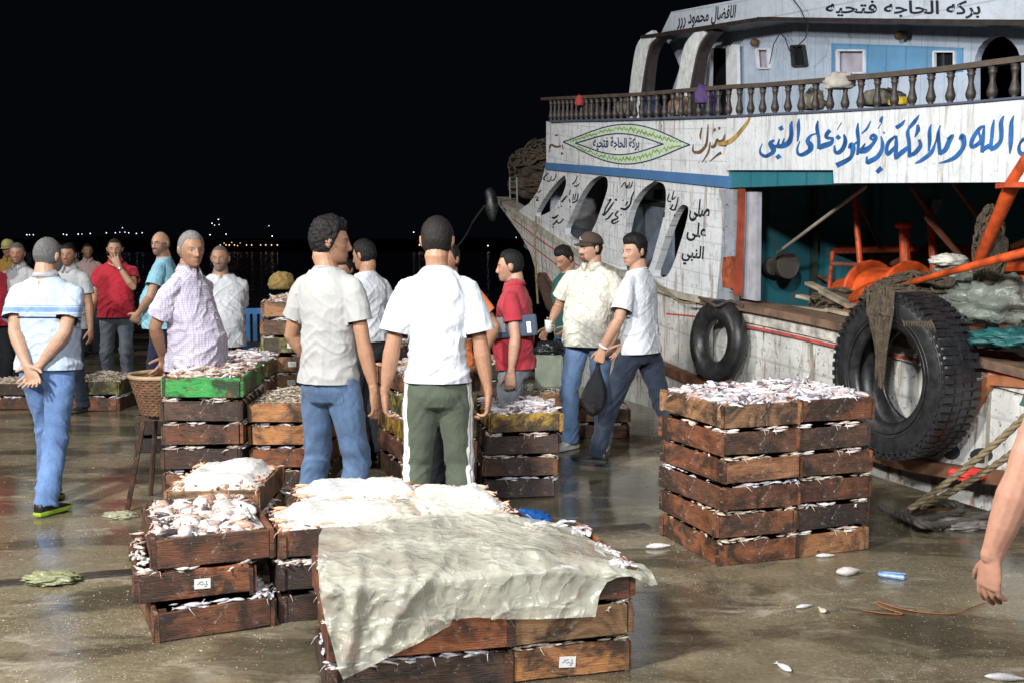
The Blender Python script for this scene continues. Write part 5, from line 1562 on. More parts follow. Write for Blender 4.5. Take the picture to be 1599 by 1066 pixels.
def heap(kind, seed, L=CL, W=CW, mound=0.05):
    """fish lying in a crate: origin at the crate's base centre"""
    random.seed(seed)
    fm = FM()
    z0 = CH - 0.012
    def hz(x, y): return z0 + mound * max(0, 1 - (2 * x / L) ** 4) * max(0, 1 - (2 * y / W) ** 4) * (0.75 + 0.5 * noise.noise(V((x * 6 + seed, y * 6, 0))))
    n = {'silver': 270, 'small': 520, 'white': 300, 'shrimp': 420, 'crab': 0, 'ice': 250}[kind]
    for i in range(n):
        x = random.uniform(-L / 2 + 0.02, L / 2 - 0.02); y = random.uniform(-W / 2 + 0.02, W / 2 - 0.02)
        if kind == 'ice':
            e = max(abs(2 * x / L), abs(2 * y / W))
            if e < 0.78 and random.random() < 0.985: continue
        z = hz(x, y) - random.uniform(-0.012, 0.014)
        Lf = {'silver': random.uniform(0.065, 0.13), 'small': random.uniform(0.03, 0.06), 'white': random.uniform(0.05, 0.10), 'shrimp': random.uniform(0.04, 0.075), 'ice': random.uniform(0.045, 0.085)}[kind]
        fm.fish((x, y, z), random.uniform(0, 2 * PI), random.gauss(0, 0.22), random.choice((0, 0, PI / 2, PI / 2)) + random.gauss(0, 0.5), Lf,
                random.uniform(0.18, 0.3), 0.6, random.gauss(0, 0.35 if kind in ('shrimp', 'ice') else 0.12))
    if kind == 'crab':
        for i in range(85):
            x = random.uniform(-L / 2 + 0.05, L / 2 - 0.05); y = random.uniform(-W / 2 + 0.05, W / 2 - 0.05); z = hz(x, y)
            r = random.uniform(0.018, 0.040); a = random.uniform(0, 6.28)
            fm.blob((x, y, z), (r * random.uniform(1.1, 1.9), r * random.uniform(0.6, 1), r * random.uniform(0.35, 0.7)), random.choice((0.0, 0.1, 0.2, 0.35, 0.6, 0.85, 1.0)), a, random.gauss(0, 0.6), 9, 6)
            if i % 2: fm.strand([(x, y, z + r * 0.4), (x + random.uniform(-.04, .04), y + random.uniform(-.04, .04), z + r * 0.6), (x + random.uniform(-.07, .07), y + random.uniform(-.07, .07), z)], random.uniform(0.005, 0.009), random.random())
            for k in range(4 if i % 3 == 0 else 0):
                b_ = a + (1 if k % 2 else -1) * (0.5 + 0.35 * (k // 2)) + (PI if k % 2 else 0)
                dx, dy = math.cos(b_), math.sin(b_)
                fm.strand([(x + dx * r, y + dy * r, z), (x + dx * r * 1.8, y + dy * r * 1.8, z + 0.008), (x + dx * r * 2.3, y + dy * r * 2.3, z - 0.012)], 0.005, random.uniform(0.5, 0.9))
        for i in range(130):
            x = random.uniform(-L / 2 + 0.03, L / 2 - 0.03); y = random.uniform(-W / 2 + 0.03, W / 2 - 0.03)
            fm.fish((x, y, hz(x, y) - 0.004), random.uniform(0, 6.28), 0, PI / 2, random.uniform(0.05, 0.1), 0.22)
    if kind != 'crab':
        for i in range(7):
            s = random.choice(((1, 0), (-1, 0), (0, 1), (0, -1)))
            x = s[0] * L / 2 if s[0] else random.uniform(-L / 2, L / 2); y = s[1] * W / 2 if s[1] else random.uniform(-W / 2, W / 2)
            tentacle(fm, x * 0.98, y * 0.98, CH + 0.006, s)
    # packed layer underneath so no gap shows through
    g = 28 if kind == 'ice' else 14
    b = len(fm.v)
    for i in range(g + 1):
        for j in range(g + 1):
            x = (i / g - 0.5) * (L - 0.035); y = (j / g - 0.5) * (W - 0.035)
            fm.v.append(V((x, y, hz(x, y) - (0.016 if kind != 'ice' else -0.016 * (max(abs(2 * i / g - 1), abs(2 * j / g - 1)) < 0.78)) + 0.009 * noise.noise(V((i * 0.7, j * 0.7, seed)))))); fm.r.append(0.3)
    nf = len(fm.f)
    for i in range(g):
        for j in range(g): fm.f.append((b + i * (g + 1) + j, b + (i + 1) * (g + 1) + j, b + (i + 1) * (g + 1) + j + 1, b + i * (g + 1) + j + 1))
    mat = {'silver': M_FSILVER, 'small': M_FSMALL, 'white': M_FWHITE, 'shrimp': M_FSHRIMP, 'crab': M_CRAB, 'ice': M_FSHRIMP}[kind]
    me = fm.mesh('fish_heap', [mat, M_ICE if kind in ('ice',) else mat])
    if kind == 'ice':
        for k in range(nf, len(fm.f)): me.polygons[k].material_index = 1
    return me
def rimfish(seed, kind='silver', L=CL, W=CW):
    """the fish that show between one crate and the next"""
    random.seed(seed)
    fm = FM()
    for i in range(210):
        s = random.choice(((1, 0), (-1, 0), (0, 1), (0, -1), (0, -1), (0, -1)))
        d = random.uniform(0.0, 0.05)
        x = s[0] * (L / 2 - d) if s[0] else random.uniform(-L / 2 + .02, L / 2 - .02); y = s[1] * (W / 2 - d) if s[1] else random.uniform(-W / 2 + .02, W / 2 - .02)
        if noise.noise(V((x * 7 + seed, y * 7, 0))) < -0.12: continue
        al = (0 if s[1] else PI / 2) + random.gauss(0, 0.5)
        fm.fish((x, y, CH + random.uniform(-0.006, 0.012)), al, random.gauss(0, 0.1), PI / 2 + random.gauss(0, 0.3), random.uniform(0.035, 0.085), 0.26, 0.6, random.gauss(0, 0.2), random.uniform(0, 0.7))
    for i in range(7):
        s = random.choice(((1, 0), (-1, 0), (0, -1), (0, -1)))
        x = s[0] * L / 2 if s[0] else random.uniform(-L / 2, L / 2); y = s[1] * W / 2 if s[1] else random.uniform(-W / 2, W / 2)
        tentacle(fm, x, y, CH + 0.004, s)
    return fm.mesh('fish_layer', {'silver': M_FSILVER, 'white': M_FWHITE, 'small': M_FSMALL}[kind])
HEAPS = {(k, i): heap(k, 11 * i + hash_) for k, hash_ in (('silver', 3), ('small', 5), ('white', 7), ('shrimp', 9)) for i in (0, 1)}
HEAPS[('crab', 0)] = heap('crab', 21, mound=0.045)
for i in (0, 1, 2): HEAPS[('ice', i)] = heap('ice', 31 + i, mound=0.075)
RIMS = [rimfish(41 + i, k) for i, k in enumerate(('silver', 'white', 'silver', 'small', 'white'))]

def board(L, H, T, seed):
    """worn plank: rounded arrises, slightly wavy edges; centred in x, base at z = 0"""
    random.seed(seed)
    bm = bmesh.new(); rings = []
    n = 9
    for i in range(n + 1):
        x = (i / n - 0.5) * L
        zt = H + random.uniform(-0.0035, 0.002) - (0.004 if i in (0, n) else 0); zb = random.uniform(-0.001, 0.002); w = random.uniform(-0.0012, 0.0012)
        c = 0.003
        rings.append([V((x, -T / 2 + w + c, zb)), V((x, -T / 2 + w, zb + c)), V((x, -T / 2 + w, zt - c)), V((x, -T / 2 + w + c, zt)), V((x, T / 2 + w - c, zt)), V((x, T / 2 + w, zt - c)), V((x, T / 2 + w, zb + c)), V((x, T / 2 + w - c, zb))])
    loft(bm, rings)
    return bm
T_ = 0.017
def crate_meshes(seed, mat):
    d = {}
    d['long'] = [mesh_of(board(CL, CH, T_, seed + i), 'side_board', mat) for i in (0, 1)]
    d['short'] = [mesh_of(board(CW - 2 * T_ - 0.002, CH - 0.003, T_, seed + 3 + i), 'end_board', mat) for i in (0, 1)]
    bm = bmesh.new()
    for i in range(4): bx(bm, (0, (i - 1.5) * 0.102, 0.006), (CL - 0.05, 0.094, 0.009), None, 0, 0.001)
    d['base'] = mesh_of(bm, 'bottom_slats', mat)
    bm = bmesh.new(); bx(bm, (0, 0, CH / 2 + 0.002), (0.032, 0.028, CH - 0.006), None, 0, 0.002)
    d['post'] = mesh_of(bm, 'corner_post', mat)
    bm = bmesh.new(); bx(bm, (0, 0, CH / 2 - 0.002), (0.030, 0.006, CH - 0.014), None, 0, 0.0015)      # nailed on the outside of the long boards
    d['cleat'] = mesh_of(bm, 'end_cleat', mat)
    return d
_cm = {}
def crate_set(mat, k):
    key = (mat.name, k)
    if key not in _cm: _cm[key] = crate_meshes(100 + 17 * k + len(_cm), mat)
    return _cm[key]
def paper(parent, side, seed):
    """handwritten paper slip pasted on a board; side 'L' long front board or 'S' short front board"""
    random.seed(seed)
    bm = bmesh.new()
    w, h = 0.062, 0.040
    x0 = random.uniform(-0.1, 0.1)
    if side == 'L': M = Matrix.Translation((x0, -CW / 2 - 0.0022, CH * 0.5)) @ Matrix.Rotation(random.uniform(-.12, .12), 4, 'Y')
    else: M = Matrix.Translation((-CL / 2 - 0.0022, x0 * 0.5, CH * 0.5)) @ Matrix.Rotation(-PI / 2, 4, 'Z') @ Matrix.Rotation(random.uniform(-.12, .12), 4, 'Y')
    bx(bm, (0, 0, 0), (w, 0.0016, h))
    for v in bm.verts: v.co = M @ v.co
    o = obj('paper_label', bm, M_PAPER, parent)
    bm = bmesh.new()
    for q in ([(-.020, -.002), (-.012, .004), (-.004, -.004), (.004, .001), (.012, -.006), (.020, -.003)], [(-.014, .009), (-.006, .007), (.002, .010)], [(.008, -.012), (.016, -.010)], [(.016, .010), (.015, .000)]):
        tube(bm, [M @ V((x, -0.0014, z)) for x, z in q], 0.0011, 4)
    obj('handwriting', bm, M_INK, o)
    return o
ORD = ['bottom', 'second', 'third', 'fourth', 'fifth', 'sixth', 'seventh', 'eighth', 'ninth', 'tenth']
def make_crate(c, ang, mat, k, label, group, orient='w', scale=1.0, tilt=(0, 0)):
    """c: base centre; orient 'w' short end to the front, 'l' long side to the front"""
    d = crate_set(mat, k)
    e = empty('fish_crate', c)
    e.rotation_euler = (tilt[0], tilt[1], ang + (PI / 2 if orient == 'w' else 0))
    e.scale = (scale,) * 3
    tag(e, label, 'crate', group)
    for i, sy in enumerate((-1, 1)):
        o = link('side_board', d['long'][i], e, (0, sy * (CW / 2 - T_ / 2 + abs(random.gauss(0, 0.0015))), random.uniform(-0.002, 0.006))); o.rotation_euler = (random.gauss(0, 0.02), random.gauss(0, 0.010), random.gauss(0, 0.006))
    for i, sx in enumerate((-1, 1)):
        o = link('end_board', d['short'][i], e, (sx * (CL / 2 - T_ / 2 + abs(random.gauss(0, 0.001))), 0, random.uniform(-0.002, 0.005))); o.rotation_euler = (random.gauss(0, 0.02), random.gauss(0, 0.012), PI / 2 + random.gauss(0, 0.004))
    link('bottom_slats', d['base'], e)
    for sx in (-1, 1):
        for sy in (-1, 1):
            link('corner_post', d['post'], e, (sx * (CL / 2 - T_ - 0.020), sy * (CW / 2 - T_ - 0.016), 0))
            link('end_cleat', d['cleat'], e, (sx * (CL / 2 - 0.019), sy * (CW / 2 + 0.0052), 0))
    return e
def put_fish(c, rot, me, label, scale, group, name='fish_heap'):
    f = link(name, me, None, c); f.rotation_euler = rot; f.scale = (scale,) * 3
    tag(f, label, 'fish', group, 'stuff')
    return f
TREE = []
def stack(origin, ang, cells, phrase, top='silver', mats=None, scale=1.0, jit=0.012, papers=(), group=None):
    """cells: (u, n, orient, levels, column phrase)"""
    u = V((math.cos(ang), math.sin(ang), 0)); nn = V((-math.sin(ang), math.cos(ang), 0))
    group = group or 'wooden crates of the ' + phrase
    for ci, (cu, cn, orient, nl, colp) in enumerate(cells):
        wu, wn = (CW, CL) if orient == 'w' else (CL, CW)
        for lv in range(nl):
            random.seed(int(origin.x * 100) + 97 * ci + 13 * lv)
            c = origin + u * (cu + wu * scale / 2) + nn * (cn + wn * scale / 2) + V((random.uniform(-jit, jit), random.uniform(-jit, jit), 0)) * (lv > 0)
            c.z = PITCHZ * scale * lv
            da = random.gauss(0, 0.018) * (lv > 0)
            m = (mats or {}).get((ci, lv)) or (mats or {}).get(lv)
            if m is None: m = random.choice((M_CR, M_CR, M_CR, M_CR2, M_CRD))
            lev = ('top' if lv == nl - 1 and nl > 1 else ORD[lv] + ('' if lv == 0 else ' from bottom'))
            col_ = {M_GREEN: 'green painted', M_YEL: 'yellow painted', M_OLIVE: 'olive painted', M_BLK: 'black', M_CRD: 'dark', M_CR2: 'pale brown', M_CR: 'brown'}[m]
            where = (colp + ' of ' if colp else '') + phrase
            e = make_crate(c, ang + da, m, random.randrange(2), '%s crate, %s in %s' % (col_, lev, where), group, orient, scale)
            if (ci, lv) in papers: paper(e, 'S' if orient == 'w' else 'L', 5 + lv)
            rot = (0, 0, ang + da + (PI / 2 if orient == 'w' else 0))
            if lv < nl - 1:
                put_fish(c, rot, RIMS[(lv + ci * 2 + random.randrange(5)) % 5], 'fish over the %s crate in %s' % (lev, where), scale, 'layers of fish between crates')
            else:
                tk = top[ci] if isinstance(top, (list, tuple)) else top
                if tk == 'flat':
                    put_fish(c, rot, RIMS[ci], 'fish under the sheet in the %s' % where, scale, 'layers of fish between crates'); continue
                word = {'silver': 'silver fish', 'small': 'small brownish fish', 'white': 'whitish fish', 'shrimp': 'pink shrimp', 'crab': 'crabs', 'ice': 'crushed ice ringed with shrimp'}[tk]
                ks = [q for q in HEAPS if q[0] == tk]
                put_fish(c, rot, HEAPS[ks[(ci + nl) % len(ks)]], '%s heaped atop %s' % (word, where), scale, 'open heaps of fish')
def at_px(px, Y): return V(((px - CX) / FPX * Y, Y, 0))

# the big stack by the boat
stack(G(1125, 884), QA, [(0, 0, 'w', 6, 'left column'), (CW * 1.01, 0.02, 'w', 6, 'right column')], 'big stack by the boat', ['silver', 'silver'],
      {(0, 0): M_CR, (0, 5): M_CR2, (0, 3): M_CR, (1, 3): M_CR, (1, 4): M_CRD, (0, 2): M_CR, (0, 4): M_CR, (1, 5): M_CR, (0, 1): M_CR, (1, 0): M_CR2, (1, 1): M_CRD, (1, 2): M_CR}, 1.03)
# pile under the plastic sheet
S3O = G(503, 1068); S3O = V((-0.672, 3.95, 0))
stack(S3O, R_(15), [(0, 0, 'l', 3, 'left front'), (0.28, CW * 1.06, 'l', 3, 'left rear'), (CL * 1.04, 0.0, 'w', 3, 'right end')], 'pile under plastic sheet', ['flat', 'flat', 'flat'],
      {(0, 1): M_CR, (2, 0): M_CR2, (2, 1): M_CR2, (2, 2): M_CR, (0, 2): M_CR, (0, 0): M_CRD}, 1.065, papers=((2, 0),))
# iced pair behind it
stack(G(436, 972), R_(17), [(0, 0, 'l', 3, 'left half'), (CL * 1.02, 0.0, 'w', 3, 'right half')], 'iced pile behind plastic sheet', ['ice', 'ice'], {(0, 0): M_CRD, (0, 1): M_CRD, (0, 2): M_CR}, 1.0, papers=((0, 0),))
stack(G(436, 972) + V((-0.10, 0.50, 0)), R_(17), [(0.1, 0.0, 'l', 3, 'rear row')], 'iced pile behind plastic sheet', ['ice'], {}, 1.0)
# leaning stack of three with crabs on top
def loose(px, py, z, deg, mat, lv, tp, scale=1.0, tilt=(0, 0), pap=False):
    a = R_(deg); o = G(px, py, z)
    c = o + V((math.cos(a), math.sin(a), 0)) * CW * scale / 2 + V((-math.sin(a), math.cos(a), 0)) * CL * scale / 2
    wh = 'leaning stack of three at front left'
    e = make_crate(c, a, mat, lv % 2, '%s wooden crate of %s, %s of %s' % ({M_CR: 'reddish brown', M_CRD: 'dark'}[mat], 'crabs' if tp == 'crab' else 'fish', ('bottom', 'middle', 'top')[lv], wh), 'leaning stack of three crates', 'w', scale, tilt)
    if pap: paper(e, 'S', 3)
    r = (tilt[0], tilt[1], a + PI / 2)
    if tp == 'crab': put_fish(c, r, HEAPS[('crab', 0)], 'heap of pale crabs in the top crate of leaning stack', scale, 'open heaps of fish')
    else: put_fish(c, r, RIMS[tp], 'fish showing over the %s crate of leaning stack' % ('bottom', 'middle')[lv], scale, 'layers of fish between crates')
loose(243, 1004, 0.0, 25, M_CR, 0, 0, 1.10)
loose(211, 944, 0.142, 20, M_CR, 1, 1, 1.09, (0, 0), True)
loose(238, 890, 0.285, 21, M_CR, 2, 'crab', 1.12)
# stacks to the left
stack(at_px(248, 6.75), 0.02, [(0, 0, 'w', 6, '')], 'stack with green crate beside wicker basket', 'white', {5: M_GREEN, 4: M_CRD, 3: M_CR, 2: M_CRD}, 1.06)
stack(at_px(386, 6.85), 0.0, [(0, 0, 'w', 5, '')], 'stack right of the green crate', 'small', {4: M_CR2, 3: M_CR2, 2: M_CR, 1: M_CR, 0: M_CRD}, 1.02)
stack(at_px(252, 5.62), 0.01, [(0, 0, 'w', 3, '')], 'low stack of ice behind the crabs', 'ice', {2: M_CR2}, 1.04)
stack(at_px(204, 8.9), 0.03, [(0, 0, 'l', 2, '')], 'pair of black crates behind wicker basket', 'shrimp', {0: M_BLK, 1: M_BLK}, 1.0, papers=((0, 0), (0, 1)))
stack(at_px(407, 8.5), 0.0, [(0, 0, 'w', 9, '')], 'tallest stack behind the grey tee man', 'white', {8: M_CR2, 7: M_CR2, 6: M_OLIVE, 5: M_CR2, 4: M_CR2}, 1.0, papers=((0, 4), (0, 5), (0, 6), (0, 3)))
stack(at_px(318, 8.15), 0.0, [(0, 0, 'w', 6, '')], 'stack with olive crate behind check shirt man', 'silver', {5: M_OLIVE, 4: M_CR}, 1.0, papers=((0, 5),))
stack(at_px(-62, 11.3), 0.0, [(0, 0, 'l', 2, 'left end'), (0.72, 0, 'l', 2, 'right end')], 'low row behind striped polo man', ['small', 'small'], {(1, 1): M_OLIVE, (1, 0): M_CR, (0, 0): M_CR}, 1.0)
stack(at_px(98, 11.2), 0.0, [(0, 0, 'w', 2, '')], 'short stack beside the red polo man', 'small', {1: M_OLIVE, 0: M_CR}, 1.15)
# stacks in the middle and behind
stack(at_px(547, 9.2), 0.0, [(0, 0, 'w', 6, 'first column'), (0.47, 0, 'w', 6, 'second column'), (0.94, 0, 'w', 5, 'third column')], 'long row behind the centre men', ['white', 'white', 'white'],
      {(0, 3): M_YEL, (0, 2): M_CR, (0, 4): M_CR2}, 1.0, papers=((0, 0), (0, 3), (0, 4)))
stack(at_px(815, 9.5), 0.0, [(0, 0, 'w', 3, 'left column'), (0.47, 0.1, 'w', 2, 'right column')], 'row behind the cap man', ['small', 'small'], {}, 1.0, papers=((0, 2), (1, 1)))
stack(at_px(628, 7.6), QA, [(0, 0, 'w', 5, '')], 'stack in front of olive trousers man', 'white', {1: M_YEL, 2: M_OLIVE, 0: M_CRD}, 1.15) if False else None
stack(at_px(628, 7.6), QA, [(0, 0, 'w', 5, '')], 'stack behind the olive trousers man', 'white', {1: M_CR, 2: M_YEL, 3: M_OLIVE, 0: M_CRD}, 1.15)
stack(at_px(757, 7.25), 0.10, [(0, 0, 'w', 4, '')], 'stack with yellow crate near red polo man', 'silver', {3: M_YEL, 2: M_CRD, 1: M_CR, 0: M_CRD}, 1.05)

# ------------------------------------------------------------------ plastic sheet over the front pile
QU3, QN3 = V((math.cos(R_(15)), math.sin(R_(15)), 0)), V((-math.sin(R_(15)), math.cos(R_(15)), 0))
def s3_local(p): d = p - S3O; return d.dot(QU3), d.dot(QN3)
outl = [(530, 796), (560, 784), (600, 776), (650, 768), (692, 766), (730, 778), (770, 792), (812, 806), (856, 813), (890, 822), (930, 846), (962, 866), (985, 877), (1004, 880), (1018, 892), (1027, 912), (1016, 914), (1000, 905), (984, 899), (968, 900), (948, 908), (936, 928), (930, 962),
        (890, 964), (845, 966), (790, 966), (745, 963), (706, 966), (703, 976), (660, 1000), (610, 1024), (566, 1046), (536, 1060), (528, 1044), (520, 1010), (508, 970), (500, 930), (496, 880), (498, 836), (510, 810)]
bm = bmesh.new()
fl = [V((x, y, 0)) for x, y in outl]
vs = [bm.verts.new(p) for p in fl]
for t in tessellate_polygon([fl]): bm.faces.new([vs[i] for i in t])
for ax_, a0, a1 in ((0, 490, 1030), (1, 760, 1065)):
    x = a0
    while x < a1:
        co = V((x, 0, 0)) if ax_ == 0 else V((0, x, 0))
        bmesh.ops.bisect_plane(bm, geom=bm.verts[:] + bm.edges[:] + bm.faces[:], plane_co=co, plane_no=(1, 0, 0) if ax_ == 0 else (0, 1, 0)); x += 5
def sheet_pt(x, y):
    d = ray(x, y)
    # top surface z = f(u, n); march along the ray to meet it or the front drape
    best = None
    T = 3.2
    while T < 6.6:
        p = V((0, 0, EYE)) + d * (T / d.y)
        u, n = s3_local(p)
        top = 0.47 + 0.035 * sm(0.2, 0.9, n) + 0.06 * gs(u, 0.55, 0.5) * gs(n, 0.75, 0.45) - 0.05 * sm(0.8, 1.25, u) + 0.012 * noise.noise(V((u * 5, n * 5, 1))) - 0.035 * sm(0.14, -0.06, n)
        nd = -0.035 - 0.05 * sm(0.42, 0.05, p.z) - 0.02 * gs(u, 0.1, 0.3)
        if n >= nd and p.z <= top: best = p; break
        T += 0.004
    return best or p
rid = ([(545, 800), (560, 900), (540, 1040)], [(700, 770), (690, 860), (560, 1030)], [(700, 860), (620, 960)], [(720, 880), (745, 960)], [(720, 840), (900, 870), (1000, 900)], [(860, 830), (880, 900), (930, 950)], [(600, 800), (640, 900), (600, 1000)], [(740, 800), (840, 880), (920, 960)], [(520, 830), (600, 850), (690, 800)])
def segd(x, y):
    best = 0
    for k, L in enumerate(rid):
        q = spline([(a, b) for a, b in L], 3)
        for a, b in zip(q, q[1:]):
            dx, dy = b[0] - a[0], b[1] - a[1]; t = max(0, min(1, ((x - a[0]) * dx + (y - a[1]) * dy) / (dx * dx + dy * dy)))
            e = math.hypot(x - a[0] - dx * t, y - a[1] - dy * t)
            best = max(best, (1 if k % 2 == 0 else -0.6) * math.exp(-(e / 11) ** 2)) if k % 2 == 0 else best - 0.35 * math.exp(-(e / 8) ** 2)
    return best
pix = {v: (v.co.x, v.co.y) for v in bm.verts}
for v in bm.verts: v.co = sheet_pt(*pix[v])
bmesh.ops.triangulate(bm, faces=bm.faces)
for it_ in range(5): bmesh.ops.smooth_vert(bm, verts=[v for v in bm.verts if not v.is_boundary], factor=0.5, use_axis_x=True, use_axis_y=True, use_axis_z=True)
for v in bm.verts:
    x, y = pix[v]; p = v.co.copy()
    lf = 1.0 - 0.65 * sm(600, 760, x)
    dd = -ray(x, y).normalized()
    a = 0.030 * segd(x, y) + 0.010 * noise.noise(p * 7) + (0.005 + 0.011 * lf) * max(0, 1 - 3.4 * abs(noise.noise(V((p.x * 7 + p.z * 5, p.y * 7, p.z * 4))))) + 0.008 * lf * max(0, 1 - 3.4 * abs(noise.noise(V((p.x * 16 + 5, p.y * 15 + 3, p.z * 14)))))
    v.co = p + dd * (a * 0.9 + 0.008)
for f in bm.faces: f.smooth = True
me = bpy.data.meshes.new('plastic_sheet'); bmesh.ops.recalc_face_normals(bm, faces=bm.faces); bm.to_mesh(me); bm.free(); me.materials.append(M_SHEET)
tag(link('plastic_sheet', me), 'crumpled yellowish translucent plastic sheet draped over the front crates', 'plastic sheet')
# ------------------------------------------------------------------ tyres, ropes, nets and small gear
def tyre_mesh(R, r_in, w, lugs, name):
    """axis along local y"""
    bm = bmesh.new()
    n = 96 if lugs else 56
    hw = w / 2; s = R - r_in
    prof = [(r_in, -hw * 0.72), (r_in + s * 0.12, -hw * 0.86), (r_in + s * 0.45, -hw * 1.0), (r_in + s * 0.78, -hw * 0.97), (R - s * 0.06, -hw * 0.84), (R, -hw * 0.66), (R + 0.003, 0), (R, hw * 0.66), (R - s * 0.06, hw * 0.84),
            (r_in + s * 0.78, hw * 0.97), (r_in + s * 0.45, hw * 1.0), (r_in + s * 0.12, hw * 0.86), (r_in, hw * 0.72), (r_in + 0.02, hw * 0.6), (r_in + s * 0.5, hw * 0.8), (r_in + s * 0.75, 0), (r_in + s * 0.5, -hw * 0.8), (r_in + 0.02, -hw * 0.6)]
    if not lugs:
        prof = [(r_in + s / 2 + s / 2 * math.cos(a), hw * math.sin(a)) for a in [2 * PI * j / 18 for j in range(18)]]
    rings = []
    for i in range(n):
        a = 2 * PI * i / n
        rings.append([V((math.cos(a) * r, y, math.sin(a) * r)) for r, y in prof])
    loft(bm, rings, closed=True)
    me = mesh_of(bm, name, M_RUB, True)
    return me
def rub(name, c, rough):
    m, nt, b = new_mat(name)
    f = tex(nt, coords(nt), 14, 5, 0.6)
    nt.links.new(ramp(nt, f, [(0.3, c), (0.75, tuple(x * 2.4 for x in c))]), b.inputs['Base Color'])
    nt.links.new(ramp(nt, f, [(0.35, (rough,) * 3), (0.65, (rough + 0.2,) * 3)]), b.inputs['Roughness'])
    bump(nt, tex(nt, coords(nt), 60, 4), b, 0.25, 0.004)
    return m
M_RUB = rub('tyre_rubber', (0.010, 0.010, 0.011), 0.30)
def hang_tyre(px, py, off, R, r_in, w, lugs, label, lean=0.0, twist=0.0):
    p, n, s = W(px, py, off, True)
    e = empty('tyre_fender', p)
    # local y -> outward normal
    q = V((0, 1, 0)).rotation_difference(n)
    e.rotation_mode = 'QUATERNION'
    e.rotation_quaternion = Quaternion((0, 0, 1), R_(twist)) @ q @ Quaternion((1, 0, 0), R_(lean))
    tag(e, label, 'tyre', 'tyres hung as fenders on the boat')
    link('tyre_casing', tyre_mesh(R, r_in, w, lugs, 'tyre_casing'), e)
    if lugs:
        bm = bmesh.new()
        nl = 58
        for i in range(nl):
            a = 2 * PI * i / nl
            for side in (-1, 1):
                for (y, l_, h_) in ((side * w * 0.37, w * 0.22, 0.016), (side * w * 0.12, w * 0.18, 0.010)):
                    aa = a + (0.5 if side > 0 else 0) * 2 * PI / nl
                    M = Matrix.Rotation(-aa, 3, 'Y')
                    bx(bm, M @ V((R + h_ / 2 - 0.006, y, 0)), (h_ + 0.01, l_, 2 * PI * R / nl * 0.62), M)
                M = Matrix.Rotation(-a, 3, 'Y')
                bx(bm, M @ V((R - 0.032, side * w * 0.455, 0)), (0.05, 0.014, 2 * PI * R / nl * 0.5), M)
        link('tread', mesh_of(bm, 'tread', M_RUB), e)
        bm = bmesh.new()
        for k in (0.30, 0.42, 0.86):
            rr = r_in + (R - r_in) * k
            for side in (-1, 1):
                tube(bm, [(rr * math.cos(a), side * w * (0.495 if k < 0.8 else 0.475), rr * math.sin(a)) for a in [2 * PI * j / 60 for j in range(60)]], 0.0045, 6, up=(0, 1, 0), closed=True)
        link('sidewall_rib', mesh_of(bm, 'sidewall_rib', M_RUB, True), e)
    return e
hang_tyre(1409, 586, 0.27, 0.555, 0.315, 0.30, True, 'large knobbly truck tyre hanging on the hull right of the big crate stack', 0, 0)
hang_tyre(1121, 532, 0.16, 0.375, 0.185, 0.17, False, 'smaller smooth black tyre hanging on the hull by the end post', 4, 6)
bm = bmesh.new(); ellipsoid(bm, W(767, 320, 0.25), (0.10, 0.10, 0.27), None, 16, 12)
for v in bm.verts: v.co += V((noise.noise(v.co * 5), noise.noise(v.co * 5 + V((3, 0, 0))), 0)) * 0.06
tag(obj('rubber_fender', bm, M_RUB, None, True), 'long black rubber fender hanging at the tip of the bow', 'fender')

def rope(name, pts, r, mat, label, group=None, strands=3, cat='rope', twist=9.0, parent=None):
    """laid rope: strands wound round a smooth centre line"""
    q = [V(p) for p in spline([tuple(p) for p in pts], 10)]
    d = [q[0]]
    for a, b in zip(q, q[1:]):
        m = max(1, int((b - a).length / (r * 0.9))); d += [a.lerp(b, (i + 1) / m) for i in range(m)]
    d = d[:1600]
    fr = frames(d)
    bm = bmesh.new()
    if strands == 1: tube(bm, d[::2], r, 7)
    else:
        for k in range(strands):
            pts2 = []; s = 0
            for i, (p, (t, a, b)) in enumerate(zip(d, fr)):
                if i: s += (d[i] - d[i - 1]).length
                ph = s / (r * twist) * 2 * PI + 2 * PI * k / strands
                pts2.append(p + (a * math.cos(ph) + b * math.sin(ph)) * r * 0.5)
            tube(bm, pts2, r * 0.58, 6)
    o = obj(name, bm, mat, parent, True)
    if label: tag(o, label, cat, group)
    return o
g1, g2 = G(1412, 801, 0.03), G(1436, 792, 0.03)
far1 = P(1660, 592, 6.1); far2 = P(1660, 640, 6.1)
rope('mooring_rope', [g1, g1.lerp(far1, 0.3) + V((0, 0, -0.03)), g1.lerp(far1, 0.65) + V((0, 0, -0.04)), far1], 0.021, M_ROPE, 'thick pale mooring rope rising from the quay past the truck tyre, upper strand', 'thick mooring ropes by the truck tyre')
rope('mooring_rope', [g2, g2.lerp(far2, 0.3) + V((0, 0, -0.04)), g2.lerp(far2, 0.65) + V((0, 0, -0.05)), far2], 0.021, M_ROPE, 'thick pale mooring rope just below the upper one, lower strand', 'thick mooring ropes by the truck tyre')
rope('rope_coil', [G(x, y, 0.03 + 0.02 * (i % 3)) for i, (x, y) in enumerate(((1375, 790), (1400, 802), (1432, 812), (1470, 806), (1500, 796), (1492, 786), (1450, 788), (1415, 800), (1440, 818), (1485, 818), (1530, 808), (1560, 800), (1600, 806)))], 0.024, M_ROPED, 'untidy coil of dark rope lying on the quay edge', None)
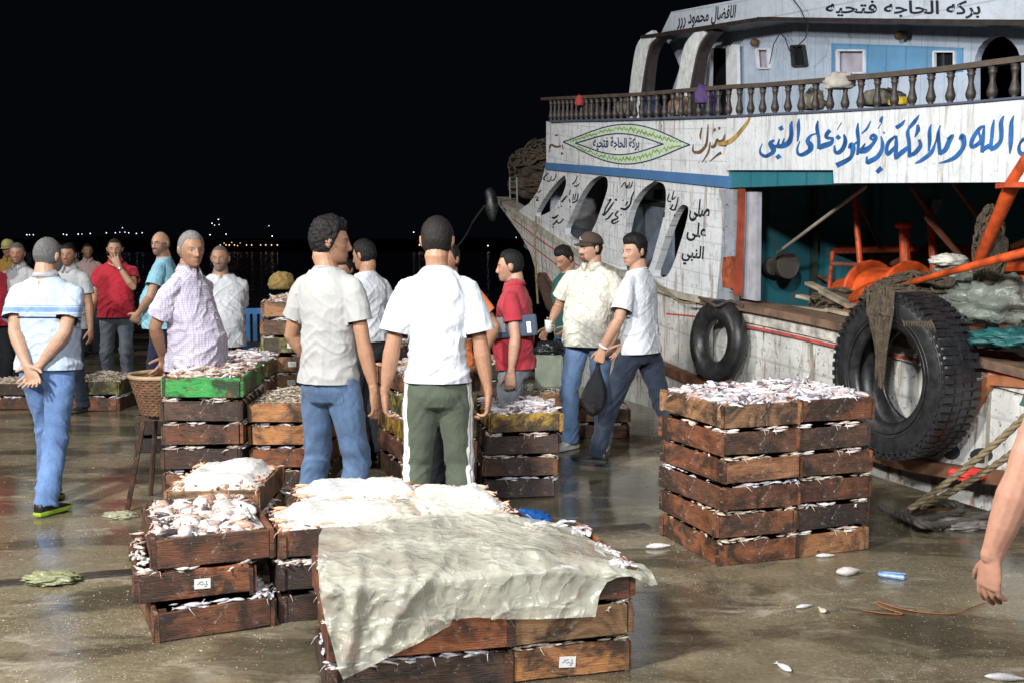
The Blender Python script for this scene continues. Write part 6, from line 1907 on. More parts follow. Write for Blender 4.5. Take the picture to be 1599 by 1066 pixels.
# lines at the bow
b1 = P(757, 322, 19.0)
rope('bow_line', [b1, P(740, 345, 19.5), P(718, 381, 20.5), P(640, 470, 22)], 0.018, M_ROPED, 'thin dark mooring line slanting down from bow fender', None, 1)
rope('bow_line', [W(837, 338, 0.12), W(835, 380, 0.16), W(838, 440, 0.2), W(840, 474, 0.2)], 0.016, M_ROPE, 'frayed rope hanging straight down the bow planks', None, 3)
rope('bow_line', [W(876, 384, 0.1), W(878, 430, 0.12), W(879, 500, 0.12)], 0.009, M_ROPED, 'thin rope hanging down the hull behind the cap man', None, 1)
rope('tyre_rope', [W(1092, 465, 0.14), W(1105, 470, 0.26), W(1120, 478, 0.24), W(1140, 470, 0.14), W(1160, 478, 0.1)], 0.014, M_ROPED, 'short dark rope holding the smaller smooth tyre', None, 3)
rope('quay_line', [W(1085, 474, 0.12), W(1060, 470, 0.14), W(1036, 452, 0.12), W(1010, 430, 0.1)], 0.012, M_ROPE, 'pale rope lying along the rail under the arches', None, 3)
# wooden fender pole at the bow behind the cap man
bm = bmesh.new(); tube(bm, [W(846, 438, 0.2), W(862, 476, 0.25), W(898, 520, 0.3)], [0.07, 0.085, 0.075], 12)
tag(obj('fender_pole', bm, simple('pole_bark', (0.07, 0.038, 0.022), 0.85, 0.5, 12, 0.9, 0.02), None, True), 'rough brown timber pole lashed against the bow planks', 'pole')

def clump(name, c, r, mat, label, cat, n=60, strand_r=0.010, seed=1, flat=0.6, kind=None, group=None):
    """tangled net or rope: a lumpy core wrapped in many loose cords"""
    random.seed(seed)
    bm = bmesh.new()
    ellipsoid(bm, c, (r[0] * 0.86, r[1] * 0.86, r[2] * 0.86), None, 28, 18)
    for v in bm.verts:
        d = v.co - V(c); v.co = V(c) + d * (1 + 0.22 * noise.noise(v.co * 4 + V((seed, 0, 0))) + 0.14 * noise.noise(v.co * 11))
    for i in range(n):
        pts = []
        a, b = random.uniform(0, 6.28), random.uniform(-0.4, 1.3)
        for k in range(6):
            a += random.uniform(-.5, .7); b = max(-0.6, min(1.5, b + random.uniform(-.4, .35)))
            q = 0.92 + random.uniform(-0.05, 0.16)
            pts.append(V(c) + V((r[0] * math.cos(a) * math.cos(b), r[1] * math.sin(a) * math.cos(b), r[2] * math.sin(b))) * q)
        tube(bm, [V(p) for p in spline([tuple(p) for p in pts], 4)], strand_r * random.uniform(0.6, 1.3), 5)
    o = obj(name, bm, mat, None, True)
    return tag(o, label, cat, group, kind)
M_NETB = simple('net_tan', (0.12, 0.09, 0.06), 0.95, 0.6, 16, 1.0, 0.03)
clump('net_heap', W(822, 262, -1.2), (0.70, 0.7, 0.50), M_NETB, 'brown heap of nets piled on the foredeck at the bow', 'net', 90, 0.016, 3)
clump('net_heap', W(842, 232, -1.8), (0.50, 0.6, 0.42), M_NETB, 'higher brown net bundle against the white bow bulwark', 'net', 60, 0.016, 4)
clump('net_heap', W(800, 292, -0.9), (0.45, 0.45, 0.26), M_NETB, 'low brown net bundle beside the bow ladder', 'net', 50, 0.014, 5)
bm = bmesh.new(); tube(bm, [W(812, 198, -1.6), W(845, 228, -1.4)], 0.03, 8)
tag(obj('wooden_pole', bm, simple('pole_dark', (0.12, 0.10, 0.08), 0.8), None), 'short weathered pole sticking out above the bow nets', 'pole')
lad = empty('ladder', W(802, 305, -0.15)); tag(lad, 'small white metal ladder frame standing at the bow rail', 'ladder')
L0 = lad.location.copy(); bm = bmesh.new()
for x in (797, 808): tube(bm, [W(x, 326, -0.15) - L0, W(x - 1, 278, -0.15) - L0], 0.014, 6)
M_LAD = simple('ladder_paint', (0.20, 0.19, 0.17), 0.7); obj('upright', bm, M_LAD, lad); bm = bmesh.new()
for y in (284, 293, 302, 311, 320): tube(bm, [W(797, y, -0.15) - L0, W(807.5, y, -0.15) - L0], 0.011, 6)
obj('rung', bm, M_LAD, lad)
# nets over the gunwale round the truck tyre, gear in the bay
clump('net_heap', W(1440, 470, -0.25), (0.42, 0.34, 0.20), M_NET, 'brown fishing net bundled on the gunwale above truck tyre', 'net', 110, 0.010, 6)
clump('net_heap', W(1392, 462, -0.05), (0.16, 0.15, 0.13), M_NET, 'knotted net end on the gunwale above the tyre opening', 'net', 60, 0.009, 8)
clump('net_heap', W(1545, 395, -0.2), (0.10, 0.10, 0.30), M_NET, 'brown net tied up against the orange boom', 'net', 60, 0.009, 9)
bm = bmesh.new()
random.seed(12)
for i in range(34):
    x = random.uniform(1356, 1392); top_ = W(x + random.uniform(-4, 10), 455 + random.uniform(-6, 10), 0.42)
    y1 = random.uniform(520, 606) if i % 3 else random.uniform(480, 520)
    pts = [top_, W(x + random.uniform(-3, 3), 490, 0.46), W(x * 0.5 + 687 + random.uniform(-3, 3), (490 + y1) / 2, 0.48), W(x * 0.35 + 893 + random.uniform(-4, 4), y1, 0.46)]
    tube(bm, [V(p) for p in spline([tuple(p) for p in pts], 4)], random.uniform(0.006, 0.013), 5)
tag(obj('hanging_net', bm, M_NET, None, True), 'tattered brown net hanging down over the truck tyre', 'net')
bm = bmesh.new()
for i in range(12):
    a = W(1404 + i * 2, 470, 0.30 - i * 0.02); tube(bm, [V(p) for p in spline([tuple(a), tuple(W(1412 + i * 4, 505, 0.42)), tuple(W(1420 + i * 4, 535 + (i % 4) * 5, 0.25))], 4)], 0.009, 5)
tag(obj('tyre_lashing', bm, M_NET, None, True), 'lashing of brown cord round the top of truck tyre', 'rope')
def board_pile(spec, label):
    for i, (a, b, w, off, lab) in enumerate(spec):
        p, q = W(a[0], a[1], off), W(b[0], b[1], off)
        bm = bmesh.new(); d = (q - p); M = d.to_track_quat('X', 'Z').to_matrix()
        bx(bm, (p + q) / 2, (d.length, w, 0.03), M, 0, 0.006)
        tag(obj('driftwood_board', bm, simple('grey_board', (0.30, 0.25, 0.18), 0.8, 0.5, 7, 0.5), None), lab, 'board', 'loose boards heaped in the open bay')
board_pile([((1232, 480), (1300, 486), 0.10, -0.3, 'lowest pale board lying flat in the open bay'), ((1248, 462), (1306, 476), 0.08, -0.35, 'pale board sloping over the lowest board in the bay'), ((1262, 442), (1312, 466), 0.07, -0.4, 'uppermost pale board of the bay heap, tilting down right'),
            ((1284, 455), (1330, 478), 0.09, -0.3, 'short board at right end of the bay heap'), ((1296, 484), (1345, 494), 0.10, -0.25, 'grey board nearest the truck tyre in the bay')], '')
clump('rope_heap', W(1308, 470, -0.45), (0.22, 0.2, 0.10), M_NET, 'small heap of old rope among the loose boards', 'rope', 40, 0.012, 14)
# translucent and teal sheets heaped on the gunwale at right
M_CLEAR = plastic_mat('clear_sheet', (0.20, 0.225, 0.19), 0.45, 0.2)
def crumple(name, c, r, mat, label, cat, seed, amp=0.35, fq=3.2, nu=48, nv=30, sharp=1.0, group=None):
    bm = bmesh.new(); ellipsoid(bm, (0, 0, 0), (1, 1, 1), None, nu, nv)
    for v in bm.verts:
        d = v.co.normalized()
        k = 1 + amp * noise.noise(d * fq + V((seed, 0, 0))) + amp * 0.8 * (1 - 3 * abs(noise.noise(d * fq * 1.7 + V((0, seed, 0))))) * 0.5 * sharp + amp * 0.3 * noise.noise(d * fq * 4)
        p = V((d.x * r[0], d.y * r[1], d.z * r[2])) * k
        if p.z < -r[2] * 0.55: p.z = -r[2] * 0.55
        v.co = V(c) + p
    o = obj(name, bm, mat, None, True)
    return tag(o, label, cat, group)
crumple('plastic_heap', W(1552, 478, -0.35), (0.34, 0.42, 0.20), M_CLEAR, 'greyish clear plastic sheeting bundled on the gunwale at right', 'plastic sheet', 3)
crumple('plastic_heap', W(1500, 440, -0.6), (0.20, 0.25, 0.14), M_CLEAR, 'smaller clear plastic bundle behind the brown net', 'plastic sheet', 5)
crumple('teal_tarp', W(1585, 530, -0.05), (0.26, 0.24, 0.07), simple('teal_tarp', (0.010, 0.085, 0.085), 0.5, 0.4, 8, 0.6), 'folded dark teal tarpaulin on the gunwale at right edge', 'tarpaulin', 7, 0.3)
crumple('white_sack', W(1482, 408, -0.5), (0.13, 0.12, 0.055), simple('sack_white', (0.5, 0.48, 0.42), 0.8), 'small off white sack resting beside the orange spar', 'sack', 9, 0.2)
bm = bmesh.new(); rings = []
for z, r in ((0, 0.075), (0.01, 0.085), (0.20, 0.10), (0.215, 0.105), (0.215, 0.095), (0.02, 0.075)):
    rings.append([W(1163, 447, -0.35) + V((r * math.cos(a), r * math.sin(a), z)) for a in [2 * PI * j / 18 for j in range(18)]])
loft(bm, rings)
tag(obj('bucket', bm, simple('bucket_purple', (0.05, 0.03, 0.24), 0.4), None, True), 'small purple blue plastic bucket by the orange door post', 'bucket')
crumple('red_cloth', W(1512, 741, 0.16), (0.12, 0.08, 0.045), simple('red_cloth', (0.55, 0.03, 0.02), 0.7), 'bright red rag on the wale above the mooring ropes', 'rag', 11, 0.3)
# cloths and gear on the upper rail
cl = [((905, 160), (0.05, 0.05, 0.08), (0.28, 0.03, 0.03), 'red rag tied on the fore end of upper rail', 21), ((1097, 152), (0.07, 0.05, 0.11), (0.07, 0.035, 0.13), 'purple cloth hanging over the upper rail', 22),
      ((1311, 130), (0.11, 0.08, 0.08), (0.36, 0.33, 0.29), 'pale crumpled cloth thrown over the upper rail', 23), ((1113, 168), (0.06, 0.05, 0.14), (0.05, 0.03, 0.12), 'dark violet cloth low behind the balusters', 24),
      ((1060, 170), (0.10, 0.08, 0.13), (0.30, 0.20, 0.14), 'tan bundle stored behind the fore balusters', 25), ((1015, 172), (0.11, 0.10, 0.14), (0.03, 0.04, 0.09), 'dark blue bundle stored behind the fore balusters', 26),
      ((975, 172), (0.12, 0.10, 0.12), (0.16, 0.13, 0.10), 'grey brown bundle stored behind the fore balusters', 27), ((925, 176), (0.14, 0.10, 0.10), (0.10, 0.07, 0.05), 'dark brown bundle near the fore end of upper deck', 28),
      ((1378, 156), (0.16, 0.10, 0.08), (0.16, 0.14, 0.11), 'grey net bundle behind the aft balusters', 29), ((1270, 160), (0.09, 0.08, 0.11), (0.26, 0.23, 0.17), 'small beige bundle behind the aft balusters', 30), ((1403, 160), (0.07, 0.05, 0.04), (0.6, 0.42, 0.04), 'tiny yellow packet on the upper deck behind balusters', 31)]
for (q, r, c, lab, sd) in cl:
    crumple('cloth_bundle', W(q[0], q[1], 0.02 if 'rail' in lab else -0.22), r, simple('cloth_%d' % sd if False else 'bundle_cloth', c, 0.85, 0.4), lab, 'cloth', sd, 0.3, nu=24, nv=16)

# ------------------------------------------------------------------ basket on its stand, chair, sacks, bags
st = empty('wooden_stand', at_px(244, 7.05)); tag(st, 'rough wooden stand with slanting legs under the basket', 'stand')
bm = bmesh.new(); bx(bm, (0, 0.05, 0.58), (0.24, 0.3, 0.03)); obj('stand_top', bm, M_CRD, st)
for a in ((-0.09, -0.08), (0.10, -0.08), (-0.09, 0.16), (0.10, 0.16)):
    bm = bmesh.new(); tube(bm, [(a[0] * 1.9, a[1] * 1.9, 0), (a[0] * 0.8, a[1], 0.58)], 0.016, 6); obj('leg', bm, M_CRD, st)
bk = empty('wicker_basket', at_px(247, 7.05) + V((0, 0.02, 0.597))); tag(bk, 'open brown wicker basket beside the green crate', 'basket')
bm = bmesh.new()
n = 44
for k in range(14):
    z = 0.01 + k * 0.0165; rx, ry = 0.115 + z * 0.30, 0.15 + z * 0.30
    tube(bm, [((rx + 0.004 * (1 if (j + k) % 2 else -1)) * math.cos(2 * PI * j / n), (ry + 0.004 * (1 if (j + k) % 2 else -1)) * math.sin(2 * PI * j / n), z) for j in range(n)], 0.0078, 5, closed=True)
for j in range(22):
    a = 2 * PI * j / 22; tube(bm, [(0.115 * math.cos(a), 0.15 * math.sin(a), 0), (0.187 * math.cos(a), 0.222 * math.sin(a), 0.24)], 0.006, 5)
loft(bm, [[V((0.112 * math.cos(a), 0.147 * math.sin(a), z)) for a in [2 * PI * j / 22 for j in range(22)]] for z in (0.0, 0.008)])
obj('basket_wall', bm, simple('wicker', (0.19, 0.10, 0.055), 0.7, 0.4, 20, 0.5), bk)
bm = bmesh.new(); tube(bm, [(0.19 * math.cos(2 * PI * j / 40), 0.225 * math.sin(2 * PI * j / 40), 0.245) for j in range(40)], 0.014, 8, closed=True)
obj('rim', bm, simple('rim_cane', (0.42, 0.30, 0.18), 0.6, 0.3, 14), bk)
ch = empty('plastic_chair', at_px(388, 13.5), 0.3); tag(ch, 'blue plastic chair standing behind the tallest crate stack', 'chair')
M_CHB = simple('chair_blue', (0.03, 0.14, 0.34), 0.45)
bm = bmesh.new(); bx(bm, (0, 0, 0.43), (0.44, 0.42, 0.03)); obj('seat', bm, M_CHB, ch)
bm = bmesh.new()
for i in range(5): bx(bm, (-0.17 + i * 0.085, 0.21, 0.66), (0.05, 0.02, 0.34))
bx(bm, (0, 0.212, 0.86), (0.44, 0.028, 0.07)); obj('backrest', bm, M_CHB, ch)
for x in (-.19, .19):
    for y in (-.18, .19):
        bm = bmesh.new(); tube(bm, [(x * 1.1, y * 1.1, 0), (x, y, 0.42)], 0.022, 6); obj('leg', bm, M_CHB, ch)
    bm = bmesh.new(); tube(bm, [(x * 1.12, -0.17, 0.43), (x * 1.14, -0.14, 0.64), (x * 1.14, 0.2, 0.66)], 0.018, 6); obj('armrest', bm, M_CHB, ch)
crumple('sack', at_px(440, 8.95) + V((0, 0, 1.36)), (0.10, 0.12, 0.09), simple('mustard_sack', (0.22, 0.15, 0.045), 0.9, 0.4, 14, 0.6), 'rounded mustard brown sack on the tallest crate stack', 'sack', 41, 0.12)
crumple('plastic_bag', at_px(578, 9.35) + V((0, 0, 0.93)), (0.11, 0.12, 0.09), plastic_mat('bag_yellow', (0.55, 0.56, 0.30), 0.1), 'crumpled yellowish plastic bag on the long crate row', 'plastic bag', 43, 0.4)
crumple('plastic_bag', G(826, 813) + V((0, 0, 0.02)), (0.12, 0.10, 0.045), plastic_mat('bag_blue', (0.02, 0.16, 0.55), 0.05), 'bright blue plastic bag on the ground behind the sheet', 'plastic bag', 44, 0.3)
crumple('plastic_scrap', G(80, 908) + V((0, 0, 0.02)), (0.13, 0.09, 0.028), plastic_mat('scrap_green', (0.30, 0.31, 0.17), 0.15), 'olive green plastic scrap lying across the slab joint', 'plastic scrap', 45, 0.3)
crumple('plastic_scrap', G(188, 806) + V((0, 0, 0.01)), (0.10, 0.07, 0.02), plastic_mat('scrap_pale', (0.45, 0.44, 0.30), 0.3), 'pale flattened plastic scrap near the leaning stack', 'plastic scrap', 46, 0.3)
crumple('plastic_scrap', G(1500, 822) + V((0, 0, 0.015)), (0.20, 0.10, 0.03), simple('wet_rag', (0.14, 0.12, 0.11), 0.5, 0.5), 'wet grey rag lying below the mooring ropes', 'rag', 47, 0.3)
bm = bmesh.new(); bx(bm, at_px(857, 9.75) + V((0, 0, 0.575)), (0.24, 0.25, 0.28), None, 0, 0.006)
bmesh.ops.bevel(bm, geom=bm.edges[:], offset=0.012, segments=2, affect='EDGES')
tag(obj('foam_box', bm, simple('foam_greenish', (0.24, 0.27, 0.21), 0.7, 0.25), None, False), 'pale greenish foam box on crates behind cap man', 'box')
crumple('black_bag', at_px(857, 9.75) + V((0, 0, 0.755)), (0.12, 0.12, 0.07), MATS['black_plastic'], 'black bag on top of the pale greenish foam box', 'bag', 48, 0.25)

# ------------------------------------------------------------------ fish and scraps on the ground
def one_fish(px, py, L, yaw, mat, label, bend=0.0, fat=0.26):
    fm = FM(); fm.fish((0, 0, L * fat * 0.30), yaw, 0, PI / 2 - 0.3, L, fat, 0.7, bend, 0.1, 12)
    o = link('fallen_fish', fm.mesh('fallen_fish', mat), None, G(px, py)); tag(o, label, 'fish', 'single fish dropped on the ground')
one_fish(1290, 869, 0.115, 0.1, M_FWHITE, 'white fish on wet ground just right of the big stack')
one_fish(1326, 897, 0.15, 0.3, M_FWHITE, 'plump white fish left of the curled blue fish', 0.1, 0.42)
one_fish(1257, 948, 0.10, 0.4, M_FSILVER, 'thin silver fish lying left of the orange cord')
one_fish(1284, 955, 0.07, 1.8, M_FSMALL, 'small beige fish next to the thin silver fish', 0.3, 0.4)
one_fish(1223, 1043, 0.10, 2.0, M_FSILVER, 'little fish lying near the bottom edge of picture')
one_fish(1030, 855, 0.16, 0.2, M_FWHITE, 'narrow pale fish beside the big stack left corner')
one_fish(1572, 1062, 0.16, -0.2, M_FSILVER, 'silver fish at the bottom right corner')
one_fish(262, 1000, 0.07, 0.2, M_FWHITE, 'small white fish before the leaning stack')
fm = FM(); cu = [V((0.055, -0.06, 0.014)), V((0.0, -0.03, 0.014)), V((-0.045, -0.004, 0.013)), V((-0.03, 0.03, 0.012)), V((0.03, 0.035, 0.010)), V((0.095, 0.030, 0.006))]
fm.strand([V(p) for p in spline([tuple(p) for p in cu], 4)], 0.014, 0.2, 8)
tag(link('fallen_fish', fm.mesh('fallen_fish', fish_mat('blue_fish', (0.25, 0.40, 0.70), (0.25, 0.4, 0.7), (0.7, 0.75, 0.8))), None, G(1388, 900)), 'curled blue and white eel shaped fish on the ground', 'fish', 'single fish dropped on the ground')
rope('orange_cord', [G(x, y, 0.008) for x, y in ((1348, 952), (1375, 956), (1410, 958), (1380, 948), (1368, 938), (1400, 948), (1440, 955), (1490, 957), (1515, 948), (1540, 940))], 0.003, simple('orange_fibre', (0.28, 0.10, 0.03), 0.7), 'frayed orange cord curling over the wet ground', None, 1)
random.seed(77)
M_SCRAP = fish_mat('scrap', (0.40, 0.36, 0.27), (0.28, 0.23, 0.16), (0.5, 0.46, 0.38), 0.5)
fm = FM()
def bits(n, x0, x1, y0, y1, s0, s1, cond=None):
    for i in range(n):
        px, py = random.uniform(x0, x1), y0 + (y1 - y0) * random.random() ** 0.8
        g = G(px, py)
        if g.x > edge_x(g.y) - 0.15: continue
        if noise.noise(V((g.x * 1.3, g.y * 1.3, 2))) < random.uniform(-0.35, 0.35): continue
        s = random.uniform(s0, s1)
        if random.random() < 0.25: fm.fish((g.x, g.y, s * 0.2), random.uniform(0, 6.28), 0, PI / 2, s * 3.4, 0.2, 0.5, random.gauss(0, 0.3), random.random(), 5)
        else: fm.blob((g.x, g.y, s * 0.12), (s * random.uniform(0.6, 1.3), s * 0.6, s * 0.22), random.random(), random.uniform(0, 6.28), 0, 5, 3)
bits(1300, -60, 1660, 830, 1100, 0.002, 0.0055); bits(900, 900, 1660, 900, 1100, 0.002, 0.005)
bits(900, -60, 420, 640, 1100, 0.003, 0.009); bits(500, 860, 1400, 700, 900, 0.002, 0.007); bits(260, -60, 900, 560, 700, 0.005, 0.013)
o = link('fish_scraps', fm.mesh('fish_scraps', M_SCRAP)); tag(o, 'tiny pale fish scraps and scales scattered over the wet quay', 'fish scraps', None, 'stuff')
# ------------------------------------------------------------------ the men
def X_(px, Y): return (px - CX) / FPX * Y
C_WHITE = cloth_mat('white_cotton', (0.54, 0.56, 0.60)); C_CREAM = cloth_mat('grey_cream_cotton', (0.35, 0.35, 0.345)); C_RED = cloth_mat('red_pique', (0.42, 0.022, 0.04)); C_RED2 = cloth_mat('crimson_pique', (0.36, 0.03, 0.045))
C_POLO = cloth_mat('pale_polo', srgb(184, 200, 222), 'stripes'); C_CHECK = cloth_mat('check_cotton', (0.60, 0.58, 0.66), 'check', (0.28, 0.22, 0.40)); C_LBLUE = cloth_mat('light_blue_cotton', (0.25, 0.50, 0.62)); C_GREY = cloth_mat('grey_cotton', (0.40, 0.41, 0.43))
C_PRINT = cloth_mat('patterned_cream_cotton', (0.62, 0.60, 0.52), 'print', (0.44, 0.40, 0.35)); C_GREEN = cloth_mat('dark_green_cotton', (0.012, 0.07, 0.065)); C_ORANGE = cloth_mat('orange_cotton', (0.70, 0.17, 0.04)); C_DGREY = cloth_mat('dark_grey_cotton', (0.10, 0.12, 0.13)); C_PINK = cloth_mat('pinkish_cotton', (0.42, 0.30, 0.28))
J_LIGHT = cloth_mat('light_denim', srgb(98, 128, 176), 'denim'); J_MID = cloth_mat('mid_denim', srgb(76, 98, 128), 'denim'); J_DARK = cloth_mat('dark_denim', srgb(38, 46, 60), 'denim'); J_GREY = cloth_mat('grey_denim', srgb(96, 104, 112), 'denim'); J_BLK = cloth_mat('black_twill', (0.018, 0.02, 0.024)); J_NAVY = cloth_mat('navy_twill', (0.012, 0.018, 0.05))
J_PALEG = cloth_mat('pale_grey_denim', srgb(128, 132, 138), 'denim'); J_SKY = cloth_mat('sky_denim', srgb(100, 124, 158), 'denim'); T_OLIVE = cloth_mat('olive_track', (0.075, 0.090, 0.065), 'track')
S_BLK = dict(m=simple('shoe_black', (0.015, 0.016, 0.018), 0.45), sole=simple('sole_lime', (0.34, 0.50, 0.05), 0.5)); S_BLK2 = dict(m=S_BLK['m'], sole=simple('sole_dark', (0.04, 0.04, 0.04), 0.6)); S_WHT = dict(m=simple('shoe_white', (0.55, 0.53, 0.50), 0.5), sole=simple('sole_white', (0.6, 0.58, 0.52), 0.5))
S_SAND = dict(m=simple('sandal_dark', (0.03, 0.025, 0.022), 0.5), sole=S_BLK2['sole'])
SK1, SK2, SK3, SK4 = (0.42, 0.245, 0.165), (0.34, 0.185, 0.115), (0.46, 0.285, 0.20), (0.27, 0.14, 0.085)
BLK, GREYH = (0.010, 0.009, 0.009), (0.14, 0.14, 0.14)
back_hands = lambda s=1: (dict(w=(0.045, -0.185, 0.93), hint=(1.0, -0.35, -0.1), palm=(0, -1, 0), hd=(-0.55, -0.12, -0.75), thumb=(0.3, 0, 1), curl=0.22), dict(w=(-0.02, -0.205, 0.93), hint=(-1.0, -0.35, -0.1), palm=(0, -1, 0.1), hd=(0.50, -0.16, -0.75), thumb=(-0.5, 0, 1), curl=0.3))

# 1 striped polo, back to us, hands clasped behind, mid stride
aR, aL = back_hands()
p = G(82, 800)
person('man in pale polo with blue chest stripes seen from behind, hands clasped behind him', X_(70, 7.0), 7.0, -6, 1.71, (-10, 4, 0), 1.13, 0.02, SK3, dict(t=0.010, ts=0.006, c=GREYH, front=0.5), dict(m=C_POLO, cm=C_GREY, collar=True, hem=0.90, slv=0.68, cuff=0.078, hgt=True, fit=1.04),
       dict(m=J_LIGHT, w=1.06, pockets=True, ank=0.066), S_BLK, aR, aL, dict(a=(0.07, -0.20, 0.09), yaw=-14), dict(a=(-0.10, 0.16, 0.10), yaw=10, pitch=-8), (3, 0), 0.005)
# 2, 3 men behind him
person('grey haired man in grey shirt half hidden behind the striped polo man, left side', X_(31, 12.0), 12.0, 170, 1.69, (20, 0, 0), 1.0, 0.02, SK2, dict(t=0.012, ts=0.006, c=(0.09, 0.09, 0.09)), dict(m=C_GREY, collar=True), dict(m=J_BLK), S_BLK2, vox=0.008, beard=dict(k=0.2))
person('man in grey polo half hidden behind the striped polo man, right side', X_(110, 11.2), 11.2, 160, 1.68, (25, 0, 0), 1.04, 0.03, SK2, dict(t=0.012, ts=0.006, c=BLK), dict(m=C_GREY, collar=True), dict(m=J_DARK), S_BLK2, vox=0.008, beard=dict(k=0.3))
# 4 far left
person('man in red shirt and yellowish cap at the far left edge', X_(-6, 14.5), 14.5, -150, 1.68, (-30, 10, 0), 1.0, 0.02, SK2, dict(t=0.01, ts=0.006, c=BLK), dict(m=C_RED, collar=True), dict(m=J_BLK), S_BLK2, vox=0.009) if False else None
person('man in mustard shirt and yellowish cap at the far left edge', X_(16, 15.5), 15.5, 200, 1.74, (-25, 12, 0), 1.0, 0.02, SK2, {}, dict(m=cloth_mat('mustard_cotton', (0.30, 0.17, 0.04)), collar=True), dict(m=J_BLK), S_BLK2, vox=0.009, cap=dict(m=simple('cap_yellow', (0.34, 0.30, 0.12), 0.8)))
person('man in red shirt cut off by the left edge', X_(-14, 11.8), 11.8, -120, 1.66, (0, 0, 0), 1.0, 0.03, SK2, dict(t=0.012, ts=0.006, c=BLK), dict(m=C_RED), dict(m=J_BLK), S_BLK2, vox=0.009)
person('distant man in dark grey shirt standing in the dark', X_(113, 17.5), 17.5, 150, 1.72, (20, 0, 0), 1.0, 0.01, SK4, dict(t=0.012, ts=0.006, c=BLK), dict(m=C_DGREY), dict(m=J_BLK), S_BLK2, vox=0.009)
person('distant thin man in pinkish shirt and jeans', X_(139, 17.0), 17.0, 200, 1.70, (10, 0, 0), 0.94, 0.0, SK4, dict(t=0.012, ts=0.006, c=BLK), dict(m=C_PINK, collar=True, slv=0.9), dict(m=J_DARK), S_BLK2, vox=0.009)
person('distant man mostly hidden beside the thin man in pinkish shirt', X_(98, 19.0), 19.0, 170, 1.72, (10, 0, 0), 0.98, 0.0, SK4, dict(t=0.012, ts=0.006, c=BLK), dict(m=C_DGREY), dict(m=J_BLK), S_BLK2, vox=0.009)
# 5 red polo, hand at the mouth
r, arms, Hm, U, bd = person('man in bright red polo and grey jeans holding his hand to his mouth', X_(182, 12.3), 12.3, 186, 1.74, (10, 3, 0), 1.06, 0.045, SK1, dict(t=0.008, ts=0.004, c=(0.03, 0.025, 0.022), front=0.62), dict(m=C_RED, collar=True, hem=0.88, slv=0.6, fit=1.06), dict(m=J_GREY), S_BLK2,
       dict(w=(0.27, 0.04, 0.86)), dict(w=(-0.085, 0.21, 1.425), hint=(-0.7, -0.1, -1), palm=(0.2, -1, 0), hd=(0.45, -0.12, 0.9), thumb=(1, 0, 0.6), curl=0.15, spread=0.16), beard=dict(k=0.18))
bm = bmesh.new(); w = arms[-1][1]; e_ = arms[-1][0]; d = (w - e_).normalized(); c = w - d * 0.02
a_ = d.orthogonal().normalized(); b2 = d.cross(a_)
tube(bm, [c + (a_ * math.cos(x) + b2 * math.sin(x)) * 0.032 for x in [2 * PI * j / 20 for j in range(20)]], (0.0045, 0.011) if False else 0.008, 6, closed=True); ellipsoid(bm, c + V((0, 0.032, 0.006)), (0.016, 0.006, 0.016))
tag(obj('wristwatch', bm, simple('watch_steel', (0.5, 0.5, 0.5), 0.3, metal=0.8), None, True), 'steel watch on the raised wrist of bright red polo man', 'watch')
wt = bpy.data.objects['wristwatch']; wt.matrix_world = Matrix.Translation(r.location) @ Matrix.Rotation(r.rotation_euler.z, 4, 'Z') @ Matrix.Scale(r.scale.x, 4)
# 6 light blue tee, bald, glasses
person('bald bearded man with glasses in light blue tee looking over his shoulder', X_(256, 10.8), 10.8, 95, 1.80, (62, 0, 0), 1.08, 0.05, SK1, {}, dict(m=C_LBLUE, hem=0.84, slv=0.62, fit=1.04), dict(m=J_NAVY), S_BLK2,
       dict(w=(0.18, 0.16, 0.95)), dict(w=(-0.16, 0.2, 0.98), hint=(-1, -0.5, 0)), beard=dict(k=0.55), glasses=True)
# 7 check shirt, hands behind
aR, aL = back_hands()
person('grey haired man in pale checked shirt standing side on, hands behind him', X_(297, 7.15), 7.15, -112, 1.75, (-30, 2, 0), 1.0, 0.06, SK2, dict(t=0.012, ts=0.006, c=(0.22, 0.22, 0.22), front=0.58), dict(m=C_CHECK, cm=C_CHECK, collar=True, placket=True, hem=0.86, slv=0.72, cuff=0.080, fit=0.98), dict(m=J_BLK), S_BLK2,
       aR, aL, vox=0.005, beard=dict(k=0.16, c=(0.08, 0.07, 0.07)))
# 8 white tee, grey beard
aR, aL = back_hands()
person('stout grey bearded man in white tee behind the checked shirt man', X_(345, 9.6), 9.6, 196, 1.66, (-14, 0, 0), 1.12, 0.07, SK2, dict(t=0.006, ts=0.004, c=(0.12, 0.11, 0.11), front=0.66), dict(m=C_WHITE, hem=0.84, slv=0.7, cuff=0.085, fit=1.06), dict(m=J_BLK), S_BLK2, aR, aL,
       beard=dict(k=0.75, c=(0.16, 0.15, 0.145)))
# 9 grey tee, back to us, looking right
person('curly haired young man in grey cream tee and jeans, back turned, looking right', X_(513, 5.95), 5.95, -26, 1.80, (-52, 4, 0), 0.90, 0.0, SK2, dict(t=0.030, ts=0.014, c=BLK, curl=0.012, fq=75, front=0.52), dict(m=C_CREAM, hem=0.90, slv=0.62, cuff=0.068, fit=0.98, wk=0.8), dict(m=J_MID, w=1.02, pockets=True),
       S_BLK2, dict(w=(0.26, 0.04, 0.80), hint=(0.3, -1, 0), palm=(-1, 0.2, 0), fat=0.95, hd=(0.05, 0.25, -1), curl=0.3), dict(w=(-0.19, 0.17, 0.93), hint=(-1.0, -0.8, 0), palm=(0.6, 0.4, 0), hd=(0.5, 0.5, -0.8)),
       dict(a=(0.11, 0.0, 0.09)), dict(a=(-0.16, -0.03, 0.09)), (0, 0), 0.005, extra=dict(tattoo=(0.26, -0.02, 1.20)))
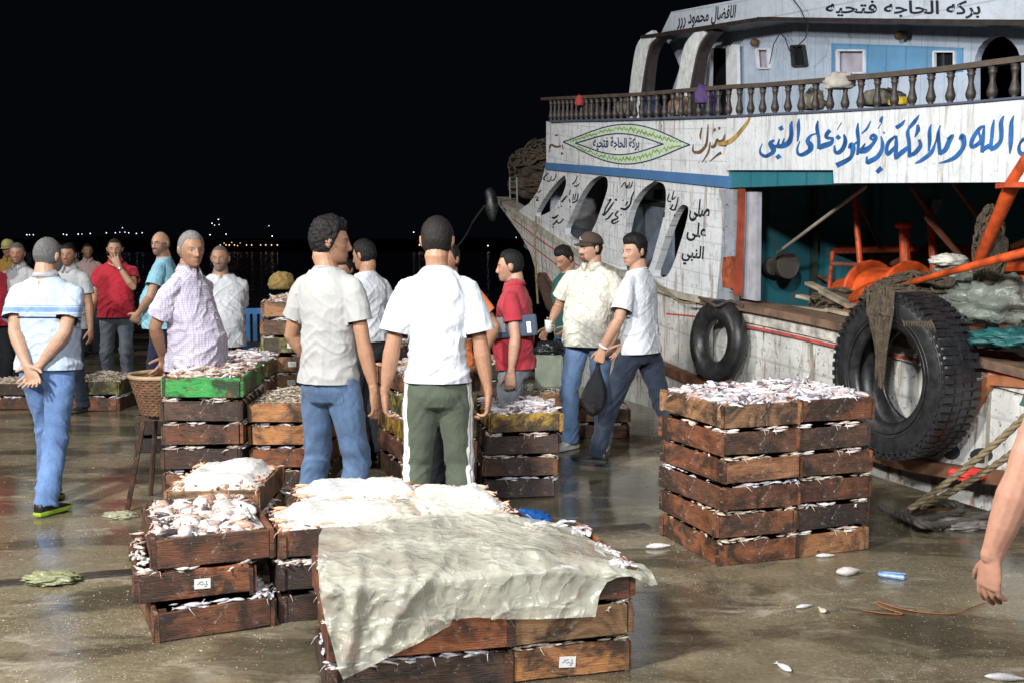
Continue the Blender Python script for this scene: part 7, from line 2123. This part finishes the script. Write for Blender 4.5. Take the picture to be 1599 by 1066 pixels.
# 10 white tee, behind him
person('young man in white tee partly hidden by the curly haired man', X_(572, 8.6), 8.6, 52, 1.70, (10, 10, 0), 0.98, 0.0, SK2, dict(t=0.022, ts=0.010, c=BLK, curl=0.004), dict(m=C_WHITE, hem=0.95, slv=0.66, cuff=0.076), dict(m=J_BLK), S_BLK2, dict(w=(0.22, 0.2, 1.0)), dict(w=(-0.24, 0.10, 0.98), hint=(-0.6, -1, 0)))
person('man in dark red shirt barely visible behind the curly haired man', X_(541, 9.9), 9.9, 150, 1.55, (0, 10, 0), 0.9, 0.0, SK4, dict(t=0.02, ts=0.008, c=BLK), dict(m=C_RED2), dict(m=J_BLK), S_BLK2, vox=0.009)
# 11 centre man, white tee, track trousers
person('man in plain white tee and olive striped track trousers, back turned, at centre', X_(683, 5.75), 5.75, 2, 1.805, (-6, 2, 0), 0.90, 0.0, SK2, dict(t=0.014, ts=0.006, c=(0.016, 0.013, 0.012), front=0.5), dict(m=C_WHITE, hem=0.925, slv=0.80, cuff=0.085, fit=0.98, wk=0.85), dict(m=T_OLIVE, w=1.08, wk=0.55, seam=True, ank=0.07), S_BLK2,
       dict(w=(0.255, 0.0, 0.85), hint=(0.4, -1, 0), palm=(-0.9, 0.1, 0), hd=(-0.05, 0.12, -1), curl=0.5), dict(w=(-0.265, -0.01, 0.86), hint=(-0.4, -1, 0), palm=(0.9, 0.1, 0), hd=(0.05, 0.12, -1), curl=0.5), dict(a=(0.12, 0, 0.09)), dict(a=(-0.12, 0, 0.09)), (0, 0), 0.005)
# 12 orange
person('man in orange top almost hidden behind the central white tee man', X_(700, 7.5), 7.5, 160, 1.68, (-10, 0, 0), 1.0, 0.0, SK2, dict(t=0.018, ts=0.008, c=BLK), dict(m=C_ORANGE), dict(m=J_BLK), S_BLK2, dict(w=(0.25, 0.05, 0.9)), dict(w=(-0.30, 0.10, 0.98), hint=(-0.5, -1, 0)), vox=0.008)
# 13 crimson polo with folder and phone
r13 = person('man in crimson polo facing left with grey folder under his arm', X_(806, 7.75), 7.75, 80, 1.625, (2, 4, 0), 1.04, 0.02, SK1, dict(t=0.020, ts=0.004, c=BLK, front=0.60), dict(m=C_RED2, collar=True, hem=0.87, slv=0.60, cuff=0.07, fit=1.03), dict(m=J_PALEG, w=1.05), S_BLK2,
       dict(w=(0.14, 0.36, 1.16), hint=(0.5, -0.6, -1), palm=(-0.5, -0.3, 0.8), hd=(-0.2, 1, 0.35), thumb=(-1, 0, 0.5), curl=0.45), dict(w=(-0.235, 0.0, 0.86), hint=(-0.3, -1, 0), palm=(1, 0, 0), hd=(0, 0.08, -1), curl=0.5), None, None, (2, 0), 0.006, beard=dict(k=0.22))
# 14 cap man
M_CAP = simple('cap_brown', (0.050, 0.032, 0.022), 0.85, 0.25)
r14 = person('bearded man in brown cap and patterned cream shirt holding a glass of tea', X_(922, 9.05), 9.05, 152, 1.755, (-34, 2, 0), 1.10, 0.06, SK1, dict(t=0.006, ts=0.006, c=BLK), dict(m=C_PRINT, cm=C_PRINT, collar=True, placket=True, hem=0.84, slv=0.66, cuff=0.082, fit=1.05), dict(m=J_SKY, w=1.08), S_WHT,
       dict(w=(0.285, 0.14, 1.02), hint=(0.5, -1, -0.2), palm=(-0.8, 0.2, 0.1), hd=(-0.1, 0.8, -0.3), thumb=(0, 0.2, 1), curl=0.75), dict(w=(-0.25, 0.12, 0.90), hint=(-1, -0.7, 0), palm=(0.8, -0.2, 0), hd=(0.2, 0.25, -1), curl=0.4), dict(a=(0.15, 0.05, 0.09), yaw=-15), dict(a=(-0.11, -0.05, 0.09), yaw=12),
       (-2, 0), 0.006, beard=dict(k=0.85, goatee=True), cap=dict(m=M_CAP, logo=simple('cap_logo', (0.5, 0.42, 0.32), 0.7)))
# 15 green shirt behind
person('dark haired man in dark green shirt looking down behind cap man', X_(890, 10.2), 10.2, 120, 1.66, (10, 28, 0), 0.98, 0.0, SK2, dict(t=0.026, ts=0.010, c=BLK, curl=0.005), dict(m=C_GREEN), dict(m=J_NAVY), S_BLK2, dict(w=(0.25, 0.1, 0.95)), dict(w=(-0.25, 0.15, 1.0), hint=(-1, -1, 0)), None, None, (4, 0), 0.008)
# 16 white tee walking with a bag
r16 = person('young man in white tee and dark jeans walking with a black bag', X_(1000, 8.25), 8.25, 58, 1.735, (66, 2, 0), 1.02, 0.0, SK1, dict(t=0.034, ts=0.008, c=BLK, curl=0.007, fq=70, front=0.50), dict(m=C_WHITE, hem=0.87, slv=0.78, cuff=0.082, fit=1.02, wk=0.7), dict(m=J_DARK, w=1.05), S_SAND,
       dict(w=(0.20, 0.22, 0.92)), dict(w=(-0.30, 0.16, 0.92), hint=(-0.7, -1, 0), palm=(0.9, 0, 0.1), hd=(-0.02, 0.3, -1), curl=0.85), dict(a=(0.09, -0.33, 0.12), yaw=-5, pitch=14, hint=(0.1, 1, 0)), dict(a=(-0.12, 0.30, 0.09), yaw=5), (3, 0), 0.006, beard=dict(k=0.06))
def to_world(root, p):
    M = Matrix.Translation(root.location) @ Matrix.Rotation(root.rotation_euler.z, 4, 'Z') @ Matrix.Scale(root.scale.x, 4)
    return M @ V(p)
# things they hold
root, arms, Hm, U, bd = r14
e_, w, a = arms[1]
hp = w + V((-0.02, 0.105, -0.02))
gl = empty('tea_glass', to_world(root, hp + V((-0.012, 0, -0.05)))); tag(gl, 'small glass of tea held by cap man', 'glass')
bm = bmesh.new(); loft(bm, [[V((r_ * math.cos(x), r_ * math.sin(x), z)) for x in [2 * PI * j / 20 for j in range(20)]] for z, r_ in ((0, 0.024), (0.10, 0.033), (0.10, 0.030), (0.008, 0.022))])
mm, nt, b = new_mat('clear_glass'); b.inputs['Transmission Weight'].default_value = 0.45; b.inputs['Roughness'].default_value = 0.05; b.inputs['Base Color'].default_value = (0.95, 0.95, 0.95, 1)
obj('glass_wall', bm, mm, gl, True)
bm = bmesh.new(); loft(bm, [[V((r_ * math.cos(x), r_ * math.sin(x), z)) for x in [2 * PI * j / 20 for j in range(20)]] for z, r_ in ((0.009, 0.0215), (0.055, 0.0255))])
obj('tea', bm, simple('tea', (0.50, 0.17, 0.03), 0.2), gl, True)
root, arms, Hm, U, bd = r16
e_, w, a = arms[-1]
bag0 = to_world(root, w + V((0.0, 0.03, -0.09)))
bm = bmesh.new()
rings = []
random.seed(5)
for z, rx, ry in ((0.0, 0.012, 0.010), (-0.05, 0.022, 0.016), (-0.11, 0.05, 0.03), (-0.18, 0.085, 0.045), (-0.26, 0.10, 0.055), (-0.33, 0.085, 0.05), (-0.38, 0.05, 0.03), (-0.40, 0.01, 0.01)):
    rings.append([V((rx * math.cos(x) * (1 + 0.25 * noise.noise(V((x * 2, z * 9, 3)))), ry * math.sin(x) * (1 + 0.3 * noise.noise(V((x * 3, z * 8, 7)))), z)) for x in [2 * PI * j / 26 for j in range(26)]])
loft(bm, rings)
bb = obj('carrier_bag', bm, simple('bag_black', (0.010, 0.010, 0.012), 0.22, 0.3, 20, 0.8, 0.02), None, True, bag0); tag(bb, 'glossy black carrier bag hanging from the walking man hand', 'bag'); bb.rotation_euler = (0, 0.12, 0.5)
bm = bmesh.new(); d = (w - e_).normalized(); c = w - d * 0.025; a_ = d.orthogonal().normalized(); b2 = d.cross(a_)
tube(bm, [c + (a_ * math.cos(x) + b2 * math.sin(x)) * 0.033 for x in [2 * PI * j / 20 for j in range(20)]], 0.008, 6, closed=True)
o = obj('bracelet', bm, M_PAPER, None, True); o.matrix_world = Matrix.Translation(root.location) @ Matrix.Rotation(root.rotation_euler.z, 4, 'Z') @ Matrix.Scale(root.scale.x, 4); tag(o, 'white bracelet on wrist of the walking man', 'bracelet')
root, arms, Hm, U, bd = r13
M13 = Matrix.Translation(root.location) @ Matrix.Rotation(root.rotation_euler.z, 4, 'Z') @ Matrix.Scale(root.scale.x, 4)
fo = empty('folder', (0, 0, 0)); fo.matrix_world = M13 @ Matrix.Translation((-0.215, 0.0, 1.185)); tag(fo, 'grey and dark blue folder clamped under the arm of crimson polo man', 'folder')
bm = bmesh.new(); bx(bm, (0.025, 0, 0), (0.035, 0.37, 0.15), Matrix.Rotation(R_(-6), 3, 'X')); bmesh.ops.bevel(bm, geom=bm.edges[:], offset=0.006, segments=2, affect='EDGES'); obj('cover', bm, simple('folder_blue', (0.028, 0.045, 0.085), 0.5), fo)
bm = bmesh.new(); bx(bm, (0.004, 0.110, 0.010), (0.006, 0.13, 0.11), Matrix.Rotation(R_(-6), 3, 'X')); obj('front_pocket', bm, simple('pocket_grey', (0.25, 0.27, 0.26), 0.6), fo)
bm = bmesh.new(); bx(bm, (0.004, -0.13, 0.0), (0.006, 0.03, 0.08), Matrix.Rotation(R_(-6), 3, 'X')); obj('sticker', bm, M_PAPER, fo)
e_, w, a = arms[1]
bm = bmesh.new(); bx(bm, (0, 0, 0), (0.012, 0.145, 0.07)); bmesh.ops.bevel(bm, geom=bm.edges[:], offset=0.004, segments=2, affect='EDGES')
o = obj('mobile_phone', bm, MATS['black_plastic']); o.matrix_world = M13 @ Matrix.Translation(w + V((-0.035, 0.10, 0.02))) @ Matrix.Rotation(R_(25), 4, 'X') @ Matrix.Rotation(R_(60), 4, 'Y'); tag(o, 'dark mobile phone in the raised hand of crimson polo man', 'phone')
# 17 the man at the right edge: only his forearm and hand come into the frame
person('bare arm of a man standing just beyond the right edge', 1.745, 3.02, -4, 1.64, (0, 0, 0), 1.10, 0.03, (0.42, 0.225, 0.16), dict(t=0.02, ts=0.008, c=BLK), dict(m=C_GREEN, slv=0.28), dict(m=J_DARK), S_BLK2, dict(w=(0.28, 0.05, 0.88)),
       dict(w=(-0.43, 0.06, 0.785), hint=(-0.3, -1, 0), palm=(0.85, 0.5, 0), hd=(-0.03, 0.12, -1), thumb=(0.2, 1, 0), curl=0.30, fat=1.22, hs=1.05, spread=0.03, up=False), None, None, (4, -12), 0.0042)
